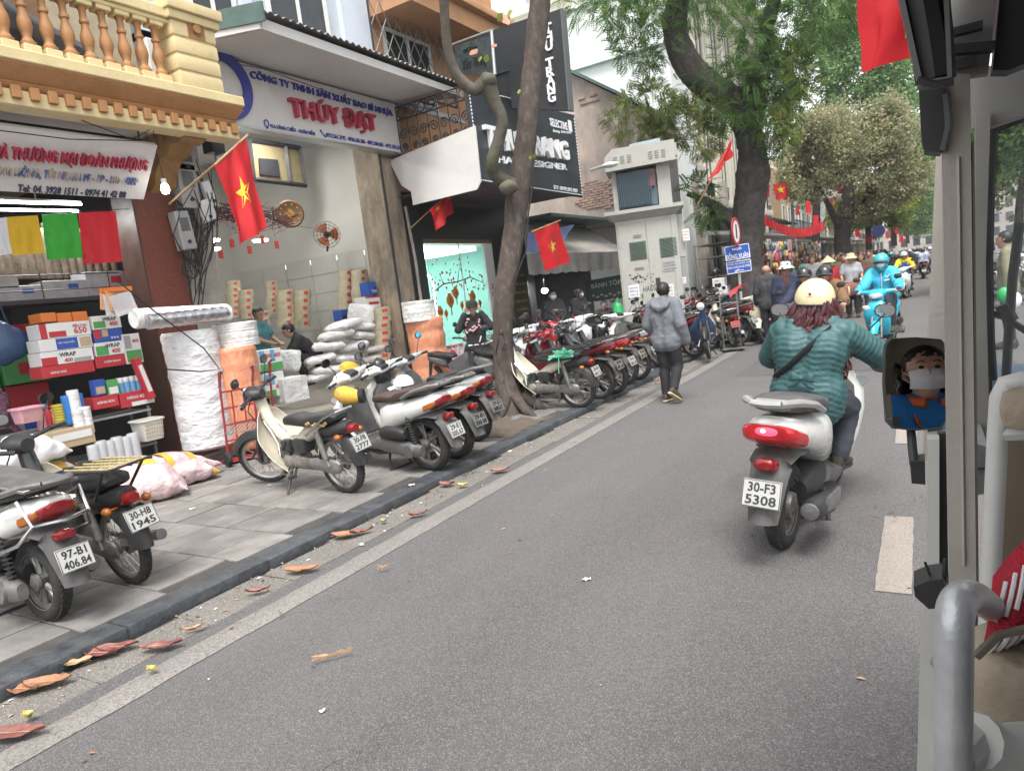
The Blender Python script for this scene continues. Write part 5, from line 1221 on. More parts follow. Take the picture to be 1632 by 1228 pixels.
def hat_bucket(t,H,f,l,u,m):
 b=MB();n=24;rings=[[H(-.01+rr*math.cos(2*math.pi*i/n),rr*math.sin(2*math.pi*i/n),z)for i in range(n)]for rr,z in((.175,.0),(.17,.012),(.118,.045),(.112,.06),(.10,.13),(.06,.143),(.005,.145))];b.loft(rings,caps=False);b.loft([[H(-.01+rr*math.cos(2*math.pi*i/n),rr*math.sin(2*math.pi*i/n),z)for i in range(n)]for rr,z in((.115,.04),(.175,-.001))],caps=False);obj('hat',b,m,t,50)
def hat_cone(t,H,f,l,u,m):
 b=MB();n=26;rings=[[H(-.01+rr*math.cos(2*math.pi*i/n),rr*math.sin(2*math.pi*i/n),z)for i in range(n)]for rr,z in((.215,.02),(.14,.09),(.07,.155),(.004,.215))];b.loft(rings,caps=False);b.loft([list(reversed([H(-.01+rr*math.cos(2*math.pi*i/n),rr*math.sin(2*math.pi*i/n),z)for i in range(n)]))for rr,z in((.213,.015),(.14,.084),(.004,.2))],caps=False);obj('conical_hat',b,m,t,50)
HATS=dict(helmet=helmet,helmet_peak=lambda*a:helmet(*a,peak=True),cap=hat_cap,bucket=hat_bucket,cone=hat_cone)
m_straw=M('straw',(.58,.49,.32),.8,var=.15,scale=30)
SIT=dict(pel=(-.2,0,.91),che=(-.17,0,1.17),nek=(-.12,0,1.33),hed=(-.07,0,1.46),sh=(-.13,.175,1.28),el=(.07,.26,1.09),wr=(.28,.31,1.02),hip=(-.2,.09,.89),kn=(.20,.17,.72),an=(.10,.15,.37),to=(.27,.17,.31))
GRIP={'L':((1,-.1,-.1),(0,-1,.3),.9),'R':((1,.1,-.1),(0,1,.3),.9)}
# --- green jacket rider from behind, on a white scooter with lit tail lamp
YAWR=84;LEAN=5.5
protos['sc_lead']=o=make_scooter('white scooter with lit red tail lamp ridden by woman in teal jacket, plate 5308',P_['white'],0,m_gpl,.235)
def green_extra(t,J,H,f,l,u):
 b=MB()
 pts=[V((-.05,-.15,1.35)),V((-.22,-.13,1.31)),V((-.335,-.02,1.19)),V((-.35,.08,1.08)),V((-.31,.17,1.00)),V((-.18,.21,.96))]
 b.tube(pts,.024,6,flat=.3);obj('cross_strap',b,m_blackc,t)
 b=MB();c=V((-.385,.0,1.01))
 for s in(-1,1):b.loft([se(c+V((0,s*.008,0)),(1,0,0),(0,0,1),.012,.015,2,8),se(c+V((-.008,s*.05,.012)),(1,0,0),(0,0,1),.018,.032,2,8),se(c+V((.0,s*.075,.004)),(1,0,0),(0,0,1),.006,.026,2,8)]);b.tube([c,c+V((-.005,s*.05,-.05)),c+V((.0,s*.08,-.06))],[.015,.014,.01],6,flat=.4)
 b.sph(c,.018,6);obj('bow',b,m_green,t)
m_hcream=M('helmet_cream',(.66,.57,.34),.25,var=.06,scale=5,coat=.4)
J=joints(**SIT);J.update(hedL=0)if False else None
J['wrR']=V((.34,-.35,1.02));J['elR']=V((.10,-.38,1.10));J['elL']=V((.02,.30,1.08));J['wrL']=V((.24,.32,1.04))
rp=at(1232,866,z=0)
o['group']='scooters ridden along the street'
placed(o,(1248,868),YAWR,z=0,rx=-.62,sc=1.07,lean=LEAN);o['group']='scooters ridden along the street'
add_plate(o,'scooter','30-F3','5308')
tl=[c for c in o.children if c.name.startswith('tail_light')][0];
b=MB();body(b,[(-.80,.665,.16,.05),(-.90,.70,.145,.05),(-.965,.725,.125,.045),(-.985,.732,.10,.035)],18,3.4);tl.data=b.mesh('tail_light',M('tail_lens_lit',(.34,.008,.012),.15,var=.1,emit=.10,coat=.5),40)
b=MB();body(b,[(-.96,.727,.075,.03),(-.983,.735,.065,.026),(-.99,.737,.03,.012)],14,2.4);obj('lamp_glow',b,M('tail_lit',(1.0,.05,.09),.2,var=0,emit=1.0),tl)
b=MB();b.sph((-.985,.015,.738),.014,8,(.5,1.4,1));obj('lamp_core',b,M('tail_core',(1.0,.75,.75),.2,var=0,emit=1.5),tl)
for c in o.children:
 if c.name.startswith('grab_rail'):c.data=c.data.copy();c.data.materials[0]=M('rack_light_grey',(.36,.36,.355),.45,metal=.3,var=.15)
gr_=person('woman in teal puffer jacket and cream helmet riding away on white scooter',J,o.location,R(YAWR),.013,top=m_green,top_t=.034,kind='puffer',hem=-.09,bottom=m_denim,bot_t=.03,hair='wavy',hairm=m_maroon,hat='helmet',hatm=m_hcream,hand=GRIP,extra=green_extra,girth=1.12,face=True)
gr_.rotation_euler=o.rotation_euler;gr_.scale=(.95,)*3
b=MB();hc_=J['hed']
for k in range(5):b.sph(hc_+V((-.155+.002*abs(k-2),0,.07))+V((0,.006*math.cos(k*1.26),.006*math.sin(k*1.26))),.005,5,(.3,1,1))
b.box(hc_+V((-.157,0,.055)),(.002,.04,.003));obj('helmet_emblem',b,m_redc,[c for c in gr_.children if c.name.startswith('helmet')][0])
# --- walking man, grey hooded jacket, seen from behind
J=joints(kn=(.0,.10,.50));J['knL']=V((.05,.09,.50));J['anL']=V((-.03,.08,.09));J['toL']=V((.15,.09,.03))
J['knR']=V((.06,-.1,.51));J['anR']=V((-.20,-.12,.20));J['toR']=V((-.06,-.17,.045));J['elL']=V((-.02,.27,1.14));J['wrL']=V((.12,.22,.98));J['elR']=V((-.06,-.26,1.12));J['wrR']=V((.06,-.27,.86));J['hed']=V((.05,0,1.60))
wk=person('man in grey hooded jacket and black trousers walking away along the gutter',J,at(1072,640,z=0),R(84),.012,top=m_greyj,top_t=.036,hem=-.05,bottom=m_blackc,bot_t=.022,shoes=m_shoe,sole=m_sole,hair='short',look=(1,.06,-.05),hood=True,skin=m_skin2,girth=1.05,sc=.93)
# --- man in cap on the pavement behind the tree
J=joints(el=(.16,.28,1.24),wr=(.13,.14,1.50))
def capman(t,J,H,f,l,u):
 b=MB();random.seed(4)
 for k in range(60):
  a=random.uniform(-2.2,2.2);z=random.uniform(1.18,1.42);r_=.155
  b.sph(V((.0+math.cos(a)*r_,math.sin(a)*(r_+.05),z)),.02,5,(.6,1,1))
 stuff(obj('blossom_print',b,M('print_pink',(.55,.33,.34),.8,var=.3),t));b=MB();b.tube([(.155,.06,1.0),(.15,.1,1.1)],.012,5);b.box((.0,0,.955),(.25,.3,.03),None,.01);obj('trim',b,m_white_c,t)
person('man in black cap and blossom print jacket holding both hands to ears',J,at(772,634,z=SW),R(-62),.016,top=cloth('black_jacket',(.016,.015,.016)),hem=-.02,bottom=cloth('jeans_dark',(.03,.035,.04)),hat='cap',hatm=m_blackc,extra=capman,look=(1,-.1,0),hand={'L':((-.3,-.4,.9),(1,0,.3),.7),'R':((-.3,.4,.9),(1,0,.3),.7)},sc=.94)
# --- the two men in the white shop
J=joints(el=(.12,.22,1.14),wr=(.30,.10,1.05));pz=.26
person('man in teal polo shirt standing among white rolls in the shop',J,at(410,505,x=-9.7)*1+V((0,0,0))-V((0,0,at(410,505,x=-9.7).z-.36)),R(20),.018,top=m_tealt,kind='tee',sleeve=.6,top_t=.02,hem=-.08,bottom=m_navy,look=(1,-.2,-.35),sc=.97)
J=joints(pel=(-.12,0,.42),che=(.10,0,.70),nek=(.22,0,.86),hed=(.31,0,.97),sh=(.18,.175,.82),el=(.34,.2,.58),wr=(.5,.1,.42),hip=(-.12,.09,.42),kn=(.28,.15,.50),an=(.10,.13,.09),to=(.27,.15,.03))
person('man in black shirt crouching over white sacks in the shop',J,V((-9.0,8.35,.60)),R(235),.018,top=m_blackc,top_t=.02,hem=-.02,bottom=m_blackc,look=(1,0,-.5))
# --- woman in the packaging shop
J=joints(pel=(0,0,.5),che=(.08,0,.80),nek=(.12,0,.98),hed=(.19,0,1.09),sh=(.10,.165,.94),el=(.30,.25,.76),wr=(.32,.10,.97),hip=(0,.09,.5),kn=(.4,.12,.48),an=(.38,.12,.09),to=(.54,.13,.03))
m_flor=M('floral_pink',(.36,.14,.19),.8,var=.3,scale=30,col2=(.10,.05,.08),thr=.5,soft=.04,s2=30)
person('woman in pink floral blouse resting her head on one hand at the shop counter',J,V((-9.35,3.75,.3)),R(-55),.016,top=m_flor,top_t=.022,hem=-.02,bottom=m_charc,hair='bun',look=(1,.3,-.35),hand={'L':((-.4,-.6,.7),(1,0,.3),.8),'R':((1,.3,0),(0,1,.2),.4)})
# --- women in hoodies under the awning and the seated person
J=joints(el=(.03,.25,1.13),wr=(.2,.12,1.02))
person('young woman in charcoal hoodie with white mask and ponytail under the awning',J,V((-7.35,14.3,SW)),R(-40),.018,top=m_charc,top_t=.04,hem=-.1,bottom=m_blackc,hair='pony',mask=m_mask,hood=True,sc=.95,extra=lambda t,J,H,f,l,u:words(t,'URBAN',(.165,0,1.24),(0,1,0),(0,0,1),.2,m_white_c,depth=.003,bold=.002,name='hoodie_print'))
person('young woman in black hoodie turning aside with mask under her chin',J,V((-6.9,14.75,SW)),R(-15),.018,top=cloth('hoodie_black',(.02,.021,.025)),top_t=.04,hem=-.1,bottom=m_blackc,hair='long',look=(.6,.8,0),mask=m_mask,hood=True,sc=.93)
J=joints(pel=(-.1,0,.48),che=(.0,0,.80),nek=(.06,0,.98),hed=(.11,0,1.10),sh=(.03,.175,.94),el=(.2,.22,.72),wr=(.38,.1,.68),hip=(-.1,.09,.47),kn=(.32,.14,.50),an=(.28,.13,.09),to=(.44,.14,.03))
person('seated person in dark clothes at the back of the awning stall',J,V((-7.0,16.4,SW)),R(-60),.02,top=m_charc,hem=0,bottom=m_blackc,sc=1.0)
# --- person in dark helmet behind the cabinet
J=joints(el=(.1,.25,1.15),wr=(.22,.12,1.08),hed=(.07,0,1.585))
person('person in black coat and dark helmet standing right of the cabinet',J,V((-4.75,19.0,SW)),R(-120),.02,top=m_blackc,top_t=.035,hem=-.12,bottom=m_blackc,hat='helmet',hatm=P_['black'],look=(1,0,-.5),sc=.97)
# ================================================================== GOODS, FLAGS, SHOP FITTINGS
m_foam=M('foam_white',(.64,.64,.645),.4,var=.08,scale=4,bump=1,bscale=6,bdist=.05,stretch=(1,1,2));m_film=M('film_orange',(.60,.25,.14),.33,var=.14,scale=4,bump=1,bscale=7,bdist=.05,stretch=(1,1,.5));m_film2=M('film_white',(.64,.63,.61),.33,var=.1,bump=1,bscale=9,bdist=.04)
m_foil=M('foil',(.55,.56,.57),.25,metal=.9,var=.2,bump=.3,bscale=30);m_pinkf=M('film_pink',(.60,.44,.45),.38,var=.1,bump=1,bscale=9,bdist=.05);m_rollc=M('roll_cream',(.48,.43,.30),.35,var=.18,scale=8,bump=.25,bscale=20)
m_sack=M('sack_white',(.60,.595,.58),.6,var=.1,bump=1,bscale=9,bdist=.04);m_stk=M('sticker_red',(.55,.06,.05),.5,var=0);m_card=M('cardboard',(.36,.24,.13),.8,var=.12);m_tapey=M('tape_yellow',(.60,.34,.05),.4,var=.15)
m_clear=M('clear_film',(.75,.76,.78),.2,var=.1,bump=.6,bscale=20,alpha=.55);m_cored=M('roll_core',(.12,.10,.08),.9)
KM={k:M('carton_'+k,c,.5,var=.05)for k,c in dict(white=(.64,.64,.62),red=(.42,.03,.04),blue=(.03,.08,.33),green=(.08,.30,.09),orange=(.58,.16,.03),sky=(.12,.33,.55),pink=(.6,.3,.35),tan=(.42,.32,.2),grey=(.3,.3,.3),dark=(.03,.03,.035)).items()}
def span(x0,y0,x1,y1,X):
 ym,xm=(y0+y1)/2,(x0+x1)/2
 return at(x0,ym,x=X).y,at(x1,ym,x=X).y,at(xm,y1,x=X).z,at(xm,y0,x=X).z
def carton(px,X,dep,mats,label,words_=None,rows=None,group='packaging cartons on the shop counter',cat='box'):
 ya,yb,za,zb=span(*px,X);cx,cy=X-dep/2,(ya+yb)/2
 t=thing('carton',label,cat,(cx,cy,za),0,group);w,h=yb-ya,zb-za
 b=MB();b.box((0,0,h/2),(dep,w-.004,h-.003),None,.004);obj('body',b,mats[0],t)
 if rows:
  for(u0,v0,u1,v1,mm)in rows:
   b=MB();b.box((dep/2+.001,-w/2+w*(u0+u1)/2,h*(v0+v1)/2),(.002,w*(u1-u0)-.006,h*(v1-v0)-.004));obj('print',b,KM[mm],t)
 for(tx,u,v,ww,mm)in words_ or[]:
  words(t,tx,(dep/2+.0021,-w/2+w*u,h*v),(0,1,0),(0,0,1),w*ww,KM[mm]if isinstance(mm,str)else mm,depth=.001,bold=.003)
 return t
K1,K2,K3='ラップラップ','400','650'
CT=[((65,498,90,513),'orange','small orange packet, left one of three on top of the carton stack',[],[]),((91,498,115,513),'orange','small orange packet, middle one of three on the carton stack',[],[]),((116,496,140,512),'orange','small orange packet, right one of three on the carton stack',[],[]),((62,513,145,537),'white','white and red carton marked 650 under the orange packets',[('650',.78,.38,.26,'red'),('SIÊU DAI',.78,.72,.28,'red')],[(0,0,.14,1,'red'),(.16,.05,.5,.45,'red')]),((62,537,148,557),'white','white carton with a blue print panel below the 650 carton',[('BỌC THỰC PHẨM',.5,.6,.3,'white')],[(.3,.05,.72,.95,'blue'),(.75,.1,.98,.9,'tan')]),((64,557,150,579),'white','white carton with red corner marked 400 under the blue panel carton',[('400',.5,.25,.16,'red'),('WRAP',.5,.68,.32,'dark')],[(0,0,.3,.6,'red'),(.6,.0,.95,.35,'grey')]),((66,579,152,598),'red','red carton at the base of the left carton stack',[('MÀNG BỌC',.3,.4,.3,'white')],[]),((146,502,193,524),'white','white and green carton marked 400 topmost of the right stack',[('400',.72,.35,.3,'red'),('WRAP',.6,.72,.5,'dark')],[(.03,.1,.45,.6,'green')]),((149,524,196,544),'blue','blue carton with red end second from top in the right stack',[('★★★',.7,.3,.3,'white')],[(0,.3,.25,1,'red'),(.28,.4,.5,1,'tan')]),((151,544,199,566),'white','green photo carton marked 400 third from top in right stack',[('400',.68,.3,.3,'red'),('WRAP',.6,.72,.5,'dark')],[(.02,.05,.45,.75,'green')]),((152,566,205,584),'red','red and white carton lowest of the right stack',[('CUỘN NILON',.5,.5,.5,'white')],[])]
for px,c,lab,wd_,rw in CT:carton(px,-8.3,.28,[KM[c]],lab,wd_,rw)
carton((198,531,226,579),-8.28,.12,[KM['white']],'upright white green carton marked 400 standing right of the stacks',[('400',.7,.75,.4,'red')],[(.05,.05,.95,.45,'green'),(.05,.5,.45,.95,'grey')])
carton((148,630,190,650),-8.2,.25,[KM['red']],'long red carton, left one on the wire shelf',[('MÀNG BỌC',.5,.5,.7,'white')],[])
carton((191,622,246,646),-8.2,.25,[KM['red']],'long red carton, right one on the wire shelf',[('MÀNG BỌC',.5,.6,.6,'white')],[(.3,.0,1,.3,'white')])
carton((413,556,450,590),-8.1,.3,[KM['white']],'upper white green carton marked 400 in the pile behind the red trolley',[('400',.8,.7,.3,'red'),('400',.4,.7,.3,'red')],[(0,0,1,.35,'green'),(.02,.4,.25,.98,'sky'),(.5,.4,.7,.98,'sky')],'cartons behind the red trolley')
carton((422,592,455,632),-8.1,.3,[KM['white']],'lower white carton marked 400 in the pile behind the red trolley',[('400',.7,.4,.4,'red')],[(0,0,.5,.3,'green'),(.05,.5,.5,.95,'sky')],'cartons behind the red trolley')
carton((452,600,492,640),-8.0,.35,[m_sack],'plain white cube package on the shop doorstep with torn flap',[],[],'cartons behind the red trolley')
carton((586,448,612,470),-8.9,.2,[KM['blue']],'blue tool carton on top of the cream roll stack by the pillar',[('TOOL',.4,.3,.4,'white')],[(.4,.4,.8,.6,'dark')],'cartons on the roll stacks')
carton((583,471,620,490),-8.85,.28,[KM['white']],'white carton with red print under the blue tool carton',[('PLIER',.75,.5,.3,'grey')],[(0,.85,1,1,'red'),(.12,.3,.55,.55,'red')],'cartons on the roll stacks')
carton((543,492,566,510),-9.3,.2,[KM['blue']],'small dark blue carton leaning against roll stacks',[],[(.1,.1,.5,.5,'dark')],'cartons on the roll stacks')
def roll(a,r,h,mat,label,name='film_roll',group=None,core=True,axis=None,wob=.0,n=26,sticker=False,cat='roll',rings=0):
 """upright or lying roll of film with a hollow core"""
 t=thing(name,label,cat,a,0,group)
 if axis:t.rotation_euler=V(axis).to_track_quat('Z','Y').to_euler()
 prof=[(r*.25,h),(r*.93,h)];pr=[(r*.9,0),(r,h*.02)]
 k=22 if wob>.02 else 8
 for i in range(1,k):pr.append((r*(1+wob*(random.random()-.5)),h*i/k))
 if rings:pr=[(r*(1+wob*math.sin(i*1.6)),h*i/rings)for i in range(rings+1)]
 pr+=[(r,h*.98),(r*.95,h),(r*.3,h),(r*.3,h-.02)]
 b=MB();b.lathe([(1e-4,0)]+pr+[(1e-4,h-.02)],None,n)
 if wob>.02 and not rings:
  sd=random.random()*40;b.v=[tuple(V((p[0],p[1],p[2]))+V((p[0],p[1],0))*(.05*mnoise.noise((p[0]*5/max(r,.1)*.4+sd,p[1]*5/max(r,.1)*.4,p[2]*6))))for p in b.v]
 obj('film',b,mat,t,50)
 if sticker:b=MB();b.lathe([(r*1.005,h*.3),(r*1.005,h*.75)],Matrix.Rotation(R(-20),4,'Z'),4,(-.25,.25));obj('sticker',b,m_stk,t)
 return t
def roll_px(cx,yt,yb,wpx,X,mat,label,**k):
 a=at(cx,yb,x=X);c=at(cx,yt,x=X);dpt=(a-CAMP).length;r=wpx/2*dpt/1130;return roll(V((X,(a.y+c.y)/2,a.z)),r,c.z-a.z,mat,label,**k)
 # big foam rolls at the red column
roll_px(318,525,716,76,-7.75,m_foam,'tall white foam roll wrapped in clear film standing by the red column',wob=.05)
b=MB()
roll_px(385,551,716,64,-7.55,m_film,'orange wrapped film roll standing behind the red hand trolley',wob=.06)
roll_px(376,514,553,64,-7.6,m_film2,'short white roll resting on the orange roll behind the trolley',wob=.03)
a,c=at(213,508,x=-7.6),at(362,498,x=-7.6);roll(a,.115,(c-a).length,m_foam,'white foam tube lying across the top of the tall foam roll',axis=c-a,wob=.03)
a,c=at(235,513,x=-7.45),at(360,499,x=-7.45);roll(a,.085,(c-a).length,m_foil,'silver foil tube lying in front of the white foam tube',axis=c-a,rings=34,wob=.05)
roll_px(682,505,606,60,-7.85,m_film,'orange film roll standing beside the nail salon poster',wob=.06)
roll_px(668,479,512,54,-7.85,m_film2,'white film roll on top of the orange roll near the glass door',wob=.03)
b=MB();q=[at(188,448,x=-7.35),at(245,495,x=-7.3),at(325,555,x=-7.3),at(350,588,x=-7.3),at(320,592,x=-7.3),at(262,588,x=-7.35)];b.tube(q,.008,5);tag(obj('rope',b,m_cable),'dark rope tied round the tall white foam roll','rope')
# stacks of cream film rolls inside the white shop
random.seed(11)
STK=[(372,448,506,22,-11.2,6,'at the far left of the shop'),(393,462,508,22,-11.0,4,'second from the left behind the man in teal'),(433,448,500,18,-11.6,6,'just right of the man in teal'),(456,462,520,26,-10.8,5,'middle one above the crouching man'),(482,462,522,26,-11.2,5,'right of the crouching man'),(551,430,500,24,-10.2,6,'left one of the pair before the tiled wall'),(573,430,512,26,-9.8,8,'right one of the pair before the tiled wall'),(604,490,596,40,-8.85,9,'by the stone pillar'),(420,495,530,20,-10.5,3,'lowest one beside the man in teal')]
for cx,yt,yb,wp,X,n,desc in STK:
 for k in range(n):
  yb_,yt_=yb+(yt-yb)*k/n,yb+(yt-yb)*(k+1)/n
  roll_px(cx+random.uniform(-1,1),yt_,yb_,wp,X,m_rollc,f'{ORD[k]} cream roll up in the stack {desc}',group='stacked film rolls in the white shop',sticker=True,n=18)
  # white sacks
sackm=[]
for k in range(3):
 b=MB();n,q=16,10;rings=[]
 for i in range(n+1):
  u=i/n;x=(u-.5);w=.5*(1-abs(2*x)**5)**.35+.02
  rg=se((x,0,0),(0,1,0),(0,0,1),.36*(.75+.25*w*2),.17*w*2*(.9 if u not in(0,1)else .25),2.8,18)
  rings.append([p+(p*.07*mnoise.noise(p*5+V((k*7,0,0))))+V((0,0,.03*mnoise.noise(p*9+V((k,3,0)))))for p in rg])
 b.loft(rings);sackm.append(b.mesh('sack',m_sack,60))
SK=[(520,590,.5,'bottom left'),(555,592,.5,'bottom middle'),(588,590,.45,'bottom right'),(508,572,.45,'second row left'),(545,572,.5,'second row middle'),(585,573,.45,'second row right'),(520,552,.5,'third row left'),(560,553,.5,'third row middle'),(592,556,.4,'third row right'),(535,534,.5,'fourth row left'),(572,535,.5,'fourth row right'),(548,518,.55,'topmost'),(572,521,.45,'tucked under the topmost'),(600,590,.4,'rightmost low'),(505,600,.4,'leftmost low')]
for i,(px,py,s,d)in enumerate(SK):
 o=link('sack',sackm[i%3]);p=at(px,py,x=-8.75-.012*(py%7));o.location=p;o.scale=(s*1.2,s*1.25,s*.95);o.rotation_euler=(random.uniform(-.1,.1),random.uniform(-.12,.12),R(80+random.uniform(-25,25)))
 tag(o,f'white woven sack, {d} in the sack pile behind the scooters','sack','white sacks piled in the shop')
for px,py,rot,lab in((455,575,(1.3,.1,.3),'upright crumpled white sack in front of the crouching man'),(575,500,(1.4,.2,.2),'white bag standing between roll stacks and sack pile')):
 o=link('sack',sackm[1]);o.location=at(px,py,x=-8.9);o.scale=(.55,.5,.45);o.rotation_euler=rot;tag(o,lab,'sack')
for k in range(4):
 b=MB();b.box((0,0,0),(.5,.62,.05),None,.02);p=at(655,612,x=-7.9);o=obj('paper_pack',b,m_sack,None,35,V((p.x,p.y,SW+.07+k*.056)),(0,0,random.uniform(-.12,.12)));tag(o,f'flat white paper pack, {ORD[k]} in the pile left of the orange roll','pack','flat paper packs')
 # red hand trolley
def trolley():
 t=thing('hand_trolley','red tubular hand trolley with small wheels parked by the foam rolls','hand truck',at(392,735,z=SW),R(165));mr=M('trolley_red',(.33,.03,.035),.4,var=.15,coat=.3)
 b=MB()
 for s in(-1,1):b.tube([(0,s*.20,.10),(-.12,s*.20,.95),(-.2,s*.2,1.12),(-.2,s*.17,1.15)],.015,8)
 for z in(.3,.5,.7,.9):x=-.12*(z-.1)/.85;b.tube([(x,-.2,z),(x,.2,z)],.012,6)
 for y in(-.07,.07):b.tube([(-.03,y,.3),(-.11,y,.9)],.01,6)
 obj('frame',b,mr,t)
 for s in(-1,1):b=MB();b.tube([(-.12,s*.2,.95),(-.17,s*.2,1.13),(-.24,s*.2,1.17),(-.32,s*.2,1.17)],.017,8);obj('handle',b,m_chr,t)
 b=MB();b.box((.14,0,.035),(.30,.42,.012),None,.004);obj('toe_plate',b,mr,t)
 for s in(-1,1):
  b=MB();mt=Matrix.Translation((-.08,s*.24,.09))@Matrix.Rotation(R(90),4,'X');b.lathe([(.05,-.02),(.085,-.022),(.09,0),(.085,.022),(.05,.02)],mt,18);w=obj('wheel',b,m_tyre,t);b=MB();b.lathe([(1e-4,-.018),(.05,-.02),(.05,.02),(1e-4,.018)],mt,14);obj('rim',b,mr,w)
 return t
protos['trolley']=trolley();t2=dup(protos['trolley'],at(420,725,z=SW)+V((-.3,.25,0)),R(165),'second red hand trolley partly behind the first one')
# grey hand truck further on
t=thing('hand_truck','grey steel hand truck standing upright between parked motorbikes','hand truck',at(1168,556,z=SW*.5),R(-70));mg=M('truck_grey',(.2,.2,.2),.5,metal=.4,var=.2)
b=MB()
for s in(-1,1):b.tube([(0,s*.17,.05),(-.08,s*.17,1.15)],.018,6)
for z in(.2,.45,.7,.95,1.13):b.tube([(-.08*z,-.17,z),(-.08*z,.17,z)],.014,6)
b.box((.12,0,.03),(.28,.44,.012));obj('frame',b,mg,t)
for s in(-1,1):b=MB();b.lathe([(1e-4,-.02),(.1,-.02),(.1,.02),(1e-4,.02)],Matrix.Translation((-.08,s*.22,.1))@Matrix.Rotation(R(90),4,'X'),14);obj('wheel',b,m_tyre,t)
# hanging sample bags of shop A
for px,c,lab in(((-14,346,16,406),'white','white sample bag hanging at the left picture edge'),((10,343,66,405),'yellow','yellow plastic sample bag hanging from the line'),((66,339,128,412),'green','green plastic sample bag hanging between yellow and red'),((124,336,190,419),'red','red plastic sample bag hanging nearest the column')):
 a,b_,c_,d_=at(px[0],px[1]+3,x=-8.2),at(px[2]-6,px[1],x=-8.2),at(px[2]+4,px[3]-2,x=-8.3),at(px[0]+9,px[3]+2,x=-8.3);mb=MB();s0=random.random()*9
 shell(mb,lambda u,v:(a.lerp(b_,u)).lerp(d_.lerp(c_,u),v)+V((.018*mnoise.noise((u*5+s0,v*2,s0))*(.3+v),0,0)),14,10,.004)
 tag(obj('sample_bag',mb,M('bag_'+c,dict(white=(.6,.6,.62),yellow=(.58,.36,.015),green=(.035,.33,.035),red=(.50,.02,.03))[c],.3,var=.06,bump=.3,bscale=14,coat=.2)),lab,'bag','plastic sample bags on the line')
b=MB();b.tube([at(-20,345,x=-8.2),at(100,338,x=-8.2),at(205,333,x=-8.2)],.004,4);tag(obj('line',b,m_cable),'thin line holding the coloured plastic sample bags','line')
# upper shelf with packages and foil rolls
sh=thing('shelf','dark overhead shelf full of translucent packages in the packaging shop','shelf',(-9.0,3.5,2.1));z=at(100,482,x=-9.0).z
b=MB();b.b2((-.35,-4,z-2.1),(.1,1.8,z-2.1+.05));obj('board',b,KM['dark'],sh);b=MB()
for zz in(.15,.33):b.tube([(.1,-4,z-2.1+zz),(.1,1.75,z-2.1+zz)],.008,5)
for y in(-2.4,-1.6,-.8,0,.8,1.6):b.tube([(.1,y,z-2.1),(.1,y,z-2.1+.36)],.007,5)
obj('rail',b,m_iron,sh)
for k,(x0,y0,x1,y1)in enumerate(((-10,455,72,482),(70,446,140,476),(138,432,208,470),(-40,440,30,460))):
 carton((x0,y0,x1,y1),-9.05,.35,[M('package_translucent',(.34,.34,.36),.3,var=.2,bump=.4,bscale=12)],'translucent grey package, %s on the overhead shelf'%('leftmost long one','middle one','rightmost tall one','upper left one')[k],[],[(.55,.5,.8,.8,('blue','blue','red','grey')[k])],'packages on the overhead shelf')
for k in range(15):
 p=at(2+k*13,445,x=-9.5);q=at(2+k*13,350+(k*37%23),x=-9.5)
 roll(V((-9.5,p.y,p.z)),.072,q.z-p.z,M('foil_brown',(.16,.13,.10),.3,metal=.4,var=.5,scale=6),'glossy brown film roll behind the sample bags, %s from the left'%('first',*ORD[1:])[k],group='film rolls behind the sample bags',n=12)
a=thing('sachet_bundle','bundle of clear sachets with orange headers hanging by the red column','bundle',at(187,478,x=-8.0))
for k in range(4):b=MB();b.box((.02*k,.03*(k-2),-.05*(k%2)),(.02,.27,.24),Matrix.Rotation(R(8*k-10),3,'X'),.004);s_=obj('sachet',b,m_clear if k%2 else M('sachet_orange',(.55,.28,.15),.4,var=.3),a);b=MB();b.box((.02*k+.005,.03*(k-2),.12),(.022,.25,.05));obj('header',b,KM['orange'],s_)
# shelf unit and counter
su=thing('shelf_unit','slotted steel shelf unit carrying bottles and baskets at the left','shelf',(-8.35,3.3,.13))
b=MB()
for y in(-.95,-.25,.55,1.6):
 for x in(-.3,.1):b.box((x,y,.38),(.03,.03,.78))
obj('uprights',b,M('steel_grey',(.22,.22,.22),.5,metal=.5),su)
for z in(.3,.72):b=MB();b.box((-.1,.32,z),(.46,2.6,.025));obj('shelf_board',b,M('steel_shelf',(.3,.3,.29),.5,metal=.3),su)
b=MB();b.box((-.6,-1.8,.65),(.9,2.5,.05));obj('table_top',b,m_wood,su)
ZS=.13+.735
def bottle(px,py,h,r,mat,cap,lab,X=-8.3,z=ZS):
 p=at(px,py,x=X);t=thing('bottle',lab,'bottle',(X,p.y,z),0,'bottles on the shelf');b=MB();b.lathe([(r*.9,0),(r,.01),(r,h*.65),(r*.5,h*.8),(r*.4,h*.86)],None,14);obj('body',b,mat,t);b=MB();b.lathe([(r*.5,h*.85),(r*.55,h),(1e-4,h)],None,12);obj('cap',b,cap,t)
bottle(55,620,.26,.045,KM['pink'],KM['red'],'pink bottle with red cap on the shelf unit');bottle(66,618,.27,.045,KM['red'],KM['sky'],'red bottle with blue cap on the shelf unit');bottle(76,618,.24,.045,KM['pink'],KM['red'],'pale pink bottle beside the yellow stack')
for k in range(8):p=at(84,612,x=-8.25);b=MB();b.tube([(0.05*math.cos(a),.05*math.sin(a),0)for a in[i*.524 for i in range(12)]],.016,6,closed=True);tag(obj('tape_ring',b,M('ring_yellow',(.5,.42,.06),.5),None,40,(-8.25,p.y,ZS+.02+k*.03)),f'yellow tape ring, {ORD[k]} in the tall stack of rings','tape','stack of yellow tape rings')
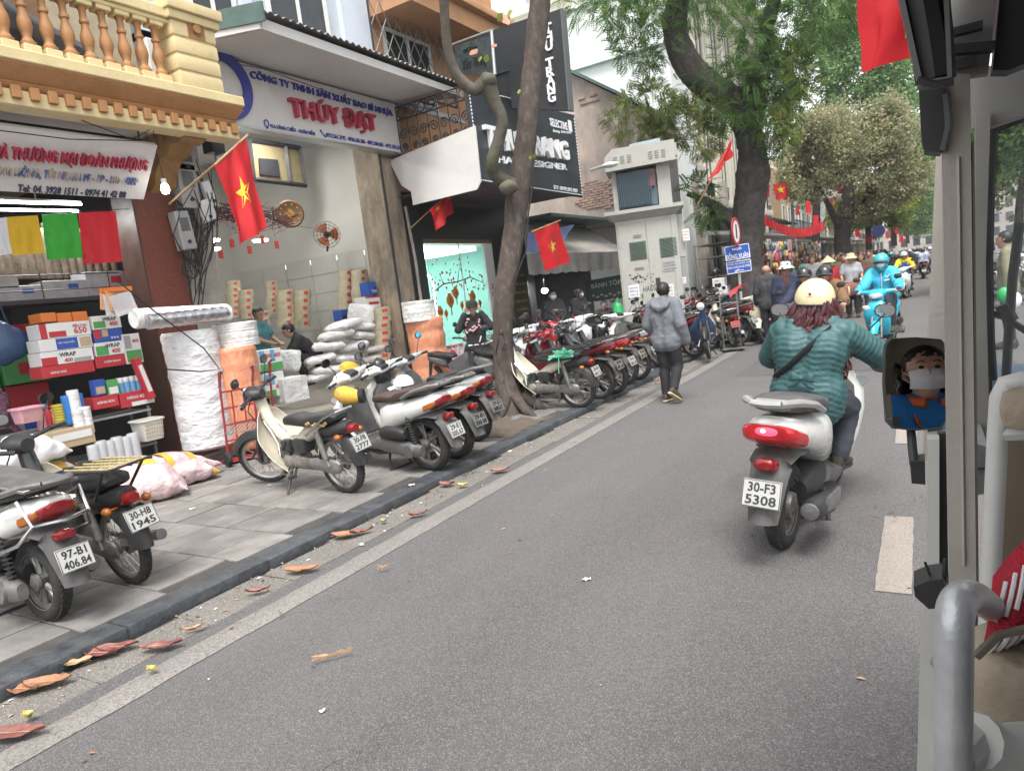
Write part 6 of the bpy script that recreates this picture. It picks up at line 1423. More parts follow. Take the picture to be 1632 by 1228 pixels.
for px,lab in((102,'left'),(117,'right')):p=at(px,610,x=-8.2);roll(V((-8.2,p.y,ZS)),.065,.33,M('roll_blue',(.02,.16,.45),.4,var=.1),f'bright blue roll, {lab} one of two on the shelf',n=16)
for k,(px,h)in enumerate(((122,.28),(134,.3),(128,.5))):p=at(px,650,x=-8.05);roll(V((-8.05-.1*(k==2),p.y,ZS-.12)),.06,h,m_foam,('left short','right short','taller back')[k]+' white roll at the corner of the shelf',n=16)
for k in range(5):p=at(194+k*9.5,606,x=-8.25);t=roll(V((-8.3,p.y,ZS+.09)),.042,.33,m_foam,'slim white tube with blue band, %s in the row above the red cartons'%('first','second','third','fourth','fifth')[k],group='tubes with blue bands',n=14);b=MB();b.lathe([(.0425,.06),(.0425,.27)],None,14);obj('band',b,KM['sky'],t)
for k in range(2):carton((150+k*21,604,169+k*21,630),-8.22,.1,[KM[('blue','green')[k]]],('dark blue glove packet left of the green one on the wire shelf','green leafy packet beside the dark blue glove packet')[k],[],[(.1,.1,.9,.55,('tan','white')[k])])
ld=thing('leaning_carton','long red carton leaning against the red column','box',at(240,632,x=-8.15)+V((0,0,0)),rot=(R(12),0,0));b=MB();b.box((0,0,.24),(.1,.08,.52),None,.004);obj('body',b,KM['red'],ld);b=MB();b.box((.051,0,.24),(.002,.05,.34));obj('print',b,KM['white'],ld)
for k in range(6):p=at(146+k*13.5,706,x=-8.0);roll(V((-8.0,p.y,.12)),.062,.5+.02*(k%2),M('roll_clear',(.5,.51,.53),.3,var=.12,bump=.3,bscale=14),'clear film roll standing, %s from the left in the row under the shelf'%('first','second','third','fourth','fifth','sixth')[k],group='clear rolls under the shelf',n=16)
def basket(px,py,w,h,X,mat,lab):
 p=at(px,py,x=X);t=thing('basket',lab,'basket',(X,p.y,p.z));b=MB();n=26
 b.loft([se((0,0,0),(1,0,0),(0,1,0),w*.42,w*.42,5,n),se((0,0,h*.9),(1,0,0),(0,1,0),w*.5,w*.5,5,n)]);obj('body',b,mat,t);b=MB()
 b.tube(se((0,0,h*.93),(1,0,0),(0,1,0),w*.52,w*.52,5,n),.014,6,closed=True);obj('rim',b,mat,t);b=MB()
 for i in range(7):
  for j in range(4):b.box((w*(.43+.012*j),(i-3)*w*.11,h*(.2+j*.17)),(.012,w*.06,h*.07))
 stuff(obj('weave',b,KM['tan'],t))
basket(239,700,.3,.26,-8.1,M('basket_white',(.55,.53,.48),.6),'white lidded plastic basket on the ground by the red column');basket(46,672,.25,.16,-8.2,KM['pink'],'pink basket on the lower shelf at left')
ba=thing('carton','brown carton of white switches on the shelf','box',(-8.1,at(95,655,x=-8.1).y,ZS-.22));b=MB();b.box((0,0,.1),(.25,.5,.2),None,.006);obj('body',b,KM['tan'],ba);b=MB();b.box((.13,.02,.12),(.004,.4,.08));obj('print',b,KM['white'],ba)
# soft packages on the pavement
def soft(label,p,size,rz,mat,seed,tilt=0,tape=None,name='package',pts=None):
 t=thing(name,label,'package',p,rot=(0,tilt,rz));L,Wd,Hh=size;b=MB();n=26;rings=[]
 for i in range(n+1):
  u=i/n;w=max(.1,1-abs(2*u-1)**2.6)
  rg=se(((u-.5)*L,0,Hh/2*(.5+.5*w)),(0,1,0),(0,0,1),Wd/2*(.86+.14*w),Hh/2*w,2.8,26);rings.append([q+V((0,0,.03*mnoise.noise((q.x*9+seed,q.y*9,q.z*6))+.016*mnoise.noise((q.x*22+seed,q.y*22,q.z*14))))+V((0,.03*mnoise.noise((q.x*12+seed,3,q.z*10)),0))for q in rg])
 b.loft(rings);obj('wrap',b,mat,t,60)
 for(u0,u1)in tape or[]:
  b=MB();rr=[]
  for k in range(4):
   u=u0+(u1-u0)*k/3;w=max(.1,1-abs(2*u-1)**2.6);cz=Hh/2*(.5+.5*w);rr.append([q+(q-V(((u-.5)*L,0,cz)))*.10 for q in se(((u-.5)*L,0,cz),(0,1,0),(0,0,1),Wd/2*(.86+.14*w),Hh/2*w,2.8,26)])
  b.loft(rr,caps=False);obj('tape',b,m_tapey,t,60)
 return t
pg=lambda px,py:at(px,py,z=SW)
soft('long pink wrapped roll with yellow tape lying beside the foam roll',V((-7.25,(at(172,720,x=-7.25).y+at(312,710,x=-7.25).y)/2,SW)),(1.3,.4,.36),R(88),m_pinkf,1,0,[(.32,.42),(.5,.56),(.7,.76)])
soft('pink package with yellow taped end lying on the pavement by the trolley',pg(300,770)+V((0,0,0)),(.62,.36,.26),R(75),m_pinkf,2,0,[(.86,.97)])
soft('drooping pink sack standing in front of the taped pink roll',pg(262,795)+V((-.1,0,0)),(.55,.5,.36),R(60),m_pinkf,3)
soft('white package with yellow tape stripes below the black luggage rack',pg(235,800)+V((-.15,-.1,0)),(.36,.28,.18),R(40),m_film2,4,0,[(.3,.5),(.65,.75)])
soft('white and yellow taped parcel behind the black motorbike seat',V((-6.9,3.15,SW)),(.85,.5,.36),R(80),m_film2,5,0,[(.2,.27),(.4,.47),(.6,.67),(.8,.87)])
soft('yellow taped carton standing under the clear plastic pack',V((-7.55,3.45,SW)),(.6,.4,.5),R(85),m_film2,6,0,[(.1,.3),(.4,.55),(.7,.8)])
soft('clear plastic pack of white sheets on top of the taped carton',V((-7.5,3.2,.62)),(.62,.45,.3),R(85),M('pack_clear',(.6,.6,.62),.25,var=.12,bump=.6,bscale=18),7)
soft('crumpled white sheet heap left of the taped parcel',V((-6.9,2.45,SW)),(.9,.6,.42),R(70),m_film2,8)
# nail salon poster stand
ps=thing('poster_stand','pink nail salon poster stand reading Nail care beside the glass door','poster stand',V((-7.75,at(735,600,x=-7.75).y,SW)),rot=(0,R(-8),R(-6)))
b=MB();b.box((0,0,.42),(.05,.62,.84),None,.006);obj('board',b,KM['pink'],ps)
for s,z in((1,.62),(1,.22)):b=MB();b.box((.026,.03,z),(.004,.5,.36));pn=obj('poster',b,M('poster_print',(.50,.42,.45),.4,var=.6,scale=9,col2=(.5,.12,.1),thr=.58,soft=.05,s2=6),ps)
words(ps,'Nail care, Gội',(.03,.03,.80),(0,1,0),(0,0,1),.46,KM['dark'],depth=.002,bold=.002)
b=MB();b.sph((.03,-.08,.66),.1,8,(.1,1,.75));obj('lips_print',b,KM['red'],ps);b=MB()
for k in range(4):b.tube([(.032,-.16+k*.05,.5),(.032,-.15+k*.045,.6)],.02,6,flat=.4)
stuff(obj('nails_print',b,KM['pink'],ps))
# electric meters and cables on the grey pillar
for px,py,w,h,rx,lab,mm in((292,259,.34,.24,0,'topmost grey meter box under the balcony bracket',m_metalbox),(296,298,.34,.58,0,'large grey double meter box on the pillar',m_metalbox),(291,368,.26,.50,.1,'narrow grey breaker case low on the pillar',m_metalbox),(325,337,.30,.28,.35,'white tilted telecom box facing the street',m_plas),(330,310,.16,.34,.3,'slim white cable duct box tilted beside telecom box',m_plas)):
 p=at(px,py,x=XF+.1);t=thing('meter_box',lab,'meter box',p,rot=(rx,0,0),group='meter boxes on the pillar');b=MB();b.box((0,0,0),(.16,w*.8,h),None,.012);obj('case',b,mm,t);b=MB();b.box((.082,0,h*.15),(.006,w*.5,h*.35),None,.002);obj('cover',b,M('meter_window',(.12,.13,.14),.3,var=.2)if mm is m_metalbox else KM['white'],t);b=MB();b.cyl((.08,0,-h*.3),(.095,0,-h*.3),.025,10);obj('knob',b,m_bpl,t)
random.seed(21);cb=thing('cable_bundle','tangled black cables running down the grey pillar','cables',(XF+.1,6.1,2.5))
for k in range(26):
 p=at(random.uniform(272,345),random.uniform(250,330),x=XF+.12);q=at(random.uniform(300,322),random.uniform(380,500),x=XF+.1);mid=p.lerp(q,.5)+V((random.uniform(0,.12),random.uniform(-.25,.25),random.uniform(-.2,.1)))
 b=MB();b.tube([p-V(cb.location),p.lerp(mid,.5)+V((.03,.06,0))-V(cb.location),mid-V(cb.location),mid.lerp(q,.5)-V((0,.05,0))-V(cb.location),q-V(cb.location)],random.uniform(.005,.011),5);obj('cable',b,m_cable,cb)
for px,py,r_ in((306,405,.11),(303,428,.12)):p=at(px,py,x=XF+.15)-V(cb.location);b=MB();b.tube([p+V((.02*math.sin(3*t_),r_*math.cos(t_),r_*math.sin(t_)))for t_ in[i*.4 for i in range(16)]],.007,5,closed=True);b.tube([p+V((.02,r_*.9*math.cos(t_),r_*1.1*math.sin(t_)))for t_ in[i*.4 for i in range(16)]],.006,5,closed=True);obj('cable_loop',b,m_cable,cb)
for(a0,a1),lab in((((250,228),(268,300)),''),):pass
bl=thing('bulb_lamp','lit white bulb hanging from a wire at the balcony corner','lamp',at(263,300,x=-7.7));b=MB();b.lathe([(1e-4,-.07),(.035,-.06),(.05,-.02),(.04,.03),(.03,.05)],None,16);obj('bulb',b,m_bulb,bl);b=MB();b.lathe([(.032,.05),(.03,.11),(1e-4,.11)],None,12);obj('socket',b,m_plas,bl);b=MB();b.tube([(0,0,.1),(.02,-.03,.35),(0,-.12,.62)],.005,5);obj('wire',b,m_cable,bl)
for pts in([(0,208),(110,222),(248,225)],[(130,192),(210,222),(243,205),(251,232)],[(300,88),(420,110),(560,160)]):b=MB();b.tube([at(x,y,x=-7.5)for x,y in pts],.006,5);tag(obj('wire',b,m_cable),'loose black wire along the shop sign near pixel row %d'%pts[0][1]if False else('black wire sagging along the top of the first sign','thin wire looping to the sign corner','black cable stretched over the ring logo')[(0,130,300).index(pts[0][0])],'wire')
spk=thing('wall_speaker','small dark speaker box hung under the balcony end','speaker',at(340,232,x=-7.9));b=MB();b.box((0,0,0),(.2,.2,.22),None,.02);obj('case',b,m_bpl,spk);b=MB();b.box((-.02,.05,-.2),(.03,.06,.2));obj('bracket',b,m_alu,spk)
# shop B interior fittings
fan=thing('wall_fan','round wall fan with orange blades on the shop side wall','fan',at(521,374,x=-9.35));fan.rotation_euler=(0,0,R(-40))
b=MB()
for r_ in(.06,.12,.18,.24):b.tube([(.0+.07*(1-r_/.25),r_*math.cos(a),r_*math.sin(a))for a in[i*.393 for i in range(16)]],.004,4,closed=True)
for k in range(16):a=k*.393;b.tube([(.07,0,0),(0,.24*math.cos(a),.24*math.sin(a))],.0035,4)
stuff(obj('guard',b,m_iron,fan))
for k in range(3):b=MB();a=k*2.09;shell(b,lambda u,v:(.01+.04*(v-.5),(.04+.17*u)*math.cos(a+(v-.5)*1.3),(.04+.17*u)*math.sin(a+(v-.5)*1.3)),5,5,.004);obj('blade',b,M('fan_orange',(.45,.12,.03),.4),fan)
b=MB();b.cyl((-.25,0,0),(.05,0,0),.05,12);b.tube([(-.2,0,0),(-.25,0,-.2),(-.4,0,-.25)],.02,6);obj('motor',b,m_bpl,fan)
ck=thing('wall_medallion','round wooden medallion with gold characters on the shop wall','medallion',at(462,341,x=-10.2));ck.rotation_euler=(0,0,R(-35));b=MB();mt=Matrix.Rotation(R(90),4,'Y');b.lathe([(1e-4,.03),(.2,.03),(.23,.05),(.26,.03),(.26,0),(1e-4,0)],mt,28);obj('plate',b,m_wood,ck)
for k in range(10):b=MB();a=k*.628;b.box((.036,.18*math.cos(a),.18*math.sin(a)),(.01,.035,.03));obj('character',b,m_gold,ck)
b=MB();b.box((.036,0,0),(.01,.13,.13),Matrix.Rotation(R(45),3,'X'));obj('character',b,m_gold,ck)
mz=MB();q=[at(x,y,x=-10.6)for x,y in((398,222),(478,236),(488,295),(405,284))];mz.prism(q,(-.05,0,0));mw=prt('mezzanine_window',mz,M('pane_amber',(.30,.25,.14),.15,var=.15),Bh)
for A_,B_ in(((398,222),(405,284)),((405,286),(488,296)),((478,236),(488,295)),((455,233),(462,290)),((398,222),(478,236))):f=MB();f.tube([at(*A_,x=-10.57),at(*B_,x=-10.57)],.045,4);prt('window_frame',f,KM['dark'],mw)
f=MB();q=[at(x,y,x=-10.58)for x,y in((412,252),(442,255),(446,282),(414,278))];f.prism(q,(.02,0,0));prt('screen',f,KM['dark'],mw)
pl=thing('hanging_garland','dark red twig garland with small red paper charms hanging in the doorway','garland',at(390,345,x=-8.6));b=MB();random.seed(6)
for k in range(150):
 a=V((0,random.uniform(-.75,.75),random.uniform(-.1,.1)));b.tube([a,a+V((random.uniform(-.1,.1),random.gauss(0,.18),random.uniform(-.12,.16))),a+V((random.uniform(-.1,.1),random.gauss(0,.28),random.uniform(-.2,.14)))],[.006,.005,.002],4)
stuff(obj('twigs',b,M('twig_red',(.10,.015,.02),.7,var=.4),pl))
for px,py in((333,383),(352,405),(370,388),(398,398),(418,382),(441,390)):p=at(px,py,x=-8.6)-V(pl.location);b=MB();b.box(p,(.02,.07,.12),None,.004);c_=obj('paper_charm',b,m_dred,pl);b=MB();b.tube([p+V((0,0,.06)),V((0,p.y*.9,.0))],.003,4);obj('string',b,m_dred,c_)
for px,py in((337,383),(338,397),(415,383)):p=at(px,py,x=-10.0);t=thing('downlight','lit round ceiling lamp in the white shop, %s'%{337:'upper left',338:'lower left',415:'right'}[px],'lamp',p,group='downlights of the white shop');b=MB();b.lathe([(1e-4,-.02),(.12,-.02),(.14,.01),(1e-4,.01)],None,16);obj('diffuser',b,m_bulb,t)
def lamp_light(name,loc_,w,size,par=None,col=(1,.98,.95)):
 l_=bpy.data.lights.new(name,'AREA');l_.energy=w;l_.size=size;l_.color=col;o=bpy.data.objects.new(name,l_);COL.objects.link(o);o.location=loc_;return o
for x_,y_,w_ in((-10.0,7.4,15),(-10.0,9.2,15),(-12.2,8.4,12)):  # extra square lamps with area lights, added to brighten the shop interior
 t=thing('downlight','added square ceiling lamp brightening the white shop, %s'%{7.4:'near the street at left',9.2:'near the street at right',8.4:'at the back'}[y_],'lamp',(x_,y_,5.27),0,'downlights of the white shop');b=MB();b.box((0,0,0),(.5,.5,.04),None,.01);obj('diffuser',b,m_bulb,t);lamp_light('lamp_light',(x_,y_,5.2),w_,.5)
lamp_light('tube_light',at(62,326,x=-9.2)+V((0,0,-.1)),14,.8);lamp_light('stall_light',at(868,463,x=-8.3)+V((0,0,.3)),14,.4)
# flags
m_flag=M('flag_red',(.52,.008,.014),.6,var=.06,scale=3,bump=.2,bscale=10);m_star=M('flag_star',(.68,.55,.03),.5,var=.05);m_pole=M('bamboo_pole',(.35,.22,.11),.6,var=.25)
def star5(fn,su,sv,cu=.5,cv=.5,k=1.0):
 b=MB();P=[]
 for i in range(10):a=-math.pi/2+i*math.pi/5;r_=1 if i%2==0 else .382;P.append((cu+su*r_*math.cos(a),cv+sv*r_*math.sin(a)))
 return P
def flag(label,fn,pole=None,star=(.5,.5,.18,.27),nu=24,nv=16,group='red flags with yellow star along the street',name='flag',off=.006,nrm_=V((1,0,0))):
 o0=V(fn(.5,.5));t=thing(name,label,'flag',o0,0,group);b=MB();shell(b,lambda u,v:V(fn(u,v))-o0,nu,nv,.003);obj('cloth',b,m_flag,t,60)
 if star:
  cu,cv,su,sv=star;P=star5(None,su,sv,cu,cv);b=MB()
  for sg_ in(off,-off-.003):
   c=V(fn(cu,cv))-o0+nrm_*sg_;n0=len(b.v);vs=[c]
   for i in range(10):
    for q in(0,.5):
     a_,b__=P[i],P[(i+1)%10];u,v=a_[0]+(b__[0]-a_[0])*q,a_[1]+(b__[1]-a_[1])*q;vs.append(V(fn(u,v))-o0+nrm_*sg_)
   b.add(vs,[(0,1+i,1+(i+1)%20)for i in range(20)])
  obj('star',b,m_star,t,0)
 if pole:b=MB();b.tube([V(p)-o0 for p in pole],.014,7);obj('pole',b,m_pole,t)
 return t
def quadflag(pts,X=None,y=None,d=None,wave=.03,seed=0,k=3):
 q=[at(px,py,x=X,y=y,d=d)for px,py in pts]
 def fn(u,v):
  p=q[0].lerp(q[1],u).lerp(q[3].lerp(q[2],u),v);return p+V((wave*math.sin(u*k*3.1+v*2+seed)*(.25+v)+wave*.6*mnoise.noise((u*4+seed,v*3,0)),wave*.4*math.sin(u*5+v*3),0))
 return fn
flag('large red flag with yellow star hanging before the white shop doorway',quadflag(((341,264),(393,217),(425,362),(383,392)),X=-6.9,wave=.05,seed=1),pole=[at(395,215,x=-6.9),at(343,262,x=-6.9),at(270,325,x=-7.9)],star=(.55,.5,.2,.19))
flag('small furled red flag on a slanting bamboo pole left of the glass door',quadflag(((684,335),(722,303),(719,340),(697,370)),X=-7.6,wave=.05,seed=2),pole=[at(730,293,x=-7.5),at(652,366,x=-8.3)],star=(.3,.2,.12,.1))
flag('tilted red flag with yellow star right of the leaning tree trunk',quadflag(((850,368),(889,353),(906,418),(871,431)),X=-6.2,wave=.03,seed=3),pole=[at(848,369,x=-6.2),at(893,351,x=-6.2)],star=(.52,.5,.24,.17))
flag('narrow furled red flag in front of the leaning tree trunk',quadflag(((836,82),(842,82),(847,123),(836,122)),X=-4.7,wave=.02,seed=4),star=None)
# caps and covers on the scooters
gl=thing('hand_cover','yellow printed hand cover on the handlebar of the brown seated scooter','glove',V((0,0,0)));b=MB();p=at(585,625,d=7.6)
b.loft([se(V((0,k*.05,-.01*k)),(1,0,0),(0,0,1),r_,r_*.9,2.3,14)for k,r_ in enumerate((.04,.09,.105,.1,.085,.07))]);gl.location=at(533,628,d=7.3);gl.rotation_euler=(0,0,R(-60));obj('cloth',b,M('print_yellow',(.62,.40,.03),.7,var=.2,col2=(.5,.2,.12),thr=.6,s2=14),gl);b=MB();b.loft([se(V((0,.25+k*.05,-.05)),(1,0,0),(0,0,1),.08,.075,2.3,12)for k in range(2)]);obj('cuff',b,m_blackc,gl)
gl=thing('hand_cover','yellow and black hand cover on the far grip of the brown seated scooter','glove',at(545,587,d=7.6));b=MB();b.loft([se(V((0,k*.05,-.01*k)),(1,0,0),(0,0,1),r_,r_*.9,2.3,14)for k,r_ in enumerate((.04,.08,.095,.09,.07))]);obj('cloth',b,M('print_yellow2',(.55,.36,.03),.7,var=.2),gl)
gl=thing('bag','black crinkled bag over the mirror of second white scooter','bag',at(607,592,d=7.9));b=MB();b.sph((0,0,0),.13,12,(.7,.9,1.2));b.v=[tuple(V(p)*(1+.25*mnoise.noise(V(p)*12)))for p in b.v];obj('film',b,M('bag_black',(.02,.02,.022),.3,bump=.5,bscale=15),gl)
cp=thing('cap','white baseball cap lying on a parked scooter seat','cap',at(642,614,d=7.4)+V((0,0,-.03)),rot=(0,0,R(200)));HATS['cap'](cp,lambda a,b_,c:V((a,b_,c)),V((1,0,0)),V((0,1,0)),V((0,0,1)),M('cap_white',(.66,.66,.66),.8))
random.seed(71);kk=list('white tan grey red blue green'.split())
for i in range(6):
 for j in range(5):
  c_=random.choice(kk);y_=1.7+i*.58;t=thing('carton',f'{c_} carton in shop back stock, {ORD[j]} from floor, {("first", "second", "third", "fourth", "fifth", "sixth")[i]} pile from left','box',(-10.6+random.uniform(-.05,.05),y_,.13+j*.4),R(random.uniform(-3,3)),'cartons stacked at the back of the packaging shop')
  b=MB();b.box((0,0,.195),(.4,.54,.385),None,.006);obj('body',b,KM[c_],t);b=MB();b.box((.202,random.uniform(-.1,.1),.2),(.003,.3,.16));obj('print',b,KM[random.choice(kk)],t)
bg_=thing('bag','dark blue carrier bag hanging at the left inside the packaging shop','bag',at(10,545,x=-8.7));b=MB();b.sph((0,0,0),.2,10,(.6,.9,1.2));b.v=[tuple(V(p)*(1+.3*mnoise.noise(V(p)*7)))for p in b.v];b.tube([(0,-.05,.2),(0,0,.5),(0,.05,.2)],.012,5);obj('film',b,M('bag_navy',(.02,.05,.12),.4,var=.2,bump=.5,bscale=14),bg_)
# ================================================================== BEYOND: kiosk, awning stall, houses
m_kio=M('kiosk_paint',(.36,.355,.32),.6,var=.08,scale=3,col2=(.24,.22,.18),thr=.66,soft=.08,s2=5,bump=.1);m_kgrn=M('grille_green',(.10,.135,.105),.6,var=.1);m_trafo=M('transformer_blue',(.085,.125,.15),.45,var=.15,metal=.2)
# electric kiosk: local x along its front (right in the photo), local y into depth
k0=at(1000,500,d=15.9);k1=at(1085,500,d=15.9);ka=math.atan2((k1-k0).y,(k1-k0).x);kw=1.30
kx=thing('electric_kiosk','tall grey electric cabinet with blue finned transformer and green vent grilles','electric cabinet',V(((k0+k1)/2).to_2d()).to_3d()+V((0,.0,SW)),ka)
def kp(px,py,yy=0):
 n_=V((-math.sin(ka),math.cos(ka),0));o=V(kx.location)+n_*yy;r=ray(px,py);k=(o-CAMP).dot(n_)/r.dot(n_);q=CAMP+r*k-V(kx.location);return V((q.x*math.cos(ka)+q.y*math.sin(ka),yy,q.z))
HW=kw/2;DK=1.1;zt=kp(1040,345).z;z1=kp(1040,335).z
b=MB();b.b2((-HW,0,0),(HW,DK,zt));obj('body',b,m_kio,kx)
b=MB();b.b2((-HW+.03,-.018,.15),(-.012,-.002,zt-.1),.004);d1=obj('door',b,m_kio,kx);b=MB();b.b2((.012,-.018,.15),(HW-.1,-.002,zt-.1),.004);d2=obj('door',b,m_kio,kx)
for(x0,y0,x1,y1),d_ in(((1005,383,1029,416),d1),((1053,376,1079,411),d2)):
 a,c=kp(x0,y1,-.02),kp(x1,y0,-.02);b=MB();b.b2((a.x,-.028,a.z),(c.x,-.019,c.z),.003)
 g=obj('vent_grille',b,m_kgrn,d_);b=MB()
 for k in range(14):z=a.z+.03+(c.z-a.z-.06)*k/13;b.box(((a.x+c.x)/2,-.032,z),(c.x-a.x-.05,.01,.014),Matrix.Rotation(R(30),3,'X'))
 stuff(obj('louvres',b,m_kgrn,d_))
for(x0,y0,x1,y1),n,mm in(((1009,373,1022,380),'plate',m_alloy),((1012,425,1026,431),'plate',m_alloy),((1046,442,1052,456),'lock',m_bpl),((1003,453,1018,475),'notice',KM['white']),((1056,413,1080,433),'warning_notice',KM['grey']),((1060,452,1073,474),'notice',KM['white']),((1085,441,1093,452),'notice',KM['white']),((1089,364,1098,384),'notice',KM['white']),((1012,487,1035,498),'plate',m_kgrn)):
 a,c=kp(x0,y1,-.02),kp(x1,y0,-.02);b=MB();b.b2((a.x,-.026-.003*(n!='plate'),a.z),(c.x,-.018,c.z));o=obj(n,b,mm,kx)
 if mm in(KM['white'],KM['grey']):
  for i,tx in enumerate({'warning_notice':('CẤM ĐẾN GẦN','CÓ ĐIỆN','NGUY HIỂM'),'notice':('BÁN NHÀ','0912','LIÊN HỆ')}[n]):
   words(kx,tx,((a.x+c.x)/2,-.03,c.z-(c.z-a.z)*(.22+.28*i)),(1,0,0),(0,0,1),(c.x-a.x)*.75,KM['blue']if x0<1050 else(KM['red']if x0 in(1089,)else KM['dark']),h=(c.z-a.z)*.17,depth=.001,bold=.001)
b=MB();random.seed(2)
p=kp(1028,460,-.021)
for ch,k in zip('HAOS',range(4)):pass
words(kx,'HAOS',p+V((.1,0,0)),(1,0,.12),(0,0,1),(.3),KM['dark'],h=.13,depth=.002,shear=.3,name='graffiti')
for k in range(60):
 q=kp(random.gauss(1020,9),random.uniform(436,452),-.02)if k<30 else kp(random.uniform(1000,1100),random.uniform(440,520),-.02);b.box(q,(random.uniform(.01,.05),.002,random.uniform(.008,.04)))
stuff(obj('peeling_marks',b,KM['dark'],kx,0))
b=MB();pr=[(-HW-.02,zt),(-HW-.16,zt+.12),(-HW-.16,zt+.2)]
b.loft([[V((sx*(HW+e),y0 if y0<.5 else y0,z))for sx,y0 in((-1,-e),(1,-e),(1,DK+e),(-1,DK+e))]for e,z in((.0,zt-.02),(.17,zt+.12),(.2,zt+.13),(.2,zt+.21),(.0,zt+.22))]);obj('cornice',b,m_kio,kx,20)
zc=zt+.22;ztop=kp(1040,262).z;zr=kp(1040,240).z
b=MB();b.b2((HW-.30,.02,zc),(HW-.0,.5,ztop));b.b2((-HW+.02,.02,zc),(-HW+.28,.5,ztop));
pst=obj('post',MB().b2((HW-.30,.02,zc),(HW-.02,.6,ztop)),m_kio,kx);obj('post',MB().b2((-HW+.02,.02,zc),(-HW+.13,.6,ztop)),m_kio,kx)
b=MB();b.prism([(-HW-.08,-.2,ztop-.04),(-HW-.08,-.2,ztop+.26),(-HW+.1,-.2,ztop+.42),(HW+.12,-.2,ztop+.42),(HW+.12,-.2,ztop-.0)],(0,1.1,0));obj('hood_box',b,m_kio,kx,20)
b=MB()
for x in(-.5,-.35,-.2,.25,.38,.52):
 for k in range(4):b.box((x,-.203,ztop+.1+k*.045),(.09,.012,.016))
stuff(obj('hood_louvres',b,M('louvre_grey',(.2,.2,.185),.6),kx));b=MB();b.b2((-.15,-.205,ztop),(-.13,-.19,ztop+.42));b.b2((HW+.121,-.1,ztop+.1),(HW+.16,.2,ztop+.36));obj('hood_trim',b,m_kio,kx)
b=MB();b.prism([(-.2,-.05,ztop+.421),(.5,-.05,ztop+.421),(.48,-.05,ztop+.52),(-.15,-.05,ztop+.49)],(0,.8,0));obj('roof_tank',b,M('pale_blue_metal',(.3,.38,.42),.5),kx)
b=MB();b.b2((-HW+.15,.06,zc+.03),(HW-.32,.75,ztop-.06),.01);tf=obj('transformer',b,m_trafo,kx);fm=MB();fm.b2((0,0,0),(.018,.14,ztop-zc-.18),.003);fme=fm.mesh('cooling_fin',m_trafo)
for k in range(17):link('cooling_fin',fme,kx,(-HW+.15+k*.043,-.09,zc+.06))
b=MB();b.cyl((HW-.42,-.02,ztop-.2),(HW-.42,.06,ztop-.2),.03,8);b.b2((HW-.5,-.02,ztop-.45),(HW-.36,.05,ztop-.1));obj('terminal_box',b,KM['red']if False else M('terminal_brown',(.2,.06,.05),.5),kx)
b=MB();b.b2((HW+.002,.1,zt-.95),(HW+.17,.5,zt-.02),.006);obj('side_meter_case',b,m_kio,kx);b=MB();b.b2((HW-.1,-.03,0),(HW+.03,DK*.2,zt-.02));obj('corner_post',b,m_kio,kx)
lp=thing('wall_lamp','small grey street lamp sticking out between brick wall and electric cabinet','lamp',at(972,263,d=15.5));b=MB();b.sph((0,0,0),.12,8,(1.6,1,.5));obj('shade',b,m_plas,lp);b=MB();b.tube([(-.1,.02,.02),(-.5,.1,.0)],.03,6);obj('arm',b,m_metalbox,lp)
# awning stall
aw2=thing('awning_stall','low eatery with grey cloth awning and green menu board','stall',(-8.4,17,0));m_awn=M('awning_cloth',(.30,.275,.25),.85,var=.15,scale=3,bump=.4,bscale=8);m_val=M('valance_grey',(.17,.165,.155),.85,var=.2,scale=4,bump=.3)
YA0,YA1=12.6,19.0
b=MB();shell(b,lambda u,v:V((-8.3+1.35*v,YA0+2.4*(1-v)+(YA1-YA0-2.4*(1-v))*u,3.35-.85*v-.10*math.sin(v*3.1)+.03*mnoise.noise((u*6,v*3,0)))),30,8,.01);prt('awning_cloth',b,m_awn,aw2,60)
b=MB();shell(b,lambda u,v:V((-6.95+.03*math.sin(u*60)*v,YA0+(YA1-YA0)*u,2.5-(.42+.03*abs(math.sin(u*40)))*v)),120,4,.006);prt('valance',b,m_val,aw2,60)
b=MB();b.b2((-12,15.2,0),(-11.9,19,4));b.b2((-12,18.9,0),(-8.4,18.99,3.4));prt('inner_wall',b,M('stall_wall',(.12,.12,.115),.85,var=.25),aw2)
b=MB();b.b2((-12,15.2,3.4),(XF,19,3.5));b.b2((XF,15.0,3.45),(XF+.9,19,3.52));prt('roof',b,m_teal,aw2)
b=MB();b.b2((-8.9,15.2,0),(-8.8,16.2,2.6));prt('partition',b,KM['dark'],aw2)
mb_=thing('menu_board','dark green board reading BÁNH TÔM at the back of the eatery','sign',at(968,460,y=18.6));q=[at(932,448,y=18.6),at(998,436,y=18.6),at(1000,474,y=18.6),at(934,482,y=18.6)];b=MB();b.prism([x-V(mb_.location)for x in q],(0,.04,0));obj('board',b,M('board_green',(.02,.06,.05),.5,var=.2),mb_);words(mb_,'BÁNH TÔM',(q[0]+q[1])/2-V(mb_.location)+V((.02,-.003,-.17)),q[1]-q[0],(0,0,1),.95,M('letter_pale',(.45,.47,.43),.5),depth=.004,bold=.002);b=MB()
for k in range(8):b.sph((-.45+k*.13,-.006,-.15-.05*(k%2)),.05,6,(1,.1,.6))
stuff(obj('food_print',b,KM['tan'],mb_))
m2=thing('menu_board','tall dark menu board with yellow writing beside the leaning trunk','sign',at(829,472,x=-8.2));b=MB();b.box((0,0,0),(.05,.75,1.3));obj('board',b,M('board_olive',(.05,.05,.03),.6),m2)
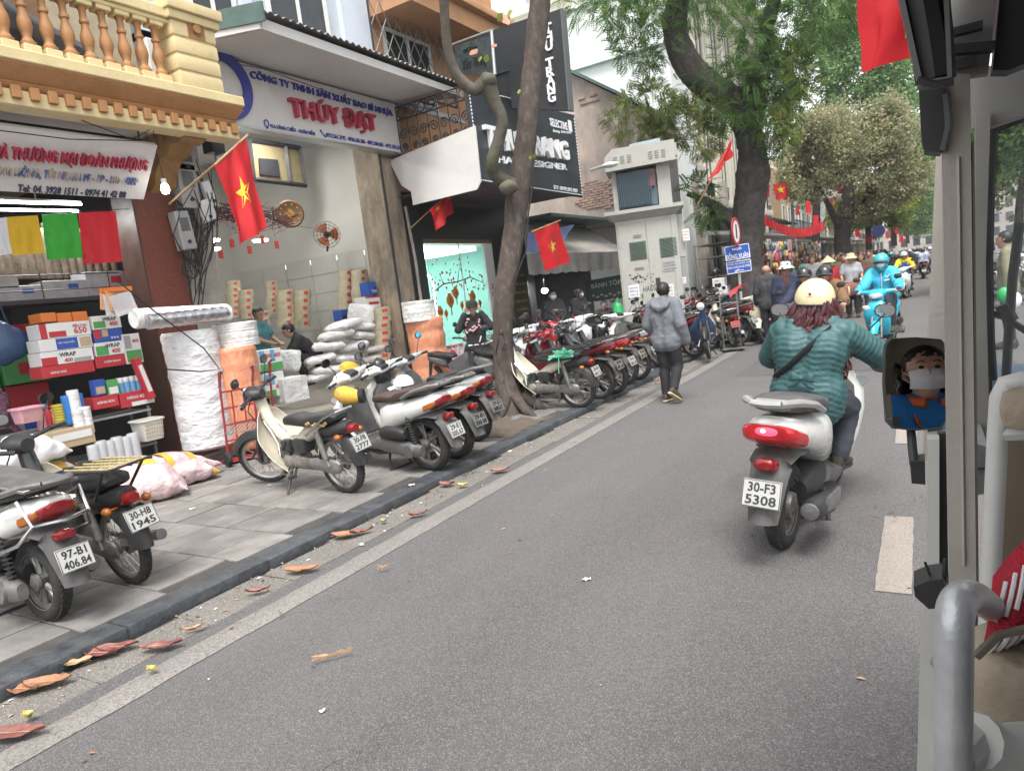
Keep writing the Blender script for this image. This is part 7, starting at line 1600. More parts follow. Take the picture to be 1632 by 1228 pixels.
for i,tx in enumerate(('BÚN CHẢ','NEM RÁN','BÁNH TÔM','PHỞ CUỐN','CHÁO','XÔI GÀ')):words(m2,tx,(.027,0,.5-i*.2),(0,1,0),(0,0,1),.55,M('menu_yellow',(.4,.33,.07),.6),h=.08,depth=.002)
lm=thing('stall_lamp','bright lit lamp hanging at the back of the eatery','lamp',at(868,463,x=-8.3));b=MB();b.sph((0,0,0),.085,8,(1,1,.8));obj('bulb',b,M('stall_bulb',(1,1,1),.4,var=0,emit=14),lm);b=MB();b.cyl((0,0,.06),(0,0,.9),.008,6);obj('wire',b,m_cable,lm)
tp=thing('tarpaulin','faded blue tarpaulin stretched under the awning behind the tilted flag','tarp',at(880,378,x=-6.9));o0=V(tp.location);q=[at(838,372,x=-7.2),at(915,358,x=-6.9),at(893,392,x=-6.8),at(838,408,x=-7.0)];b=MB();shell(b,lambda u,v:q[0].lerp(q[1],u).lerp(q[3].lerp(q[2],u),v)-o0+V((.03*mnoise.noise((u*5,v*4,0)),0,0)),12,8,.004);obj('sheet',b,M('tarp_blue',(.10,.13,.26),.6,var=.2),tp,60)
gb=thing('bag','bright green plastic bag hanging near the cabinet foot','bag',at(986,497,d=15.0));b=MB();b.sph((0,0,0),.17,10,(.7,.8,1.2));b.v=[tuple(V(p)*(1+.3*mnoise.noise(V(p)*8)))for p in b.v];b.tube([(0,-.05,.17),(0,0,.3),(0,.05,.17)],.012,5);obj('film',b,M('bag_bright_green',(.02,.30,.09),.35,bump=.4,bscale=14),gb)
# plastered end wall with exposed brick
ew=thing('end_wall','weathered plaster end wall with exposed brick patch and green roof edge','wall',(-9,19,0));m_pl=M('old_plaster',(.40,.325,.275),.9,var=.3,scale=1.6,bump=.6,bscale=12,col2=(.22,.185,.165),thr=.54,soft=.13,s2=1.2,stretch=(1,1,.5));m_brk=M('brick_red',(.33,.225,.185),.9,var=.35,scale=7)
a,c,d_,e=at(880,103,y=19),at(985,154,y=19),at(985,345,y=19),at(880,345,y=19)
b=MB();b.prism([e+V((-3,0,0)),d_,c,a,a+V((-3,0,1.0))],(0,5,0));prt('plaster',b,m_pl,ew)
b=MB();b.prism([a+V((-3,-.25,1.02)),a+V((0,-.25,.02)),c+V((.08,-.25,.0)),c+V((.08,-.25,.09)),a+V((0,-.25,.12)),a+V((-3,-.25,1.15))],(0,5.5,0));prt('roof_edge',b,m_teal,ew)
bk=MB();bk.box((0,0,0),(.21,.05,.06),None,.006);bke=bk.mesh('brick',m_brk);random.seed(13);nb=0
for row in range(22):
 for i in range(16):
  px0,py0=952,310;cx_=at(px0,py0,y=18.99);x=cx_.x-.95+i*.225+(row%2)*.11;z=cx_.z-.62+row*.072
  rr=math.hypot((x-cx_.x)/.6,(z-cx_.z)/.42)+.35*mnoise.noise((x*2.5,z*2.5,0))
  if rr<1 and x<d_.x-.1:link('brick',bke,ew,V((x,18.985+random.uniform(-.006,.006),z))-V(ew.location),(random.uniform(-.02,.02),random.uniform(-.015,.015),0));nb+=1
for px,py in((927,157),(945,152),(940,162),(930,165),(949,160)):link('brick',bke,ew,at(px,py,y=18.985)-V(ew.location))
# white modern block with stepped parapet
wb=thing('white_building','plain white block with stepped parapet rising behind the plaster wall','building',(-11,25,0));m_wb=M('white_block',(.60,.62,.60),.8,var=.06,scale=1.5)
a,c,d_=at(880,62,y=24.0),at(1000,34,y=24.0),at(1075,190,y=24)
b=MB();b.b2((-16,24,0),(d_.x,26.1,c.z-1.0));b.b2((-17,23.9,c.z-1.0),(d_.x+.15,26.1,c.z+.9));prt('wall',b,m_wb,wb);b=MB();b.b2((-17,23.8,c.z+.9),(d_.x+.25,26.15,c.z+1.02));b.b2((-17,23.82,c.z-1.08),(d_.x+.2,26.15,c.z-.999));prt('parapet_coping',b,m_wb,wb)
cb_=thing('cream_building','cream classical house with tall dark windows and cornice behind big tree','building',(-7.2,33,0));m_cb=M('cream_house',(.58,.55,.46),.8,var=.08)
XC=-7.0
b=MB();b.b2((XC-8,26.5,0),(XC,40,12.4));prt('wall',b,m_cb,cb_)
for z in(4.2,8.2):
 b=MB();b.b2((XC-.0,26.5,z),(XC+.25,40,z+.3),.03);prt('string_course',b,m_cb,cb_)
b=MB();b.b2((XC-8,26.2,12.4),(XC+.9,40.2,12.7));b.b2((XC-8,26.0,12.7),(XC+1.3,40.4,13.0));b.b2((XC-8,26.3,12.0),(XC+.5,40.1,12.4));prt('cornice',b,m_cb,cb_)
for i,y in enumerate((27.2,29.6,32.0,34.4,36.8)):
 for z in(.3,4.9,8.8):
  f=MB();f.b2((XC,y,z+.2),(XC+.1,y+.12,z+3));f.b2((XC,y+1.2,z+.2),(XC+.1,y+1.32,z+3));f.b2((XC,y+.12,z+2.88),(XC+.1,y+1.2,z+3));f.b2((XC,y+.62,z+.2),(XC+.08,y+.7,z+2.88));w=prt('window',f,m_cb,cb_);g=MB();g.b2((XC+.005,y+.12,z+.2),(XC+.03,y+1.2,z+2.88));prt('pane',g,M('dark_pane',(.03,.035,.04),.08,var=.2),w)
 b=MB();b.b2((XC,y+1.55,0),(XC+.16,y+1.95,12));prt('column',b,m_cb,cb_)
gt=thing('tall_building','pale tall glass building far behind the trees','building',(-22,60,0));b=MB();b.b2((-30,60,0),(-13.5,80,33));prt('wall',b,M('pale_tower',(.52,.55,.56),.4,var=.05),gt)
for k in range(9):
 b=MB();b.b2((-30,59.9,6+k*3),(-13.4,80,7.2+k*3));prt('window_band',b,M('glass_band',(.30,.36,.4),.15,var=.1),gt)
 # rows of narrow houses
random.seed(31);HC=[(.42,.36,.25),(.36,.33,.29),(.40,.28,.16),(.30,.33,.33),(.45,.42,.38),(.33,.24,.18),(.38,.39,.34),(.46,.40,.28)]
HN=['ochre','grey brown','orange','blue grey','off-white','brown','pale green','cream']
def narrow_house(x,y0,y1,h,side,k,label,detail=True):
 t=thing('narrow_house',label,'house',(x,(y0+y1)/2,0),0,'narrow shop houses lining the street');mm=M('house_'+HN[k].replace(' ','_'),HC[k],.85,var=.15,scale=1.2,col2=tuple(c*.6 for c in HC[k]),thr=.66)
 b=MB();b.b2((x-side*0,y0+.02,3.3),(x-side*-0+(-6 if side>0 else 6),y1-.02,h));prt('wall',b,mm,t)
 b=MB();b.b2((x+side*.5,y0+.1,3.1),(x+(-6 if side>0 else 6),y1-.1,3.3));prt('floor_slab',b,m_grayc,t)
 b=MB();b.b2((x-side*2.5,y0,0),(x-side*2.6,y1,3.1));prt('shop_back',b,KM['dark'],t)
 for yy in(y0+.02,y1-.32):prt('pillar',MB().b2((x-side*.4,yy,0),(x,yy+.3,3.1)),mm,t)
 z=3.9
 while z+2<h:
  n=2
  for i in range(n):
   ya=y0+(y1-y0)*(i+.25)/n;yb=ya+(y1-y0)*.25
   f=MB();f.b2((x,ya,z),(x+side*.07,ya+.08,z+1.7));f.b2((x,yb-.08,z),(x+side*.07,yb,z+1.7));f.b2((x,ya+.08,z+1.62),(x+side*.07,yb-.08,z+1.7));w=prt('window',f,m_plas,t);prt('pane',MB().b2((x+side*.004,ya+.08,z),(x+side*.02,yb-.08,z+1.62)),M('dark_pane',(.03,.035,.04),.08),w)
  b=MB();b.b2((x,y0+.2,z-.35),(x+side*.9,y1-.2,z-.22));bl=prt('balcony',b,mm,t);b=MB()
  for i in range(12):y=y0+.25+(y1-y0-.5)*i/11;b.box((x+side*.86,y,z+.15),(.03,.03,.75))
  b.b2((x+side*.84,y0+.2,z+.5),(x+side*.89,y1-.2,z+.56));stuff(prt('balcony_rail',b,m_iron,bl));z+=3.2
 return t
y=40.6;k=0
while y<150:
 w=random.uniform(4,6.5);narrow_house(-8.2+random.uniform(-.4,.3),y,y+w,random.uniform(7,13),1,k%8,f'{HN[k % 8]} narrow shop house, number {k + 1} beyond the cream house on the left' if False else f'{HN[k % 8]} narrow house {["just past the cream house", "two doors past the cream house", "by the dark tree trunk", "behind the second far tree", "behind the far green crowns", "farther down the row", "deep down the left row", "near the far end left"][min(7, k // 2)]}, {["nearer", "farther"][k % 2]} of its pair');y+=w;k+=1
y=9.0;k=3;j=0
while y<130:
 w=random.uniform(4,6.5);narrow_house(12+random.uniform(-.3,.4),y,y+w,random.uniform(7,12),-1,k%8,f'{HN[k % 8]} narrow house on the right side of the street, {["nearest", "second", "third", "fourth", "fifth", "sixth", "seventh", "eighth", "ninth", "tenth", "eleventh", "twelfth", "thirteenth", "fourteenth", "fifteenth", "sixteenth", "seventeenth", "eighteenth", "nineteenth", "twentieth", "last but two", "last but one", "last", "final", "end", "end", "end"][j]} in the row');y+=w;k+=1;j+=1
fh=thing('far_house','pale far buildings closing the view at the end of the street','building',(0,195,0));b=MB();b.b2((-30,195,0),(-2,210,11));b.b2((-1.99,195,0),(30,214,15));prt('wall',b,M('far_wall',(.36,.32,.28),.9,var=.3,scale=.3),fh)
for i in range(16):
 for j in range(4):prt('window',MB().b2((-20+i*2.6,194.9,2+j*3),(-18.6+i*2.6,194.99,3.9+j*3)),M('dark_pane',(.03,.035,.04),.08),fh)
 # street name sign on the big tree
sn=thing('street_sign','blue double plate street sign reading NGÕ ĐỒNG XUÂN on the big tree','sign',at(1176,412,d=18.2));o0=V(sn.location);ux=(at(1196,405,d=18.2)-at(1156,413,d=18.2)).normalized();rt=ray(1176,412);ux=V((ux.x,ux.y,0)).normalized();n_=ux.cross(V((0,0,1)))
m_sb=M('sign_blue',(.012,.07,.36),.4,var=.08)
def spl(pts,name):
 b=MB();q=[at(px,py,d=18.2)-o0 for px,py in pts];q=[V(p)-n_*p.dot(n_)for p in q];b.prism(q,-n_*.03);pl=obj(name,b,m_sb,sn);c=sum(q,V())/4;b=MB()
 for i in range(4):p0=c+(q[i]-c)*.93+n_*.003;p1=c+(q[(i+1)%4]-c)*.93+n_*.003;b.tube([p0,p1],.008,4)
 obj('border',b,m_wht,pl);return q
q=spl(((1153,394),(1194,387),(1197,410),(1156,417)),'name_plate');c=sum(q,V())/4;e=(q[1]-q[0]).normalized()
words(sn,'NGÕ',c+V((0,0,.09))+n_*.003,e,(0,0,1),.22,m_wht,h=.07,depth=.004,bold=.003);words(sn,'ĐỒNG XUÂN',c-V((0,0,.06))+n_*.003,e,(0,0,1),.56,m_wht,h=.17,depth=.004,bold=.002)
q=spl(((1156,419),(1197,412),(1199,431),(1159,438)),'food_street_plate');c=sum(q,V())/4
words(sn,'PHỐ ẨM THỰC ĐỒNG XUÂN',c+V((0,0,.085))+n_*.003,e,(0,0,1),.58,m_wht,h=.065,depth=.003,bold=.001);words(sn,'DONG XUAN FOOD STREET',c+V((0,0,.0))+n_*.003,e,(0,0,1),.58,m_wht,h=.055,depth=.003,bold=.001);words(sn,'←',c-V((0,0,.09))+n_*.003,e,(0,0,1),.22,m_wht,h=.08,depth=.003,bold=.004)
b=MB();b.cyl(n_*-.05+V((0,0,-2.4)),n_*-.05+V((0,0,.9)),.035,8);obj('pole',b,m_metalbox,sn)
rs=thing('round_sign','red rimmed round traffic sign seen nearly edge-on above the blue plates','sign',at(1172,369,d=18.1),rot=(0,0,R(-3)));b=MB();mt=Matrix.Rotation(R(90),4,'Y');b.lathe([(1e-4,0),(.34,0),(.34,.02),(1e-4,.02)],mt,28);obj('disc',b,m_wht,rs);b=MB();b.lathe([(.27,.021),(.27,.026),(.345,.026),(.345,-.001),(.27,.021)],mt,28);obj('rim',b,KM['red'],rs);b=MB();b.box((.024,0,0),(.006,.1,.34));obj('symbol',b,KM['dark'],rs)
# market fronts beyond the big tree
mk=thing('market_shop','dark market shop front with pale canopy sheet and grey pillars','shop front',(-7.0,27,0));b=MB();b.b2((-7.6,22.5,0),(-7.5,40,3.2));prt('back',b,KM['dark'],mk)
for yy in(24.0,27.5,31.0,34.5):prt('pillar',MB().b2((-6.6,yy,0),(-6.3,yy+.4,5.0)),m_grayc,mk)
b=MB();b.prism([at(1208,368,y=21.5),at(1272,376,y=25),at(1268,381,y=25),at(1208,374,y=21.5)],(-1.6,.1,.25));prt('canopy_sheet',b,M('sheet_pale',(.52,.54,.56),.6),mk)
b=MB();b.prism([(-7.5,26,3.6),(-4.9,26,3.35),(-4.9,26,3.42),(-7.5,26,3.7)],(0,9,0));prt('upper_awning',b,M('awning_navy',(.05,.06,.075),.7),mk);prt('upper_wall',MB().b2((-7.5,22.5,3.2),(-7.0,40,5.6)),M('market_wall',(.10,.095,.09),.9,var=.2),mk)
b=MB()
for k_ in range(7):b.b2((-6.25,23.6+k_*.13,3.3),(-6.2,23.68+k_*.13,5.2))
prt('bamboo_screen',stuff and b,M('screen_pale',(.4,.38,.34),.8),mk)['kind']='stuff'
random.seed(17);GC=[M('goods_%d'%i,c,.7,var=.2,scale=20)for i,c in enumerate([(.45,.06,.05),(.35,.22,.12),(.12,.15,.25),(.5,.45,.38),(.28,.08,.12),(.10,.2,.12),(.5,.33,.06),(.45,.28,.3),(.06,.06,.07),(.25,.3,.36),(.42,.36,.26)])]
for s_,(ya,yb,lab)in enumerate(((21.8,25.2,'bag and clothes stall right behind the blue street sign'),(25.4,29.0,'souvenir stall with bright hanging goods left of the conical hat'),(29.3,34.0,'crowded stall of red decorations behind the brown jacket man'),(34.5,41,'farther stall with red and gold trinkets under the grey tree'))):
 t=thing('market_stall',lab,'stall',(-5.4,(ya+yb)/2,0));b=MB();
 for yy in(ya,yb):
  for x in(-6.1,-4.9):b.b2((x,yy,0),(x+.04,yy+.04,2.5))
 for z in(.8,1.5,2.1,2.5):b.b2((-6.1,ya,z),(-4.9,yb,z+.03))
 prt('rack',b,m_metalbox,t);b=MB();n=int((yb-ya)*75)
 for i in range(n):
  y_=random.uniform(ya,yb);z=random.choice((.55,.95,1.3,1.65,1.95,2.3))+random.uniform(-.1,.1);x=random.uniform(-5.1,-4.6);b.m(random.randrange(11));s2=random.uniform(.5,1.2)
  if random.random()<.55:b.box((x,y_,z),(.1*s2,.2*s2,.26*s2),Matrix.Rotation(random.uniform(-.3,.3),3,'X'),.02)
  elif random.random()<.5:b.sph((x,y_,z),.11*s2,6,(.7,1,1.1))
  else:b.box((x,y_,z),(.04,.26*s2,.42*s2),Matrix.Rotation(random.uniform(-.5,.5),3,'X'))
 stuff(prt('goods',b,GC,t))
bt=thing('bunting','string of small red flags hung across the market fronts','bunting',at(1260,345,d=23));o0=V(bt.location);a,c=at(1212,340,d=21.5),at(1315,351,d=27);b=MB();pts=[a.lerp(c,i/20)-V((0,0,.35*math.sin(math.pi*i/20)))-o0 for i in range(21)];b.tube(pts,.008,4);obj('string',b,m_cable,bt)
for i in range(1,20):b=MB();p=pts[i];b.prism([p+V((-.02,-.14,0)),p+V((.02,.14,0)),p+V((.04,.12,-.3)),p+V((0,-.1,-.28))],(.012,0,0));obj('pennant',b,M('flag_red',(.6,.01,.02)),bt)
for pts,X_,lab,st_ in((((1232,294),(1255,291),(1257,315),(1235,319)),-4.6,'red flag with yellow star above the bunting beside the big tree',(.45,.4,.3,.3)),(((1318,318),(1330,312),(1336,332),(1325,337)),-4.3,'red flag with yellow star hanging under the grey brown tree',(.55,.5,.26,.24)),(((1268,326),(1274,327),(1274,343),(1268,342)),-5,'narrow red flag on a pillar behind the bunting',None),(((1411,369),(1420,367),(1421,379),(1412,380)),-4,'small red flag far down the left pavement',None)):
 flag(lab,quadflag(pts,X=X_,wave=.03,seed=len(lab)),star=st_,nu=12,nv=10,off=.012)
flag('long furled red flag on a pole between cabinet and big tree',quadflag(((1152,246),(1166,224),(1163,250),(1133,287)),d=17,wave=.06,seed=9),pole=[at(1168,220,d=17),at(1133,287,d=17),at(1110,330,d=17.2)],star=None)
rp_=thing('red_sheet','red folded plastic sheet lying by the navy scooter under the street sign','sheet',at(1172,462,d=16.5));q=[at(1160,466,d=16.5),at(1182,452,d=16.5),at(1180,460,d=16.4),at(1164,474,d=16.4)];b=MB();b.prism([p-V(rp_.location)for p in q],(0,.3,0));obj('sheet',b,KM['red'],rp_)
for k_,(x0,y0,w,h,c)in enumerate(((1140,443,14,14,'tan'),(1143,456,18,20,'tan'))):p=at(x0+w/2,y0+h/2,d=18.5);t=thing('carton',('upper','lower')[k_]+' beige carton right of the electric cabinet','box',p);b=MB();b.box((0,0,0),(.3,.3,h*18/1100),None,.01);obj('body',b,KM['white'],t);b=MB();b.box((-.03,-.152,.05),(.1,.004,.03));obj('tape',b,KM['tan'],t)
# ================================================================== TREES
m_bark=M('bark_front',(.06,.046,.038),.95,var=.45,scale=14,bump=1,bscale=28,col2=(.12,.098,.08),thr=.6,soft=.1,s2=11,stretch=(1,1,.5));m_bark2=M('bark_branch',(.095,.08,.066),.9,var=.35,scale=10,bump=.9,bscale=24,col2=(.10,.12,.05),thr=.62,s2=4);m_bark3=M('bark_dark',(.05,.043,.04),.95,var=.5,scale=9,bump=1,bscale=18,col2=(.11,.095,.085),thr=.6,s2=6)
def trunk_mesh(pts,seed,rough=.06,nseg=8,n=22,flare=0):
 """tapered limb through (point, radius) pairs with bark lumps"""
 P=[V(p)for p,r in pts];Rr=[r for p,r in pts];Q=[];QR=[]
 for i in range(len(P)-1):
  p0,p1,p2,p3=P[max(0,i-1)],P[i],P[i+1],P[min(len(P)-1,i+2)]
  for k in range(nseg):
   t=k/nseg;Q.append(.5*((2*p1)+(p2-p0)*t+(2*p0-5*p1+4*p2-p3)*t*t+(3*p1-p0-3*p2+p3)*t**3));QR.append(Rr[i]+(Rr[i+1]-Rr[i])*t)
 Q.append(P[-1]);QR.append(Rr[-1]);b=MB();b.tube(Q,QR,n);out=[];L=len(Q)
 for i in range(L):
  for j in range(n):
   p=V(b.v[i*n+j]);d=p-Q[i];a=2*math.pi*j/n
   k=1+rough*(mnoise.noise(V((math.cos(a)*2+seed,math.sin(a)*2,Q[i].z*2.2)))+.8*mnoise.noise(V((math.cos(a)*6,math.sin(a)*6+seed,Q[i].z*6)))+.5*mnoise.noise(V((math.cos(a)*14,math.sin(a)*14+seed,Q[i].z*20))))
   if flare and i<nseg*2:u=max(0,1-i/(nseg*1.3));k*=1+flare*u**2*max(0,.45+.8*mnoise.noise(V((math.cos(a)*1.6,math.sin(a)*1.6,seed))))
   out.append(tuple(Q[i]+d*k))
 b.v=out;return b
base=at(818,655,z=SW)
D0=(base-CAMP).length
ft=thing('street_tree','leaning bare trunked street tree with roots at the kerb before the shops','tree',base)
def tp_(px,py,d=D0):return at(px,py,d=d)-base
tk=[(tp_(818,668)-V((0,0,.03)),.36),(tp_(815,648),.25),(tp_(810,625),.185),(tp_(805,590),.15),(tp_(801,540),.135),(tp_(803,480),.142),(tp_(811,420,D0+.1),.142),(tp_(819,370,D0+.2),.158),(tp_(825,315,D0+.3),.165),(tp_(834,262,D0+.4),.155),(tp_(840,205,D0+.5),.142),(tp_(848,120,D0+.8),.14),(tp_(858,30,D0+1.1),.142),(tp_(866,-60,D0+1.4),.135),(tp_(878,-200,D0+2),.12)]
b=trunk_mesh(tk,3,.10,8,28,.9);b.mi=[0]*len(b.f);obj('trunk',b,m_bark,ft,60)
for k in range(7):
 a=k*.9+.3;d=V((math.cos(a),math.sin(a),0));b=trunk_mesh([(d*.16+V((0,0,.22)),.09),(d*.36+V((0,0,.06)),.07),(d*.62+V((.0,0,-.01)),.04),(d*(.8+.2*math.sin(k))+V((0,0,-.05)),.02)],k,.2,5,10);obj('root',b,m_bark,ft,60)
br=[(tp_(828,300,D0+.3),.11),(tp_(806,291,D0+.2),.105),(tp_(788,276,D0+.1),.09),(tp_(785,255),.085),(tp_(794,226),.082),(tp_(800,193),.08),(tp_(788,162),.085),(tp_(776,133),.095),(tp_(757,143),.08),(tp_(739,133),.075),(tp_(722,108),.07),(tp_(712,66),.062),(tp_(707,0),.058),(tp_(700,-80),.05)]
b=trunk_mesh(br,9,.09,6,16);obj('branch',b,m_bark2,ft,60)
for px,py,r_ in((810,299,.12),(778,128,.11)):b=MB();p=tp_(px,py,D0-.02);b.sph(p,r_,12,(1.1,1,.9));b.v=[tuple(p+(V(q)-p)*(1+.25*mnoise.noise(V(q)*9)))for q in b.v];obj('knot',b,m_bark2,ft,60)
m_young=M('leaf_young',(.30,.36,.05),.4,var=.2)
for px,py,s,mm in((797,26,.16,'y'),(812,20,.15,'y'),(806,30,.2,'o'),(852,247,.1,'y'),(755,82,.2,'o'),(765,93,.12,'y'),(775,92,.12,'y'),(845,250,.09,'y'),(788,72,.12,'o'),(827,145,.1,'y')):
 p=tp_(px,py,D0-.05);b=MB();a=random.uniform(-.6,.6);d=V((.5*math.cos(a),-.3,.6*math.sin(a)+(.3 if mm=='y' else-.5))).normalized();w=d.cross(V((.5,-.8,.2))).normalized();shell(b,lambda u,v:p+d*(u-.5)*s+w*(v-.5)*s*.62*math.sin(math.pi*min(.98,u+.02))+V((0,0,-.02*u)),8,5,.002);obj('leaf',b,m_young if mm=='y' else m_lf['orange'],ft,60)
b=MB();b.tube([tp_(790,560,D0-.13),tp_(812,470,D0-.05),tp_(838,400,D0),tp_(842,340,D0+.1),tp_(850,290,D0+.2)],.012,6);obj('cable',b,m_cable,ft)
def crown(par,blobs,n,kind,mats,name='crown',size=.16,seed=1,droop=.3):
 """leaf clumps spread through blobs (centre, radius xyz); leafv runs dark to light by leaf, not by light"""
 rs=np.random.RandomState(seed);vol=[b_[1][0]*b_[1][1]*b_[1][2]for b_ in blobs];tot=sum(v**.75 for v in vol);VS=[];FS=[];LV=[]
 for(c,rr),vv in zip(blobs,vol):
  k=max(8,int(n*vv**.75/tot));c=np.array(c);rr=np.array(rr)
  d=rs.normal(size=(k,3));d/=np.linalg.norm(d,axis=1)[:,None];rad=rs.uniform(.25,1,k)**.5;rad*=1+(.6 if kind=='leaf' else .22)*np.array([mnoise.noise(V(x*2.3)+V((seed,0,0)))for x in d]);P=c+d*rad[:,None]*rr
  keep=np.array([mnoise.noise(V(p)*(.55 if kind!='frond' else 1.3)+V((seed*3,0,0)))+.6*mnoise.noise(V(p)*1.5)>(.0 if kind!='frond' else-.18)for p in P]);P=P[keep];d=d[keep]
  if kind=='leaf':
   N=len(P);nz=lambda a:a/(np.linalg.norm(a,axis=1)[:,None]+1e-9)
   ax=nz(d*.8+rs.normal(size=(N,3))*.6+np.array((0,0,-droop)));q=np.repeat(P,5,0)+rs.normal(size=(N*5,3))*size*.9;a2=nz(np.repeat(ax,5,0)+rs.normal(size=(N*5,3))*.7);s2=nz(np.cross(a2,rs.normal(size=(N*5,3))));L=(size*rs.uniform(.7,1.3,N*5))[:,None]
   vv_=np.stack([q,q+a2*L*.5+s2*L*.3,q+a2*L,q+a2*L*.5-s2*L*.3],1).reshape(-1,3);o=len(VS);VS+=vv_.tolist();FS+=[(o+4*i,o+4*i+1,o+4*i+2,o+4*i+3)for i in range(N*5)]
   LV+=np.repeat(np.clip(np.repeat(rs.uniform(0,1,N),5)+rs.normal(size=N*5)*.15,0,1),4).tolist();continue
  for p,dd in zip(P,d):
   ax=dd*.8+rs.normal(size=3)*.6+np.array((0,0,-droop));ax/=np.linalg.norm(ax);side=np.cross(ax,rs.normal(size=3)*.5+np.array((0,0,1)));side/=np.linalg.norm(side)+1e-9;nn=np.cross(side,ax);tone=rs.uniform(0,1)
   if kind=='frond':
    L=size*rs.uniform(1.6,2.6);m_=7
    for j in range(m_):
     t=(j+.6)/m_;q=p+ax*L*t+np.array((0,0,-.2*L*t*t));ll=L*.30*(1-.45*abs(t-.45))
     for s in(-1,1):
      e=side*s+ax*.45;e/=np.linalg.norm(e);w=ax*.5*ll*.5+nn*.0;tip=q+e*ll+np.array((0,0,-.15*ll));o=len(VS);VS+=[q,q+e*ll*.5+w,tip,q+e*ll*.5-w];FS.append((o,o+1,o+2,o+3));LV+=[min(1,max(0,tone+rs.normal()*.1))]*4
 me=bpy.data.meshes.new(name);me.from_pydata([tuple(v)for v in VS],[],FS);at_=me.attributes.new('leafv','FLOAT','POINT');at_.data.foreach_set('value',LV);me.materials.append(mats);me.update();return link(name,me,par)
lm_green=leafmat('leaves_deep_green',[(.04,.095,.028),(.07,.15,.04),(.11,.21,.05),(.18,.29,.07)])
lm_olive=leafmat('leaves_olive',[(.08,.13,.03),(.14,.19,.05),(.21,.25,.07),(.29,.30,.11)])
lm_yel=leafmat('leaves_yellow_green',[(.10,.16,.03),(.18,.26,.04),(.27,.32,.07),(.38,.35,.11)])
lm_brown=leafmat('leaves_grey_brown',[(.16,.22,.09),(.29,.33,.17),(.42,.40,.25),(.54,.43,.29)])
lm_far=leafmat('leaves_far_green',[(.11,.22,.07),(.17,.30,.11),(.24,.38,.15),(.32,.44,.2)])
# big tree by the street sign
B0=at(1188,512,z=SW);B0=at(1190,480,d=19.6);B0=V((B0.x,B0.y,SW));DB=19.6
bt_=thing('street_tree','big old tree with dark thick forked trunk and hanging compound leaves','tree',B0)
def bp_(px,py,d=DB):return at(px,py,d=d)-B0
rad=lambda w:w/2*DB/1300
obj('trunk',trunk_mesh([(V((0,0,-.05)),.72),(bp_(1190,470),.5),(bp_(1188,420),rad(56)),(bp_(1190,370),rad(54)),(bp_(1196,310),rad(52)),(bp_(1200,272),rad(56)),(bp_(1199,245),rad(46)),(bp_(1194,215),rad(44)),(bp_(1188,190),rad(50)),(bp_(1178,168),rad(44)),(bp_(1150,150),rad(44)),(bp_(1122,132),rad(46)),(bp_(1098,105),rad(46)),(bp_(1082,75),rad(42)),(bp_(1075,40),rad(38)),(bp_(1080,5),rad(36)),(bp_(1090,-60),rad(30)),(bp_(1100,-160),rad(20))],5,.13,6,30,.5),m_bark3,bt_,60)
obj('limb',trunk_mesh([(bp_(1190,215),rad(34)),(bp_(1202,180),rad(36)),(bp_(1210,140),rad(32)),(bp_(1214,95),rad(26)),(bp_(1222,45),rad(22)),(bp_(1240,-20),rad(18)),(bp_(1260,-120),rad(10))],6,.13,6,18),m_bark3,bt_,60)
obj('limb',trunk_mesh([(bp_(1180,368),rad(26)),(bp_(1162,348),rad(22)),(bp_(1140,328),rad(17)),(bp_(1115,316),rad(12)),(bp_(1095,308),rad(8))],7,.12,5,14),m_bark3,bt_,60)
def blob(px,py,rx,ry,d=DB,dr=1.2,f=bp_):c=f(px,py,d);k=d/1120;return(tuple(c),(rx*k,dr,ry*k))
crown(bt_,[blob(1000,20,55,38,19),blob(960,-10,60,40,18.5),blob(1030,55,50,50,19),blob(1020,95,24,22,19),blob(1065,20,40,40,20),blob(1185,90,45,55,19.5),blob(1230,60,60,60,19.5,2),blob(1290,25,70,42,20,2),blob(1345,5,50,30,20,2),blob(1200,145,50,48,19,1.3),blob(1245,120,45,50,19.5),blob(1180,180,36,26,18.8,.9),blob(1215,195,36,24,19,.9),blob(1240,215,22,36,19.2,.8),blob(1105,150,26,30,18.8,.8),blob(1140,120,22,20,18.8,.6),blob(1150,-30,120,40,20,2.5),blob(1040,-60,120,50,19.5,2.5),blob(1300,-50,100,50,20,2.5),blob(1255,165,30,40,19.4,.8)],6800,'frond',lm_green,size=.125,seed=4,droop=.2)
crown(bt_,[blob(1250,205,16,36,19,.6),blob(1235,190,20,30,19,.6),blob(1275,120,22,40,19.2,.7)],260,'frond',lm_yel,size=.14,seed=7,droop=.2)
# lighter tree behind the cabinet
S0=V((-8.0,21.5,SW));st2=thing('street_tree','slender olive green tree in front of the plaster wall and cabinet','tree',S0);sp_=lambda px,py,d:at(px,py,d=d)-S0
obj('trunk',trunk_mesh([(V((0,0,0)),.14),(V((.1,-.1,2.5)),.11),(sp_(1060,240,21),.09),(sp_(1045,200,20.5),.06),(sp_(1030,160,20),.03)],11,.1,6,12),m_bark2,st2,60)
crown(st2,[blob(1035,165,55,26,19,1.2,sp_),blob(1000,190,34,30,18.8,.9,sp_),blob(1075,195,55,34,19.4,1,sp_),blob(1120,215,30,34,19,.8,sp_),blob(1050,222,40,20,19.2,.8,sp_),blob(1130,175,22,26,19,.7,sp_)],1700,'frond',lm_olive,size=.12,seed=8,droop=.15)
crown(st2,[blob(1128,335,16,22,19.5,.6,sp_),blob(1115,300,16,16,19.5,.6,sp_)],110,'frond',lm_green,size=.17,seed=9)
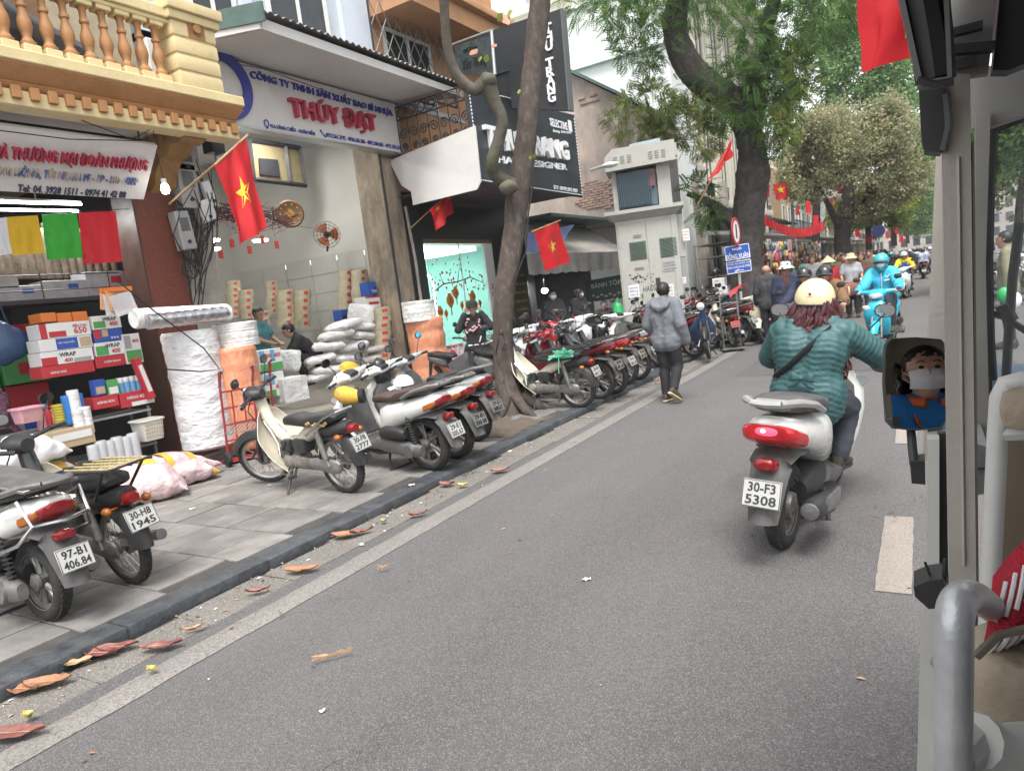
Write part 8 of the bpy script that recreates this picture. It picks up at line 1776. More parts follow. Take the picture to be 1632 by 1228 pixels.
# far trees
def far_tree(label,base,trunk,blobs,n,mat,size,seed,par=None,kind='leaf'):
 t=thing('street_tree',label,'tree',base,0,'trees lining the far street');f=lambda px,py,d:at(px,py,d=d)-V(base)
 for i,tr in enumerate(trunk):obj('trunk' if i==0 else 'limb',trunk_mesh([(f(px,py,d),w/2*d/1120)for px,py,d,w in tr],seed+i,.12,4,12),m_bark3,t,60)
 crown(t,[(tuple(f(px,py,d)),(rx*d/1120,dr,ry*d/1120))for px,py,rx,ry,d,dr in blobs],n,kind,mat,size=size,seed=seed,droop=.15);return t
far_tree('broad grey brown leaved tree with dark trunk in the middle distance',V((-4.4,34,SW)),[[(1347,415,34,26),(1342,380,34,22),(1346,345,34,24),(1352,300,34,14),(1345,250,34,8)],[(1340,365,34,12),(1322,330,33,8),(1305,295,33,5)],[(1352,350,34,10),(1380,320,35,8),(1400,290,35,5)]],[(1265,270,24,26,32,1.5),(1450,265,24,40,36,2),(1300,215,30,24,33,2),(1400,180,44,22,35,2.5),(1372,330,34,16,34,1.5),(1310,250,55,45,33,2.5),(1360,215,65,45,34,3),(1385,270,55,40,35,2.5),(1290,290,38,30,33,2),(1345,290,50,30,33.5,2),(1425,230,40,50,35,2.5),(1415,300,35,26,35,2),(1320,200,40,22,34,2)],26000,lm_brown,.13,12)
far_tree('tall bright green tree rising behind the grey brown crown',V((-6,46,SW)),[[(1300,400,45,12),(1305,250,45,10),(1330,120,46,6)]],[(1300,130,55,60,44,3),(1360,110,60,55,46,3),(1420,120,45,50,46,3),(1330,60,70,40,45,3),(1420,60,50,40,47,3),(1275,170,30,30,44,2),(1440,190,30,60,47,3)],17000,lm_far,.19,14)
far_tree('yellow green tree with thin dark stems beyond the grey brown one',V((-4.2,47,SW)),[[(1386,410,47,8),(1384,360,47,8),(1390,310,47,5)],[(1384,370,47,5),(1370,330,46,4)]],[(1385,330,45,24,46,2.5),(1420,315,34,24,48,2.5),(1360,345,30,16,45,2),(1410,350,30,14,48,2)],12000,lm_yel,.15,16)
far_tree('dark green far tree near the vanishing end of the street',V((-4.0,75,SW)),[[(1425,392,75,8),(1424,350,75,7),(1430,300,75,4)],[(1425,360,75,5),(1410,335,74,3)]],[(1450,270,32,60,75,4),(1430,330,28,30,74,3),(1465,330,22,34,78,3),(1455,220,28,30,76,4)],11000,lm_far,.24,18)
far_tree('hazy far tree overhanging the street end',V((-3.6,110,SW)),[[(1447,388,110,5),(1446,350,110,4),(1455,320,110,3)]],[(1465,335,24,30,110,5),(1480,300,20,30,115,5),(1448,352,16,14,108,4),(1485,350,14,16,120,5)],4000,lm_far,.3,20)
far_tree('pale far tree filling the end of the street above the traffic',V((-1.5,150,SW)),[[(1462,384,150,4),(1462,340,150,3),(1466,310,150,2)]],[(1462,330,26,28,150,6),(1478,345,18,20,152,6),(1448,350,20,16,150,6),(1470,360,20,10,148,6)],3500,lm_far,.5,26)
far_tree('olive tree on the right kerb hidden behind the cart post',V((6.6,60,SW)),[[(1580,400,60,8),(1575,330,60,7),(1560,250,60,4)]],[(1540,230,60,60,60,4),(1500,200,30,50,62,3),(1590,250,60,50,60,4),(1560,300,50,30,60,3)],4000,lm_olive,.25,22)
far_tree('green tree on the right pavement seen through the windscreen',V((8.5,26,SW)),[[(1620,420,27,10),(1625,330,27,9),(1640,220,27,6)]],[(1640,200,90,50,27,3),(1600,190,50,40,28,3),(1700,220,80,60,27,3)],4000,lm_green,.18,24)
sl2=thing('street_lamp','pale street lamp head poking above the grey brown crown','street lamp',at(1318,188,d=33));b=MB();b.sph((0,0,0),.25,8,(1.8,.7,.4));obj('lamp_head',b,m_plas,sl2);b=MB();b.tube([(-.3,.1,0),(-1.5,.8,-.2),(-1.8,1,-4.8)],.06,6);obj('arm',b,m_metalbox,sl2)
bs=thing('far_sign','dark blue round traffic sign on a thin pole far along the pavement','sign',at(1400,368,d=42));b=MB();b.lathe([(1e-4,0),(.32,0),(.32,.04),(1e-4,.04)],Matrix.Rotation(R(90),4,'X'),16);obj('disc',b,M('far_sign_blue',(.02,.03,.10),.5),bs);b=MB();b.cyl((0,.06,-2.6),(0,.06,.3),.04,6);obj('pole',b,m_metalbox,bs)
# ================================================================== RIDERS AND CROWD
GR='scooters ridden along the street';GPp='people along the far pavement'
def ride(sc_key,mm,x,y,yaw,slabel,drop=('crash_bar','plank_rack'),lean=0,z=0):
 o=dup(protos[sc_key],(x,y,z),0,slabel,GR,mm,drop=drop+('licence_plate',));o.rotation_euler=(Matrix.Rotation(R(yaw),3,'Z')@Matrix.Rotation(R(lean),3,'X')).to_euler();return o
JS=joints(**SIT)
def seat_person(label,x,y,yaw,sc=.96,**k):
 return person(label,{a:b.copy()for a,b in JS.items()},(x,y,0),R(yaw),k.pop('vox',.02),hand=GRIP,sc=sc,**k)
 # oncoming sky-blue rider
p=at(1398,562,z=0);yb=262;c0=p-V((math.cos(R(yb))*.64,math.sin(R(yb))*.64,0))
bs_=make_scooter('bright turquoise scooter coming towards the camera with its rider in matching jacket',P_['skyblue'],.0,m_gpl,.25,rack=False,legs=P_['skyblue']);bs_.location=c0;bs_.rotation_euler=(0,0,R(yb));bs_['group']=GR
b=MB();b.tube([(.565,-.05,.70),(.575,0,.67),(.565,.05,.70)],.006,5)
for s in(-1,1):b.tube([(.52,s*.10,.55),(.50,s*.17,.60)],.008,5)
obj('chest_emblem',b,m_bpl,bs_)
def hoodx(t,J,H,f,l,u):
 me=capsules([(H(-.04,0,.03),H(-.03,0,-.06),.112,.105),(H(-.03,0,-.06),J['nek']-V((0,0,.03)),.105,.10),(H(.03,.06,-.06),H(.03,-.06,-.06),.05,.05),(H(.05,0,-.11),J['nek']+V((.05,0,.0)),.06,.075)],.018,3,'scarf');me.materials.append(M('cloth_scarf_teal',(.03,.24,.30),.8));link('scarf',me,t)
 b=MB();b.tube([J['che']+V((.155,0,.16)),J['pel']+V((.17,0,.02))],.006,5);obj('zip',b,m_white_c,t)
 c=J['che']+V((.157,.09,.05));b=MB();b.tube([c+V((0,-.035,.02)),c+V((0,.0,-.02)),c+V((0,.05,.035))],.009,5,flat=.4);b.tube([c+V((0,-.05,-.07)),c+V((0,.04,-.06))],.012,5,flat=.4);obj('chest_print',b,m_white_c,t)
 for S_ in 'LR':me=capsules([(J['wr'+S_]-V((.02,0,0)),J['wr'+S_]+V((.07,0,-.02)),.04,.048)],.018,2,'glove');me.materials.append(m_navy);link('glove',me,t)
seat_person('rider in turquoise jacket, helmet and white mask on the oncoming turquoise scooter',c0.x,c0.y,yb,top=m_sky,top_t=.04,hem=-.1,bottom=m_denim,hat='helmet_peak',hatm=M('helmet_turquoise',(.05,.36,.42),.25,coat=.5),mask=m_mask,extra=hoodx,vox=.016,sc=1.0,hair=None)
# couple of helmeted riders half hidden behind the woman in teal
ride('sc_white',{'paint_white':P_['black']},-1.28,11.4,268,'dark scooter of the bespectacled rider hidden behind the woman in teal')
def glasses(t,J,H,f,l,u):
 b=MB()
 for s in(-1,1):b.tube([H(.108,s*.033+.024*math.cos(a),.01+.018*math.sin(a))for a in[i*.628 for i in range(10)]],.003,4,closed=True);b.tube([H(.10,s*.058,.012),H(.0,s*.088,.015)],.003,4)
 obj('glasses',b,m_bpl,t)
seat_person('rider in brown jacket with glasses and dark helmet behind the cream helmet',-1.28,11.4,268,top=m_brownc,top_t=.04,hem=-.1,bottom=m_denim,hat='helmet_peak',hatm=P_['black'],extra=glasses)
ride('sc_white',{'paint_white':P_['grey']},-1.68,12.2,266,'grey scooter of the second helmeted rider left of the brown jacket')
seat_person('rider in navy coat and black helmet left of the brown jacketed rider',-1.68,12.2,266,top=m_navy,top_t=.035,hem=-.1,bottom=m_denim,hat='helmet_peak',hatm=P_['black'])
# walkers by the ivory scooter
J=joints();person('bald man in dark sweater seen from behind near the big tree',J,at(1226,500,y=15.6).xy.to_3d(),R(95),.02,top=m_charc,top_t=.035,hem=-.08,bottom=m_blackc,hair='bald',sc=.97)
J=joints();person('woman in spotted bucket hat and navy jacket walking away by the ivory scooter',J,at(1257,500,y=14.6).xy.to_3d(),R(92),.02,top=m_navy,top_t=.04,hem=-.14,bottom=M('cloth_beige',(.42,.36,.28),.85),hair='long',hairm=M('hair_brown',(.09,.035,.02),.5),hat='bucket',hatm=M('hat_spotted',(.6,.6,.58),.8,var=.1,col2=(.03,.03,.03),thr=.54,soft=.02,s2=14),sc=.97)
J=joints(el=(.02,.25,1.15),wr=(.2,.24,1.02));J['knL']=V((.10,.1,.52));J['anL']=V((.06,.1,.1));J['toL']=V((.22,.1,.04));J['anR']=V((-.14,-.1,.12));J['toR']=V((.0,-.1,.03))
def bagx(t,J,H,f,l,u):pass
wp=at(1361,506,z=0)
person('woman in white sun hat and grey top walking with a folded brown mat',J,wp,R(-80),.02,top=m_greyt,kind='tee',sleeve=.7,hem=-.1,bottom=m_charc,bot_t=.03,hat='bucket',hatm=m_straw,sc=.98)
bgm=thing('folded_mat','large brown and maroon folded mat carried by the woman in sun hat','bag',wp+V((.02,-.3,.78)),rot=(0,0,R(10)));b=MB();b.loft([se((x,0,.06*math.sin(x*4)),(0,1,0),(0,0,1),.13,w,2.4,16)for x,w in((-.55,.05),(-.45,.14),(-.2,.17),(.1,.2),(.35,.23),(.42,.12))]);obj('cloth',b,M('mat_brown',(.22,.085,.065),.8,var=.25,scale=6,bump=.5,bscale=14),bgm);b=MB()
for x in(-.4,-.1,.2):b.loft([se((x+e,0,.06*math.sin(x*4)),(0,1,0),(0,0,1),.137,w_,2.4,16)for e,w_ in((0,.165 if x<0 else .215),(.04,.17 if x<0 else .22))],caps=False)
b.tube([(.41,.02+.07*math.cos(a),.05+.12*math.sin(a))for a in[i*.5 for i in range(13)]],.012,5,closed=True);obj('stripes',b,m_straw,bgm)
# prototypes for the crowd
J=joints(el=(.03,.25,1.13),wr=(.15,.2,.98));J['knR']=V((.08,-.1,.52));J['anR']=V((-.1,-.1,.12));J['toR']=V((.05,-.1,.03))
walkA=person('man in brown jacket walking beside the woman in sun hat',J,at(1349,500,y=21.6).xy.to_3d(),R(-75),.03,top=m_brownc,top_t=.04,hem=-.1,bottom=m_blackc,group=GPp)
walkB=person('woman with long hair in dark brown coat right of the sun hat',J,at(1377,495,y=22.5).xy.to_3d(),R(-95),.03,top=M('cloth_coat',(.10,.06,.045),.9),top_t=.05,hem=-.3,bottom=m_charc,hair='long',hairm=M('hair_brown',(.09,.035,.02),.5),group=GPp,sc=.97)
walkC=person('vendor in red jacket and conical hat between stall and street',J,at(1324,495,y=20.6).xy.to_3d(),R(-60),.03,top=m_redc,top_t=.04,hem=-.1,bottom=m_blackc,hat='cone',hatm=m_straw,group=GPp,sc=.95)
cl=[M('cloth_w%d'%i,c,.85)for i,c in enumerate([(.03,.03,.035),(.05,.07,.14),(.30,.29,.28),(.35,.05,.06),(.14,.10,.07),(.10,.14,.10),(.45,.42,.38),(.03,.2,.12)])]
rr=random.Random(44)
PL=[(1302,23.5,'stout figure in the stall shade left of the conical hat'),(1288,25,'shopper in front of the souvenir stall'),(1336,24.5,'walker just behind the conical hat'),(1366,26,'pedestrian looking over the sun hat'),(1386,25,'pedestrian at the shoulder of the turquoise rider'),(1312,27,'shopper under the bunting'),(1392,29,'person left of the turquoise helmet'),(1272,24.5,'shopper next to the big tree stalls'),(1340,29,'pedestrian deeper in the crowd under dark trunk'),(1374,31,'pedestrian far along the pavement edge'),(1397,34,'distant pedestrian before the blue traffic sign'),(1355,33,'pedestrian by the dark tree trunk'),(1407,38,'far walker beside red pennants'),(1383,37,'far walker under yellow green tree'),(1282,29,'stall keeper among hanging goods'),(1325,33,'browsing shopper by the red decorations'),(1415,45,'tiny walker beyond the yellow rider'),(1368,40,'far shopper on the left pavement')]
CN=['black','navy','grey','red','brown','green','beige','emerald']
for i,(px,y,lab)in enumerate(PL):
 src=(walkA,walkB)[i%2];k=i%8
 mm={'cloth_brown':cl[k],'cloth_coat':cl[k],'cloth_red':cl[k],'cloth_charcoal':cl[(k+3)%8],'cloth_black':cl[(k*3)%8 if k%2 else 0]}
 q=at(px,440,y=y);dup(src,(q.x,y,.05 if q.x>-4.2 else SW),R(rr.choice((-80,-100,90,60,-140,120))),f'{lab}, in {CN[k]} top',GPp,mm,sc=rr.uniform(.93,1.02))
 # riders farther away
rideA=seat_person('rider in yellow sleeves and blue vest with white helmet farther up the street',-.55,27.2,268,top=m_yel,top_t=.04,hem=-.08,bottom=m_denim,hat='helmet',hatm=m_white_c,vox=.028,extra=lambda t,J,H,f,l,u:(lambda me:(me.materials.append(m_bluev),link('vest',me,t)))(capsules([(J['pel']+V((.02,s*.06,0)),J['che']+V((.0,s*.08,.04)),.15,.155)for s in(-1,1)],.028,3,'vest')))
ride('sc_white',{},-.55,27.2,268,'white scooter of the rider in blue vest and yellow sleeves')
p=at(1470,424,z=0);ws=V((p.x+.1,42,0));ws.x=at(1471,410,y=42).x
rideB=seat_person('rider in patterned white blue shirt on a dark scooter riding away far ahead',ws.x,42,91,top=M('cloth_pattern',(.42,.45,.52),.8,var=.3,col2=(.15,.18,.28),thr=.52,soft=.03,s2=14),top_t=.05,hem=-.08,bottom=m_charc,hat='helmet',hatm=P_['black'],vox=.028,girth=1.2)
a=ride('sc_white',{'paint_white':P_['darkred']},ws.x,42,91,'dark maroon scooter riding away far ahead with pale plate');add_plate(a,'scooter','29','')
FR=[(1453,72,270,'sky'),(1428,36,272,'w0'),(1446,55,268,'w1'),(1461,60,92,'w0'),(1479,58,90,'w2'),(1466,78,90,'w4'),(1438,48,268,'w3'),(1420,44,270,'w5'),(1473,90,90,'w6'),(1457,95,270,'w0'),(1484,80,90,'w0'),(1468,110,92,'w2'),(1477,120,90,'w1'),(1448,88,270,'w3'),(1462,130,270,'w6'),(1486,105,90,'w3'),(1442,70,270,'w4'),(1487,66,90,'w1')]
PN={'sky':'turquoise','w0':'black','w1':'navy','w2':'grey','w3':'red','w4':'brown','w5':'green','w6':'beige'}
pk=list(P_)
for i,(px,y,yaw,c)in enumerate(FR):
 q=at(px,400,y=y);m_=m_sky if c=='sky' else cl[int(c[1])];src=rideA if i%2 else rideB
 wy='oncoming' if yaw>200 else 'departing';dist='mid distance' if y<50 else('far' if y<75 else('very far' if y<100 else 'farthest'))
 dup(src,(q.x,y,0),R(yaw),f'{wy} rider in {PN[c]} jacket in the {dist} traffic, column {["left", "middle", "right"][0 if px < 1445 else 1 if px < 1470 else 2]}','riders in the far traffic',{'cloth_yellow':m_,'cloth_blue_vest':m_,'cloth_pattern':m_,'cloth_white':P_[pk[i%10]]})
 ride('sc_white',{'paint_white':P_[pk[(i*3)%10]]},q.x,y,yaw,f'{wy} {pk[(i * 3) % 10]} scooter under the rider in {PN[c]} jacket, {dist} {["left", "middle", "right"][0 if px < 1445 else 1 if px < 1470 else 2]}')
 # right hand pavement seen through the windscreen
for i,(px,y)in enumerate(((1585,20),(1592,22),(1600,24),(1611,26))):
 q=at(px,415,y=y);w_place(copyof('sc_white',('dark scooter parked on the right, nearest behind the windscreen','grey scooter second on the right pavement behind windscreen','white scooter third on the right pavement behind windscreen','blue scooter farthest on the right pavement behind windscreen')[i],{'paint_white':P_[('black','grey','white','blue')[i]]},('crash_bar','plank_rack','licence_plate')),q.x,y,20)
q=at(1606,420,y=12.5);J=joints(el=(-.02,.25,1.13),wr=(.0,.22,.9))
person('man in olive shirt seen through the cart windscreen',J,(q.x,12.5,0),R(170),.025,top=M('cloth_olive',(.20,.19,.12),.85),top_t=.03,hem=-.1,bottom=m_charc)
b_=thing('bag','green and white plastic bags seen through the windscreen','bag',at(1600,470,y=12.2));b=MB();b.sph((0,0,0),.09,8,(1,.7,1.3));obj('film',b,M('bag_bright_green',(.02,.3,.09)),b_);b=MB();b.sph((.12,-.1,-.08),.09,8,(.9,.7,1.3));obj('film',b,m_mask,b_)
rw=thing('shop_awning','red trimmed shop awning on the right side behind the windscreen','awning',(9.5,18,2.6));b=MB();b.prism([(-3,-6,.6),(0,-6,1.0),(0,-6,1.1),(-3,-6,.7)],(0,12,0));obj('sheet',b,M('awning_teal',(.10,.16,.16),.7),rw);b=MB();b.b2((-3.02,-6,.2),(-3.0,6,.66));obj('valance',b,m_redc,rw)
# more parked bikes, walkers, riders and flags farther on
for i,(x,y,yaw,key,c)in enumerate(((-4.4,16.0,160,'ub_red','red'),(-4.3,17.0,165,'sc_white','black'),(-5.4,16.6,-25,'sc_white','silver'),(-5.3,17.4,-25,'ub_red','blue'),(-4.2,21.5,165,'sc_white','white'),(-4.2,22.3,168,'ub_red','black'),(-4.1,23.1,165,'sc_white','darkred'),(-4.2,24.0,168,'sc_white','grey'),(-4.1,26.0,170,'ub_red','silver'),(-4.1,28.5,168,'sc_white','black'),(-4.1,36,165,'sc_white','red'),(-4.1,38,165,'ub_red','blue'),(-4.1,40.5,165,'sc_white','ivory'))):
 cn={'darkred':'maroon','sc_white':''}.get(c,c);w_place(copyof(key,f'{cn} {"scooter" if key == "sc_white" else "motorbike"} parked {("by the hand truck", "second past the hand truck", "nose-out behind the hand truck", "nose-out beside the big trunk", "just past the big tree", "two bikes past the big tree", "three bikes past the big tree", "four bikes past the big tree", "in front of the souvenir stall", "before the conical hat stall", "beyond the dark far trunk", "farther along beyond the dark trunk", "last seen on the left kerb")[i]}',{'paint_white':P_[c],'paint_red':P_[c]},('crash_bar','plank_rack','licence_plate')),x,y,yaw)
for i,(px,y)in enumerate(((1296,21.5),(1316,22.4),(1342,23),(1280,27),(1330,27.5),(1358,29),(1380,33),(1392,40),(1403,42),(1412,52),(1422,58),(1400,50),(1372,36),(1348,38))):
 q=at(px,440,y=y);k=(i*5+2)%8;dup((walkB,walkA)[i%2],(q.x,y,.05 if q.x>-4.2 else SW),R((-85,80,-120,150)[i%4]),f'{("near", "close", "mid", "mid", "mid", "mid", "rear", "rear", "rear", "far", "far", "far", "rear", "rear")[i]} crowd member in {CN[k]} top, {("left of the dark helmets", "between helmets and conical hat", "right under the dark trunk", "among hanging goods", "behind the red jacket", "behind the sun hat", "left of turquoise shoulder", "left of the blue sign pole", "under the blue traffic sign", "before the last trees", "beside the far riders", "by small far red flag", "behind the brown mat", "at the decorations stall")[i]}',GPp,{'cloth_brown':cl[k],'cloth_coat':cl[k],'cloth_charcoal':cl[(k+5)%8]},sc=1.0)
for i,(px,py,y)in enumerate(((1222,305,22),(1288,330,28),(1300,352,30),(1352,352,36),(1366,372,40),(1384,382,46),(1392,374,48),(1428,366,60),(1340,300,34),(1436,380,70))):
 s_=9 if y<35 else 6;flag(f'small red flag {("beside big trunk", "over the bunting", "under the bunting", "right of the dark trunk", "above the sun hat", "above turquoise helmet left", "above turquoise helmet right", "over the far riders", "in the grey brown crown", "at the far street end")[i]}',quadflag(((px-s_/2,py-s_),(px+s_/2,py-s_),(px+s_/2+1,py+s_),(px-s_/2+1,py+s_)),y=y,wave=.03,seed=i),star=None,nu=6,nv=6)
for i,(px,y,yaw,c)in enumerate(((1432,40,270,3),(1450,50,92,0),(1458,52,90,6),(1482,50,90,4),(1441,60,268,2),(1470,66,90,1),(1455,84,270,5),(1478,72,90,3))):
 q=at(px,400,y=y);wy='oncoming' if yaw>200 else 'departing';dup(rideA if i%2 else rideB,(q.x,y,0),R(yaw),f'{wy} extra rider in {PN["w%d" % min(6, c)]} clothes, {("left lane nearest", "centre line nearest", "centre line second", "right lane nearest", "left lane middle", "right lane middle", "left lane last", "right lane last")[i]}','riders in the far traffic',{'cloth_yellow':cl[c],'cloth_blue_vest':cl[c],'cloth_pattern':cl[c]});ride('sc_white',{'paint_white':P_[pk[(i*7+2)%10]]},q.x,y,yaw,f'{wy} {pk[(i * 7 + 2) % 10]} scooter, {("left lane nearest", "centre line nearest", "centre line second", "right lane nearest", "left lane middle", "right lane middle", "left lane last", "right lane last")[i]} of the extra traffic')
 # ================================================================== THE TOURIST CART THE PHOTO IS TAKEN FROM
m_cart=M('cart_post_beige',(.40,.365,.325),.5,var=.07,scale=3,col2=(.31,.27,.23),thr=.66,s2=4,bump=.15,bscale=90);m_cartw=M('cart_body_white',(.52,.52,.48),.45,var=.06);m_cgrey=M('cart_plastic_grey',(.25,.27,.27),.55,var=.1,bump=.15,bscale=200);m_roof=M('cart_roof_grey',(.24,.235,.225),.7,var=.1);m_curt=M('curtain_black',(.025,.025,.027),.6,var=.3,bump=.3,bscale=10);m_bseat=M('seat_beige',(.33,.27,.20),.6,var=.1,bump=.3,bscale=90);m_steel=M('rail_steel',(.50,.51,.52),.38,metal=.5,var=.2,scale=14,bump=.15,bscale=60,col2=(.30,.27,.24),thr=.7,soft=.04,s2=22);m_pipe=M('pipe_white',(.55,.55,.53),.45,var=.08,col2=(.35,.24,.15),thr=.72,soft=.03,s2=9)
ct=thing('tourist_cart','open sided electric tourist cart with beige post, wing mirror and windscreen at the right','cart',(.5,.8,0));C0=V(ct.location)
def cpt(name,b,mats,par=None,sm=35):b.v=[tuple(V(p)-C0)for p in b.v];return obj(name,b,mats,par or ct,sm)
def slab(px,y,dy,x_=None):return MB().prism([at(a,b_,y=y)for a,b_ in px],(0,dy,0))
cpt('post',slab([(1500,118),(1546,118),(1556,930),(1513,930)],1.33,.06),m_cart)
cpt('post_edge',slab([(1549.5,225),(1553,225),(1560,930),(1556.5,930)],1.325,.05),M('post_edge_dark',(.09,.08,.07),.5))
b=MB();b.tube([at(1527,250,y=1.326),at(1536,900,y=1.326)],.003,5);cpt('post_groove',b,m_cart)
cpt('windscreen_pillar',slab([(1492,235),(1520,235),(1520,735),(1471,735)],2.05,.05),m_cart)
cpt('door_frame',slab([(1555,180),(1579,172),(1571,420),(1577,700),(1552,730)],1.75,.04),M('cart_frame_grey',(.27,.26,.23),.55))
fr=[]
cpt('header',slab([(1548,118),(1660,70),(1660,175),(1578,202),(1550,205)],1.8,.05),m_roof)
b=slab([(1582,205),(1660,178),(1660,640),(1582,640),(1573,420)],2.0,.005);ws_=cpt('windscreen',b,M('windscreen_glass',(.93,.96,.96),.02,var=0,trans=.95,spec=.4));ws_.data.materials[0].node_tree.nodes['Principled BSDF'].inputs['IOR'].default_value=1.02
b=MB();e=[(1583,204),(1577,300),(1574,420),(1577,540),(1583,638)];b.tube([at(x,y_,y=1.99)for x,y_ in e],.011,6);b.tube([at(1583,204,y=1.99),at(1660,176,y=1.99)],.012,6);cpt('windscreen_seal',b,m_bpl,ws_)
b=MB();b.tube([at(1625,355,y=2.03),at(1614,440,y=2.03),at(1607,540,y=2.03),at(1603,612,y=2.03)],.010,6);b.tube([at(1583,500,y=2.03),at(1600,505,y=2.03),at(1640,530,y=2.03)],.008,6);b.tube([at(1597,485,y=2.03),at(1612,512,y=2.03)],.016,6);cpt('wiper',b,m_bpl)
b=MB();b.prism([at(1586,615,y=1.9),at(1660,610,y=1.9),at(1660,640,y=1.9),at(1586,645,y=1.9)],(0,.3,0));cpt('dashboard',b,M('dash_blue_grey',(.06,.13,.2),.5))
# roof and rolled curtains
b=MB();b.prism([(-.035,-1.6,2.05),(1.6,-1.6,2.05),(1.6,2.05,2.07),(.13,2.05,2.07),(.13,1.45,2.07),(-.02,1.2,2.06)],(0,0,.05));cpt('roof',b,m_roof)
b=MB()
for i,(pp,r_)in enumerate((([(1466,-20),(1480,60),(1490,128)],.024),([(1482,-20),(1490,60),(1497,130)],.02),([(1492,-20),(1500,60),(1504,126)],.016))):b.tube([at(x,y_,y=1.2+.04*i)for x,y_ in pp],r_,8)
cpt('rolled_curtain',b,m_curt)
cpt('curtain_case',slab([(1430,-10),(1440,-10),(1470,128),(1510,122),(1504,-10),(1512,-10),(1518,132),(1463,138)],1.17,.03),M('case_grey',(.12,.12,.118),.5))
cpt('curtain_lower',slab([(1464,134),(1507,130),(1506,228),(1499,243),(1474,241),(1469,225)],1.32,.06),m_curt)
cpt('ceiling_panel',slab([(1510,-15),(1590,-15),(1575,118),(1548,122),(1516,128)],1.42,.02),M('ceiling_grey',(.19,.185,.175),.7))
cpt('dark_recess',slab([(1594,-15),(1660,-15),(1660,90),(1608,112),(1582,112)],1.44,.05),m_curt)
b=MB();q=at(1530,50,y=1.40);b.box(q,(.06,.02,.012));b.box(q+V((.01,0,-.03)),(.07,.02,.014),Matrix.Rotation(R(10),3,'Y'));b.box(q+V((.0,0,-.05)),(.04,.02,.012));cpt('latch',b,m_bpl)
b=MB();b.tube([at(1508,150,y=1.31),at(1512,200,y=1.31),at(1503,240,y=1.31)],.006,5);cpt('strap',b,m_bpl);b=MB();b.tube([at(1462,128,y=1.15),at(1490,136,y=1.15),at(1520,130,y=1.15)],.006,5);cpt('strap',b,m_bpl)
# lower body
cpt('side_panel',slab([(1478,700),(1497,700),(1497,1000),(1500,1300),(1460,1300),(1466,1060),(1478,860)],1.45,.04),m_cartw)
cpt('door_gap',slab([(1494,690),(1512,690),(1512,960),(1494,940)],1.5,.02),m_bpl)
b=MB();pp=[(1479,712),(1552,706),(1575,712),(1574,785),(1530,796),(1500,790),(1482,768)];b.prism([at(x,y_,y=1.55)for x,y_ in pp],(0,.25,0));cpt('dash_corner',b,m_cgrey);b=MB();b.tube([at(1479,748,y=1.546),at(1574,746,y=1.546)],.0025,4);cpt('dash_seam',b,m_bpl)
b=MB();pp=[(1456,935),(1480,925),(1502,922),(1512,945),(1506,968),(1480,970),(1458,950)];b.prism([at(x,y_,y=1.12)for x,y_ in pp],(0,.06,0));cpt('door_catch',b,m_bpl);b=MB();b.tube([at(1474,895,y=1.14),at(1482,915,y=1.14),at(1490,925,y=1.14)],.002,4);b.tube([at(1505,930,y=1.14),at(1506,890,y=1.14)],.003,4);cpt('catch_wire',b,m_bpl)
cpt('inner_side',slab([(1500,960),(1700,960),(1700,1400),(1500,1400)],1.6,.03),M('cart_floor_dark',(.09,.085,.08),.8))
cpt('seat_back_panel',slab([(1600,690),(1700,690),(1700,1000),(1590,1000)],1.2,.05),M('panel_khaki',(.19,.15,.10),.7))
# seat frames
b=MB();b.tube([at(1700,618,y=1.1),at(1625,606,y=1.1),at(1604,611,y=1.1),at(1594,632,y=1.1),at(1590,690,y=1.1),at(1580,900,y=1.1),at(1570,1100,y=1.1)],.0122,12);b.tube([at(1597,690,y=1.1),at(1700,684,y=1.1)],.012,8);cpt('seat_frame',b,m_pipe)
b=MB();b.box(at(1652,648,y=1.1)+V((0,0,0)),(.085,.06,.06),None,.025);cpt('headrest',b,m_bseat)
b=MB();b.tube(smooth_path([at(1521,1400,y=.56),at(1519,1228,y=.56),at(1520,1050,y=.56),at(1521,985,y=.563),at(1530,956,y=.58),at(1550,950,y=.63),at(1575,965,y=.72),at(1600,985,y=.85)],6),.0128,20);cpt('handrail',b,m_steel)
b=MB();b.tube([at(1555,1180,y=.60),at(1600,1200,y=.62),at(1720,1190,y=.66)],.022,12);b.tube([at(1521,1215,y=.57),at(1560,1170,y=.62)],.016,10);cpt('seat_rail',b,m_pipe)
b=MB();b.cyl(at(1494,1055,y=.62),at(1520,1055,y=.58),.006,8);cpt('bolt',b,m_alu)
b=MB();c=at(1628,1110,y=.74);b.loft([se(c+V((0,0,z)),(1,0,0),(0,1,0),w,.05,3,20)for z,w in((-.10,.045),(-.085,.058),(-.03,.062),(.02,.058),(.045,.045),(.055,.02))]);cpt('seat_cushion',b,m_bseat,None,60);b=MB();b.tube([at(1556,1045,y=.68),at(1590,1012,y=.68),at(1650,998,y=.68)],.004,6);cpt('seat_piping',b,M('piping_dark',(.12,.1,.08),.7))
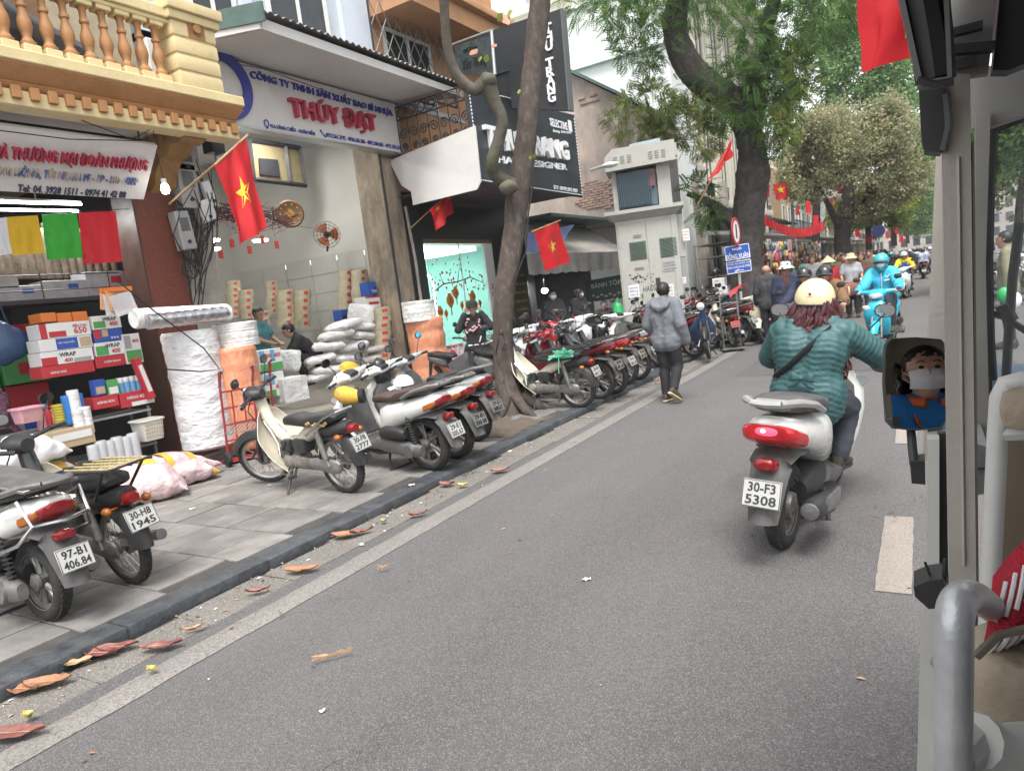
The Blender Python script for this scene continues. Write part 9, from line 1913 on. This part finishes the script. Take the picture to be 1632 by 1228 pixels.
# red knitted cloth with white stripes
kn=thing('knitted_cloth','red knitted cloth with white stitched stripes lying over the beige seat back','cloth',at(1610,960,y=.80));o0=V(kn.location)
P4=[at(1552,1054,y=.74)-o0,at(1582,918,y=.76)-o0,at(1690,850,y=.80)-o0,at(1690,985,y=.76)-o0]
def kf(u,v):p=P4[0].lerp(P4[1],u)if False else(P4[0].lerp(P4[3],u)).lerp(P4[1].lerp(P4[2],u),v);return p+V((0,-.05*math.sin(math.pi*v)*math.sin(math.pi*min(1,u*.8+.2)),.015*math.sin(math.pi*u)*v))
b=MB();shell(b,kf,20,16,.008);obj('cloth',b,M('knit_red',(.42,.012,.03),.9,var=.25,scale=60,bump=.8,bscale=260),kn,60)
b=MB()
for i in range(8):
 for v0,v1 in((.06,.42),(.62,.86)):
  u=.04+i*.13+(.04 if v0>.5 else 0);b.tube([V(kf(min(1,u+.03*k),v0+(v1-v0)*k/4))+V((0,-.004,.0))for k in range(5)],.0021,6)
obj('stripes',b,m_white_c,kn)
# wing mirror and the driver it shows
MC=at(1458,612,d=1.72);r0=ray(1470,602);HIT=CAMP+r0*((MC-CAMP).length);DRV=V((.98,.05,1.50));nrm_m=((CAMP-HIT).normalized()+(DRV-HIT).normalized()).normalized()
def mp(px,py,off=0):r=ray(px,py);k=(HIT+nrm_m*off-CAMP).dot(nrm_m)/r.dot(nrm_m);return CAMP+r*k
out=[(1420,542),(1460,540),(1497,543),(1505,552),(1507,610),(1506,668),(1499,680),(1460,683),(1425,680),(1414,668),(1410,610),(1412,553)]
b=MB();rings=[]
cm=sum([mp(*q)for q in out],V())/len(out)
for off,k in((.004,1.0),(.006,1.035),(-.01,1.05),(-.03,.95),(-.04,.6)):rings.append([cm+(mp(*q)-cm)*k+nrm_m*off for q in out])
b.loft(rings,caps=False);b.add(rings[-1],[tuple(range(12))]);wm=cpt('wing_mirror',b,m_bpl)
b=MB();b.poly([cm+(mp(*q)-cm)*1.0+nrm_m*.003 for q in out]);g=cpt('mirror_glass',b,M('mirror_silver',(.92,.93,.94),.0,metal=1,var=0),wm,0)
if g.data.polygons[0].normal.dot(nrm_m)<0:g.data.flip_normals()
b=MB();e0=cm+(mp(1456,683)-cm)-nrm_m*.02;b.tube([e0,at(1454,712,d=1.72),at(1457,740,d=1.70)],.009,8);cpt('mirror_arm',b,m_bpl);b=MB();pp=[(1450,737),(1474,734),(1475,772),(1453,770)];b.prism([at(x,y_,y=1.62)for x,y_ in pp],(0,.06,0));cpt('mirror_bracket',b,m_bpl)
m_ublue=M('uniform_blue',(.015,.17,.52),.75,var=.1,bump=.2,bscale=150);m_uor=M('uniform_orange',(.68,.13,.02),.7)
J=joints(pel=(-.05,0,-.62+.0),che=(-.02,0,-.30),nek=(0,0,-.12),hed=(.03,0,.02),sh=(-.01,.18,-.18),el=(.15,.25,-.40),wr=(.38,.18,-.38),hip=(-.05,.09,-.63),kn=(.40,.14,-.58),an=(.38,.13,-1.0),to=(.53,.13,-1.06))
def drvx(t,J,H,f,l,u):
 b=MB()
 for s in(-1,1):shell(b,lambda a,c:J['nek']+V((.03+.09*c-.02*a,s*(.075+.02*c-.03*a+.0),.02-.10*c-.03*a)),4,5,.006*s)
 b.tube([J['nek']+V((.02+.08*math.cos(a),.085*math.sin(a),.02-.02*math.cos(a)))for a in[.5+i*.33 for i in range(17)]],.022,6);obj('collar',b,m_uor,t)
 b=MB();b.box(J['shL'].lerp(J['elL'],.35)+V((.02,.075,.0)),(.06,.008,.075),None,.002);obj('sleeve_patch',b,m_uor,t);b=MB();b.box(J['che']+V((.165,.09,.04)),(.006,.09,.022));obj('name_tag',b,m_tapey if 'm_tapey' in globals()else m_uor,t)
person('driver in blue uniform with orange collar and white mask shown in the wing mirror',J,DRV,R(97),.014,top=m_ublue,top_t=.035,hem=-.08,bottom=m_charc,hair='bob',mask=m_mask,look=(1,.25,.05),extra=drvx,hand=GRIP)
b=MB();b.b2((.35,-.2,.55),(1.5,.12,1.15),.04);b.b2((.35,.1,.5),(1.5,.65,.72),.04);cpt('front_seat',b,m_bseat)
b=MB();b.b2((.0,-1.6,.28),(1.6,2.0,.34));cpt('floor',b,M('cart_floor_dark',(.09,.085,.08),.8))
cpt('rear_panel',MB().b2((.0,-1.65,.34),(1.6,-1.6,2.05)),m_roof);cpt('right_curtain',MB().b2((1.6,-1.6,.34),(1.63,1.2,2.05)),M('curtain_khaki',(.22,.19,.15),.8,var=.15))
# flag on the cart roof
flag('big red flag with yellow star corner hanging from the cart roof at the top',quadflag(((1368,-70),(1500,-85),(1490,80),(1358,120)),d=2.2,wave=.02,seed=12,k=2),pole=[at(1452,-90,d=2.2),at(1452,60,d=2.15)],star=(.63,.66,.2,.15),off=.007)
# ================================================================== HAZE: one closed box of pale air round camera and scene
b=MB();b.b2((-203,-63,-1.03),(203,503,37));hz=obj('haze',b,[],None,0);hz['kind']='stuff'
hm=bpy.data.materials.new('haze_air');hm.use_nodes=True;hn=hm.node_tree.nodes;hn.clear();pv=hn.new('ShaderNodeVolumePrincipled');pv.inputs['Color'].default_value=(.9,.92,.94,1);pv.inputs['Density'].default_value=.0010;pv.inputs['Anisotropy'].default_value=.2;ho=hn.new('ShaderNodeOutputMaterial');hm.node_tree.links.new(pv.outputs[0],ho.inputs['Volume']);hz.data.materials.append(hm)
